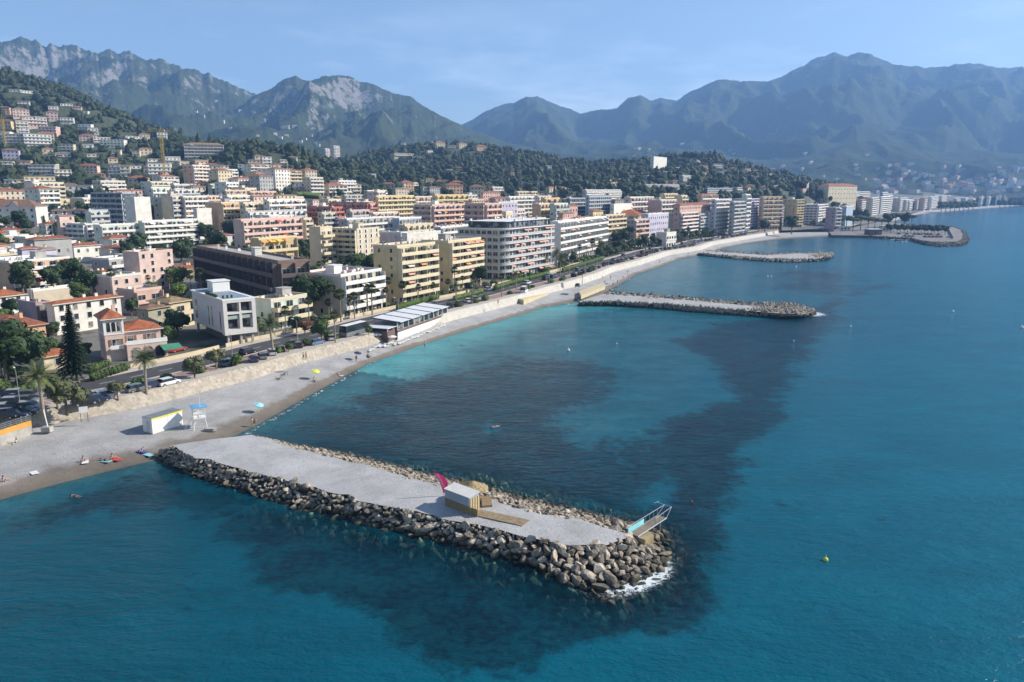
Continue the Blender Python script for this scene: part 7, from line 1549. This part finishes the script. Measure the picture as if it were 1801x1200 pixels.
for u, v, c, da, kind, lab in [(297, 677, 'white', 0, 'car', 'white car parked right of the bushy date palm'), (268, 682, 'navy', 0, 'car', 'dark blue car parked just behind the date palm trunk'), (243, 688, 'grey', 0, 'car', 'grey car parked left of the date palm trunk'), (436, 622, 'black', 0, 'car', 'black car driving on the road before the white modern block'), (402, 642, 'teal', 0, 'car', 'dark teal car parked behind the olive tree'),
    (446, 636, 'navy', .9, 'car', 'navy car parked near the tall palm, left of the silver one'), (461, 631, 'grey', .9, 'car', 'grey car between the navy car and the tall palm'), (478, 624, 'silver', .9, 'car', 'silver car parked at the foot of the tall palm'), (493, 618, 'black', .9, 'car', 'black car parked right of the tall palm'), (525, 611, 'black', .9, 'car', 'black car left of the light blue one'), (557, 606, 'blue', 0, 'car', 'light blue car parked left of the round green tree'), (582, 598, 'silver', .9, 'car', 'silver car between the round tree and the palm'),
    (566, 566, 'silver', 1.2, 'car', 'silver car under the trees left of the beige block'), (312, 618, 'red', 0, 'car', 'red car in the garden left of the white modern block'), (626, 588, 'grey', 0, 'bus', 'long grey bus with a white roof on the road left of the restaurant'), (775, 545, 'silver', .9, 'car', 'silver car right of the restaurant'), (764, 549, 'navy', .9, 'car', 'navy car closest to the restaurant roof'), (790, 541, 'black', .9, 'car', 'black car two right of the restaurant'), (806, 536, 'grey', .9, 'car', 'grey car in the middle of the row beside the restaurant'), (834, 528, 'silver', .9, 'car', 'last silver car of the row beside the restaurant'), (822, 532, 'white', .9, 'car', 'white car of the row beside the restaurant'),
    (922, 515, 'white', .2, 'van', 'white van at the crossing before the round-cornered block'), (857, 511, 'white', .9, 'car', 'white car on the side street by the second yellow block'), (1016, 505, 'grey', .3, 'car', 'grey car parked by the second jetty'), (960, 492, 'black', 0, 'car', 'black car before the hedge of the round-cornered block'), (972, 489, 'navy', 0, 'car', 'navy car in front of the black one by the hedge'), (150, 712, 'black', 0, 'car', 'black car behind the wide olive tree'), (172, 707, 'navy', 0, 'car', 'navy car left of the round olive bush'), (187, 700, 'silver', 0, 'car', 'silver car passing above the round olive bush')]:
    p, an_ = near_road(u, v); car(p, an_ + da, c, lab, None, kind)
names_ = ['top left', 'top middle', 'top right', 'second row left', 'second row middle', 'second row right', 'third row left', 'third row middle', 'third row right', 'lowest left', 'lowest middle', 'lowest right']
for i, (u, v, c) in enumerate([(6, 700, 'navy'), (30, 698, 'silver'), (52, 700, 'grey'), (-6, 712, 'red'), (24, 712, 'silver'), (46, 710, 'grey'), (8, 724, 'silver'), (30, 722, 'black'), (52, 720, 'silver'), (6, 737, 'black'), (26, 735, 'navy'), (44, 730, 'black')]):
    p, an_ = near_road(u, v); car(p, an_ - .5, c, c + ' car in the left parking lot, ' + names_[i] + ' of the lot', 'cars of the left parking lot')
cc = ['white', 'silver', 'grey', 'black', 'white', 'navy', 'silver', 'red', 'blue']; k = 0
for t_ in np.arange(300, 620, 6.0):
    if rnd.random() < .72: x, y = xy(t_, float(WL(t_)) + 7.6); c = rnd.choice(cc); k += 1; car(Vector((x, y, 4.03)), wdir(t_) + .9, c, c + ' car, ' + ordinal(k - 1) + ' along the far parking row beyond the second jetty', 'far cars parked along the seafront')
for k, t_ in enumerate(np.arange(246, 700, 27.0)): x, y = xy(t_, float(WL(t_)) + 12.4 + 3.6 * (k % 2)); c = rnd.choice(cc); car(Vector((x, y, 4.04)), wdir(t_), c, c + ' car driving on the seafront road, ' + ordinal(k) + ' from the camera', 'cars driving on the seafront road')

# ------------------------------------------------------------------ street furniture
LAMPM = MB().tube((0, 0, -.1), (0, 0, 6.5), .07, .045, 7).mesh('pole', [METAL]); ARM = MB().tube((0, 0, 6.5), (0, -1.2, 6.8), .035, .03, 6).mesh('arm', [METAL]); HEAD = MB().box(-.13, .13, -.3, .3, -.06, .06).mesh('lamp_head', [WHITE])
for k, t_ in enumerate(np.arange(56, 640, 19.5)):
    x, y = xy(t_, float(WL(t_)) + 5.2); t = thing('street_lamp', 'slim grey street lamp on the promenade, ' + ordinal(k) + ' from the left', 'street lamp', (x, y, 4.1), wdir(t_) + math.pi, 'street lamps on the promenade'); obj('pole', LAMPM, t); obj('arm', ARM, t); obj('lamp_head', HEAD, t, (0, -1.4, 6.8))
p = at(85, 754, 2.4); t = thing('flagpole', 'tall white pole rising from the beach beside the leaning date palm', 'pole', p); obj('pole', MB().tube((0, 0, -.3), (-1.0, 0, zat(668, p.y) - p.z), .10, .06, 8).mesh('pole', [WHITE]), t); obj('base', MB().box(-.9, .5, -.5, .5, -.5, .35).mesh('base', [CONC]), t)
# orange wall with railing at the left edge of the beach
P_ = [at(u, v, 3.2) for u, v in ((-30, 772), (0, 765), (30, 755), (56, 747))]; o_ = P_[0]; mb = MB(); mr_ = MB(); mc_ = MB()
for a_, b_ in zip(P_[:-1], P_[1:]):
    a_, b_ = a_ - o_, b_ - o_; d_ = (b_ - a_).normalized(); n_ = Vector((-d_.y, d_.x, 0)) * .25; mb.prism([(a_.x, a_.y), (b_.x, b_.y), (b_.x + n_.x, b_.y + n_.y), (a_.x + n_.x, a_.y + n_.y)], -.15, .7); mc_.prism([(a_.x, a_.y), (b_.x, b_.y), (b_.x + n_.x * 1.3, b_.y + n_.y * 1.3), (a_.x + n_.x * 1.3, a_.y + n_.y * 1.3)], -2.0, -.153)
    for z_ in (1.0, 1.3, 1.6): mr_.tube(a_ + Vector((0, 0, z_)), b_ + Vector((0, 0, z_)), .03, n=5)
    for k in range(4): q = a_.lerp(b_, k / 3); mr_.tube(q + Vector((0, 0, .6)), q + Vector((0, 0, 1.6)), .035, n=5)
t = thing('low_wall', 'low orange wall with a pale metal railing at the left edge', 'wall', o_); obj('wall', mb.mesh('wall', [mat('orange_render', (.55, .28, .06), .9, .1)]), t); obj('railing', mr_.mesh('railing', [METAL]), t); obj('footing', mc_.mesh('footing', [CONC]), t)
p = at(148, 733, 3.2); t = thing('notice_board', 'small blank white notice board standing at the top of the beach', 'sign', p, .5); obj('board', MB().box(-.65, .65, -.04, .04, .7, 1.7).mesh('board', [WHITE]), t); [obj('leg', MB().box(x_ - .04, x_ + .04, -.05, .05, -.9, .7).mesh('leg', [DARKM]), t) for x_ in (-.5, .5)]
# ramp wall and platform near the second jetty
for pts, z_, lab in (([(906, 537), (921, 540), (964, 524), (963, 514)], 1.9, 'buff ramp wall running down to the beach left of the second jetty'), ([(1022, 528), (1064, 511), (1060, 505), (1018, 520)], 1.9, 'buff low wall of the platform at the root of the second jetty')):
    pp = [at(u, v - 6, z_) for u, v in pts]; tag(MB().prism([(q.x, q.y) for q in pp], .9, [z_ + .4] * 4 if 'platform' in lab else [z_ + 1.3, z_ + 1.3, z_ + .3, z_ + .3]).build('ramp_wall', [mat('buff_render', (.52, .44, .28), .9, .1)]), lab, 'wall')
# steps of the restaurant, tables and seats omitted from view by the glass front
# ------------------------------------------------------------------ people
def body_mesh(name, joints, edges, rad, mats):
    me = bpy.data.meshes.new(name); me.from_pydata(joints, edges, []); o = bpy.data.objects.new(name + '_skin', me); C.objects.link(o); md = o.modifiers.new('skin', 'SKIN'); md.use_smooth_shade = True
    for i, sv in enumerate(me.skin_vertices[0].data): sv.radius = (rad[i], rad[i]); sv.use_root = (i == 0)
    sb_ = o.modifiers.new('sub', 'SUBSURF'); sb_.levels = 1; dg = bpy.context.evaluated_depsgraph_get(); dg.update(); ev = bpy.data.meshes.new_from_object(o.evaluated_get(dg)); bpy.data.objects.remove(o); ev.name = name; ev.materials.clear(); ev.materials.append(mats); return ev
SKIN = mat('sun_tanned_skin', (.42, .25, .16), .6, .05)
def pose(kind):
    if kind == 'stand': J = [(0,0,.95),(0,0,1.2),(0,0,1.42),(0,0,1.52),(0,0,1.66),(.18,0,1.40),(.24,.02,1.14),(.25,-.06,.90),(-.18,0,1.40),(-.24,.02,1.14),(-.25,-.06,.90),(.10,0,.88),(.12,-.03,.48),(.13,0,.06),(.13,-.14,.03),(-.10,0,.88),(-.12,.05,.48),(-.13,.12,.06),(-.13,-.02,.03)]
    elif kind == 'sit': J = [(0,0,.14),(0,.10,.38),(0,.14,.60),(0,.13,.70),(0,.10,.84),(.18,.14,.58),(.28,.28,.36),(.30,.38,.06),(-.18,.14,.58),(-.28,.28,.36),(-.30,.38,.06),(.10,-.05,.14),(.16,-.40,.42),(.15,-.62,.06),(.15,-.76,.04),(-.10,-.05,.14),(-.16,-.42,.38),(-.15,-.68,.06),(-.15,-.82,.04)]
    else: J = [(0,0,.12),(0,.26,.13),(0,.48,.13),(0,.58,.13),(0,.72,.14),(.18,.46,.12),(.34,.56,.08),(.26,.76,.06),(-.18,.46,.12),(-.30,.26,.08),(-.34,.02,.06),(.10,-.08,.11),(.13,-.48,.10),(.14,-.88,.07),(.16,-1.0,.12),(-.10,-.08,.11),(-.14,-.48,.10),(-.16,-.88,.07),(-.18,-1.0,.12)]
    E_ = [(0,1),(1,2),(2,3),(3,4),(2,5),(5,6),(6,7),(2,8),(8,9),(9,10),(0,11),(11,12),(12,13),(13,14),(0,15),(15,16),(16,17),(17,18)]
    return J, E_, [.13,.12,.13,.055,.10,.06,.045,.035,.06,.045,.035,.09,.065,.045,.04,.09,.065,.045,.04]
BODY = {k: body_mesh('body_' + k, *pose(k), SKIN) for k in ('stand', 'sit', 'lie')}
def person(p, kind, rz, shorts, shirt, label, group=None):
    t = thing('person', label, 'person', p, rz, group); J, _, _ = pose(kind); obj('body', BODY[kind], t); hd = Vector(J[4]); HV = ICO2[0] * np.array([.105, .115, .12]); obj('hair', npmesh('hair', HV[:, :] + np.array(hd + Vector((0, .02, .03))), ICO2[1], [mat('dark_hair', (.05, .03, .02), .8)], True), t)
    def blob(nm, a_, b_, r0, r1, c): obj(nm, MB().tube(a_, b_, r0, r1, 9).mesh(nm, [CLOTH[c]], True), t)
    j = [Vector(q) for q in J]
    if shirt: blob('shirt', j[0] + (j[1] - j[0]) * .4, j[2] + (j[3] - j[2]) * .3, .17, .19, shirt)
    blob('shorts', j[0] + (j[1] - j[0]) * .3, j[0] + ((j[12] + j[16]) / 2 - j[0]) * .35, .165, .17, shorts); return t
def towel(u, v, c, label, a_=.3): p = onbeach(u, v); t = tag(MB().box(-.45, .45, -.9, .9, 0, .03).build('beach_towel', [CLOTH[c]], None, p + Vector((0, 0, .06)), a_), label, 'towel'); t.rotation_euler.x = -.04
for u, v, k, a_, s_, sh, lab in [(148, 812, 'sit', 2.6, 'navy', None, 'person sitting on a towel near the water, left of the pair'), (185, 811, 'lie', 1.3, 'navy', None, 'person lying on a pale towel between two other sunbathers'), (199, 808, 'sit', 2.4, 'red', None, 'person sitting on the red towel near the jetty rocks'), (8, 848, 'sit', 2.7, 'navy', None, 'person sitting alone by the water at the left edge'),
    (553, 672, 'sit', 1.0, 'navy', None, 'person sitting under the lime yellow umbrella'), (627, 638, 'stand', .5, 'blue', 'navy', 'person in dark clothes standing by the small navy umbrella'), (449, 742, 'lie', .5, 'navy', None, 'person lying near the turquoise umbrella'), (444, 752, 'stand', 1.5, 'grey', 'grey', 'person in grey walking on the wet stones below the turquoise umbrella'), (596, 661, 'lie', 1.0, 'white', None, 'person lying by the water between yellow and navy umbrellas'),
    (648, 633, 'lie', .3, 'navy', None, 'person lying on the dry stones left of the loungers'), (747, 613, 'stand', .4, 'navy', None, 'person standing in the surf below the restaurant'), (534, 634, 'stand', 1.2, 'navy', 'grey', 'left walker of the pair on the sea wall top'), (539, 633, 'stand', 1.2, 'grey', 'orange', 'right walker of the pair on the sea wall top'), (876, 536, 'stand', 1.0, 'navy', 'red', 'person walking on the promenade left of the ramp'), (250, 793, 'lie', .2, 'blue', None, 'person lying on a blue towel against the jetty rocks')]:
    p = onbeach(u, v)
    if 'sea wall top' in lab or 'promenade' in lab: p = at(u, v, 4.16)
    person(p + Vector((0, 0, .02 if k != 'lie' else .10)), k, a_, s_, sh, lab)
towel(150, 813, 'white', 'white towel under the left sitting person', .5); towel(186, 812, 'cyan', 'pale blue towel under the lying person', 1.3); towel(204, 809, 'red', 'red towel near the jetty rocks', 1.2); towel(60, 832, 'white', 'two-tone white towel lying alone near the water', .8); towel(249, 795, 'blue', 'blue towel against the jetty rocks', 1.2); towel(262, 801, 'cyan', 'pale turquoise towel below the blue one', 1.0); towel(597, 662, 'white', 'white towel between the yellow and navy umbrellas', .9); towel(648, 634, 'navy', 'dark towel left of the loungers', .6)
for i, (u, v, k) in enumerate([(1074, 492, 'stand'), (1068, 500, 'lie'), (1078, 505, 'stand'), (1064, 497, 'sit'), (1086, 500, 'stand'), (1060, 508, 'lie'), (1082, 512, 'lie'), (1072, 516, 'stand'), (1095, 488, 'lie'), (1104, 482, 'stand'), (1080, 518, 'sit'), (1060, 492, 'stand'), (1048, 506, 'sit'), (1210, 452, 'stand'), (1180, 459, 'lie'), (1160, 463, 'stand')]):
    person(onbeach(u, v) + Vector((0, 0, .06)), k, i * 1.3, ['navy', 'red', 'blue', 'grey'][i % 4], [None, 'navy', 'orange'][i % 3], 'bather, ' + ordinal(i) + ' of the group on the beach beyond the second jetty', 'bathers beyond the second jetty')
for i, (u, v) in enumerate([(132, 873), (870, 751)]): p = at(u, v, 0); person(Vector((p.x, p.y, -.06)), 'lie', 1.2 + i, 'navy', None, ['swimmer floating off the left beach', 'swimmer floating alone in the middle of the near bay'][i])
# ------------------------------------------------------------------ buoys and boats
for u, v, c, r0, lab in [(1452, 986, 'yellow', .28, 'yellow buoy floating on the open water right of the jetty tip'), (1217, 883, 'red', .14, 'small red buoy near the gangway'), (1000, 617, 'white', .38, 'white buoy in the bay between the first two jetties'), (1396, 600, 'white', .2, 'small white buoy off the second jetty'), (1797, 577, 'white', .5, 'white buoy at the right edge'), (1400, 470, 'white', .5, 'white buoy in the third bay'), (1496, 575, 'white', .3, 'white buoy far right of the second jetty'), (1350, 487, 'white', .4, 'left white buoy beyond the second jetty'), (1356, 487, 'white', .4, 'right white buoy beyond the second jetty'), (1676, 549, 'white', .4, 'white buoy on the open blue water far right'), (1085, 605, 'white', .2, 'tiny white buoy in the middle of the near bay')]:
    p = at(u, v, 0); t = thing('buoy', lab, 'buoy', p); obj('float', npmesh('float', ICO2[0] * r0 + np.array([0, 0, r0 * .4]), ICO2[1], [CLOTH[c]], True), t); obj('mast', MB().tube((0, 0, r0), (0, 0, r0 * 2.4), r0 * .12, n=5).mesh('mast', [CLOTH[c]]), t)
def boat(p, rz, ln, label, group, c=WHITE, mast=False):
    t = thing('boat', label, 'boat', p, rz, group); b_ = MB(); S_ = [(-.5, .8), (-.2, 1.), (.15, .95), (.38, .6), (.5, .05)]; w_ = ln * .17; secs = [[(x * ln, -w_ * q, .75), (x * ln, -w_ * q * .6, -.05), (x * ln, w_ * q * .6, -.05), (x * ln, w_ * q, .75)] for x, q in S_]; loft(b_, secs); b_.face([(x * ln, -w_ * q, .72) for x, q in S_] + [(x * ln, w_ * q, .72) for x, q in S_[::-1]], 0)
    obj('hull', b_.mesh('hull', [c]), t); obj('cabin', MB().box(-ln * .1, ln * .15, -w_ * .5, w_ * .5, .73, 1.25).mesh('cabin', [FLAT['flatb']]), t)
    if mast: obj('mast', MB().tube((ln * .05, 0, .7), (ln * .05, 0, ln * 1.3), .06, .03, 5).mesh('mast', [METAL]), t)
for i, (u, v) in enumerate([(1563, 421), (1570, 423), (1577, 424), (1584, 423), (1591, 426), (1598, 424), (1606, 423), (1612, 425), (1582, 427), (1574, 421), (1590, 421)]):
    p = at(u, v, 0); boat(Vector((p.x, p.y, -.05)), rnd.uniform(-.5, .5), 5.0, 'small moored boat, ' + ordinal(i) + ' of the flock beside the headland', 'small boats beside the headland', [WHITE, WHITE, CLOTH['navy'], WHITE][i % 4])
for i, (u, v) in enumerate([(1508, 413), (1514, 412), (1520, 413), (1526, 412), (1503, 412)]):
    p = at(u, v, 1.0); boat(p, 1.0 + .2 * i, 4.5, 'dinghy on the slipway, ' + ordinal(i) + ' from the left', 'dinghies on the headland slipway', CLOTH['white'], i % 2 == 0)
# sailing base and low buildings of the headland
def plainb(u0, u1, vt, vb, z0, wall, lab, name='kiosk', D_=6., roofc='white'):
    p = at(u0, vb, z0); x1 = xat(u1, p.y, z0); hh = zat(vt, p.y) - z0; t = thing(name, lab, name.replace('_', ' '), p, .1); w_ = x1 - p.x; mb = MB(); mb.box(0, w_, 0, D_, -.5, hh, 0); n = max(1, int(w_ / 3)); [mb.box((i + .5) * w_ / n - .9, (i + .5) * w_ / n + .9, -.05, -.003, .6, min(hh - .4, 2.4), 1) for i in range(n)]; obj('wall', mb.mesh('wall', [wallmat(wall), GLASS]), t); obj('roof', MB().box(-.3, w_ + .3, -1.2, D_ + .3, hh + .003, hh + .35).mesh('roof', [RAIL[roofc] if roofc in RAIL else WHITE]), t)
plainb(1529, 1552, 404, 413, 2.2, 'dark', 'dark sailing clubhouse with a pale roof on the headland', 'clubhouse', 8); plainb(1552, 1570, 398, 406, 2.2, 'cream', 'cream building behind the sailing clubhouse', 'clubhouse', 6); plainb(1449, 1498, 399, 405, 2.6, 'white', 'long low white pavilion behind the third beach', 'pavilion', 5)
hc = 0
for row, v0 in enumerate((412.5, 416.5)):
    for u in range(1580 + row * 4, 1672, 7):
        p = at(u, v0 + (u - 1580) * .02, 2.05)
        if rnd.random() < .75: hc += 1; c = rnd.choice(cc); car(p, rnd.choice([1.4, 1.5]), c, c + ' car, ' + ordinal(hc - 1) + ' in the headland car park', 'cars of the headland car park')
p = at(1670, 413, 2.0); T_ = [at(u, v, 2.0) for u, v in ((1668, 402), (1670, 408), (1673, 414), (1676, 420))]; mb = MB(); [mb.prism([(a_.x - p.x, a_.y - p.y), (b_.x - p.x, b_.y - p.y), (b_.x - p.x + .6, b_.y - p.y + .2), (a_.x - p.x + .6, a_.y - p.y + .2)], -.2, 1.8) for a_, b_ in zip(T_[:-1], T_[1:])]; tag(mb.build('breakwater_wall', [CONC], None, p), 'pale wall closing the car park at the tip of the headland', 'wall')

# ------------------------------------------------------------------ labels of the numbered houses, left to right within each zone
zones = {}
for rt, u, zn, look, phrase in AUTO: zones.setdefault(zn, []).append((u, rt, look, phrase))
for zn, lst in zones.items():
    lst.sort(key=lambda q: q[0])
    for i, (u, rt, look, phrase) in enumerate(lst):
        rt['label'] = f'{look} {phrase}, {ordinal(i)} from the left'
        rt['group'] = rt.get('group') or 'houses ' + phrase

rq_ = random.Random(44); it = []
for _ in range(46): p = onbeach(rq_.uniform(-4, 36), rq_.uniform(764, 782)); q = rq_.uniform(.1, .45); it.append((rq_.randrange(14), p.x, p.y, p.z + q * .3, q, q, q * .8, rq_.uniform(0, 3), rq_.uniform(0, 3), rq_.uniform(0, 3)))
tag(obj('loose_rocks', merge('loose_rocks', it, ROCKS, [ROCK])), 'dark loose rocks and debris heaped by the orange wall', 'rocks', kind='stuff')
it = []
for _ in range(500):
    t_ = rq_.uniform(44, 230); f = rq_.random() ** .7; s0, w0 = float(SH(t_)), float(WL(t_)); n_ = s0 + (w0 - s0) * f; x, y = xy(t_, n_); q = rq_.uniform(.04, .13); z_ = beach_z((x, y)); it.append((rq_.randrange(14), x, y, z_ + q * .3, q, q, q * .7, rq_.uniform(0, 3), rq_.uniform(0, 3), rq_.uniform(0, 3)))
tag(obj('beach_stones', merge('beach_stones', it, ROCKS_LO, [ROCK])), 'stray dark stones scattered over the pebble beach', 'stones', kind='stuff')
for i, (u, v, a_) in enumerate([(112, 742, .4), (500, 660, 1.0), (492, 668, .2)]):
    p = onbeach(u, v); mb = MB(); [mb.tube((rq_.uniform(-.9, .9), rq_.uniform(-.5, .5), .1), (rq_.uniform(-1.2, 1.2), rq_.uniform(-.6, .6), rq_.uniform(.2, .9)), .06, .02, 5) for _ in range(9)]; tag(mb.build('driftwood', [BARK], None, p, a_), ['driftwood pile at the top of the beach near the white pole', 'driftwood branches at the foot of the sea wall, upper pile', 'driftwood branches at the foot of the sea wall, lower pile'][i], 'driftwood')
print('objects', len(S.objects))
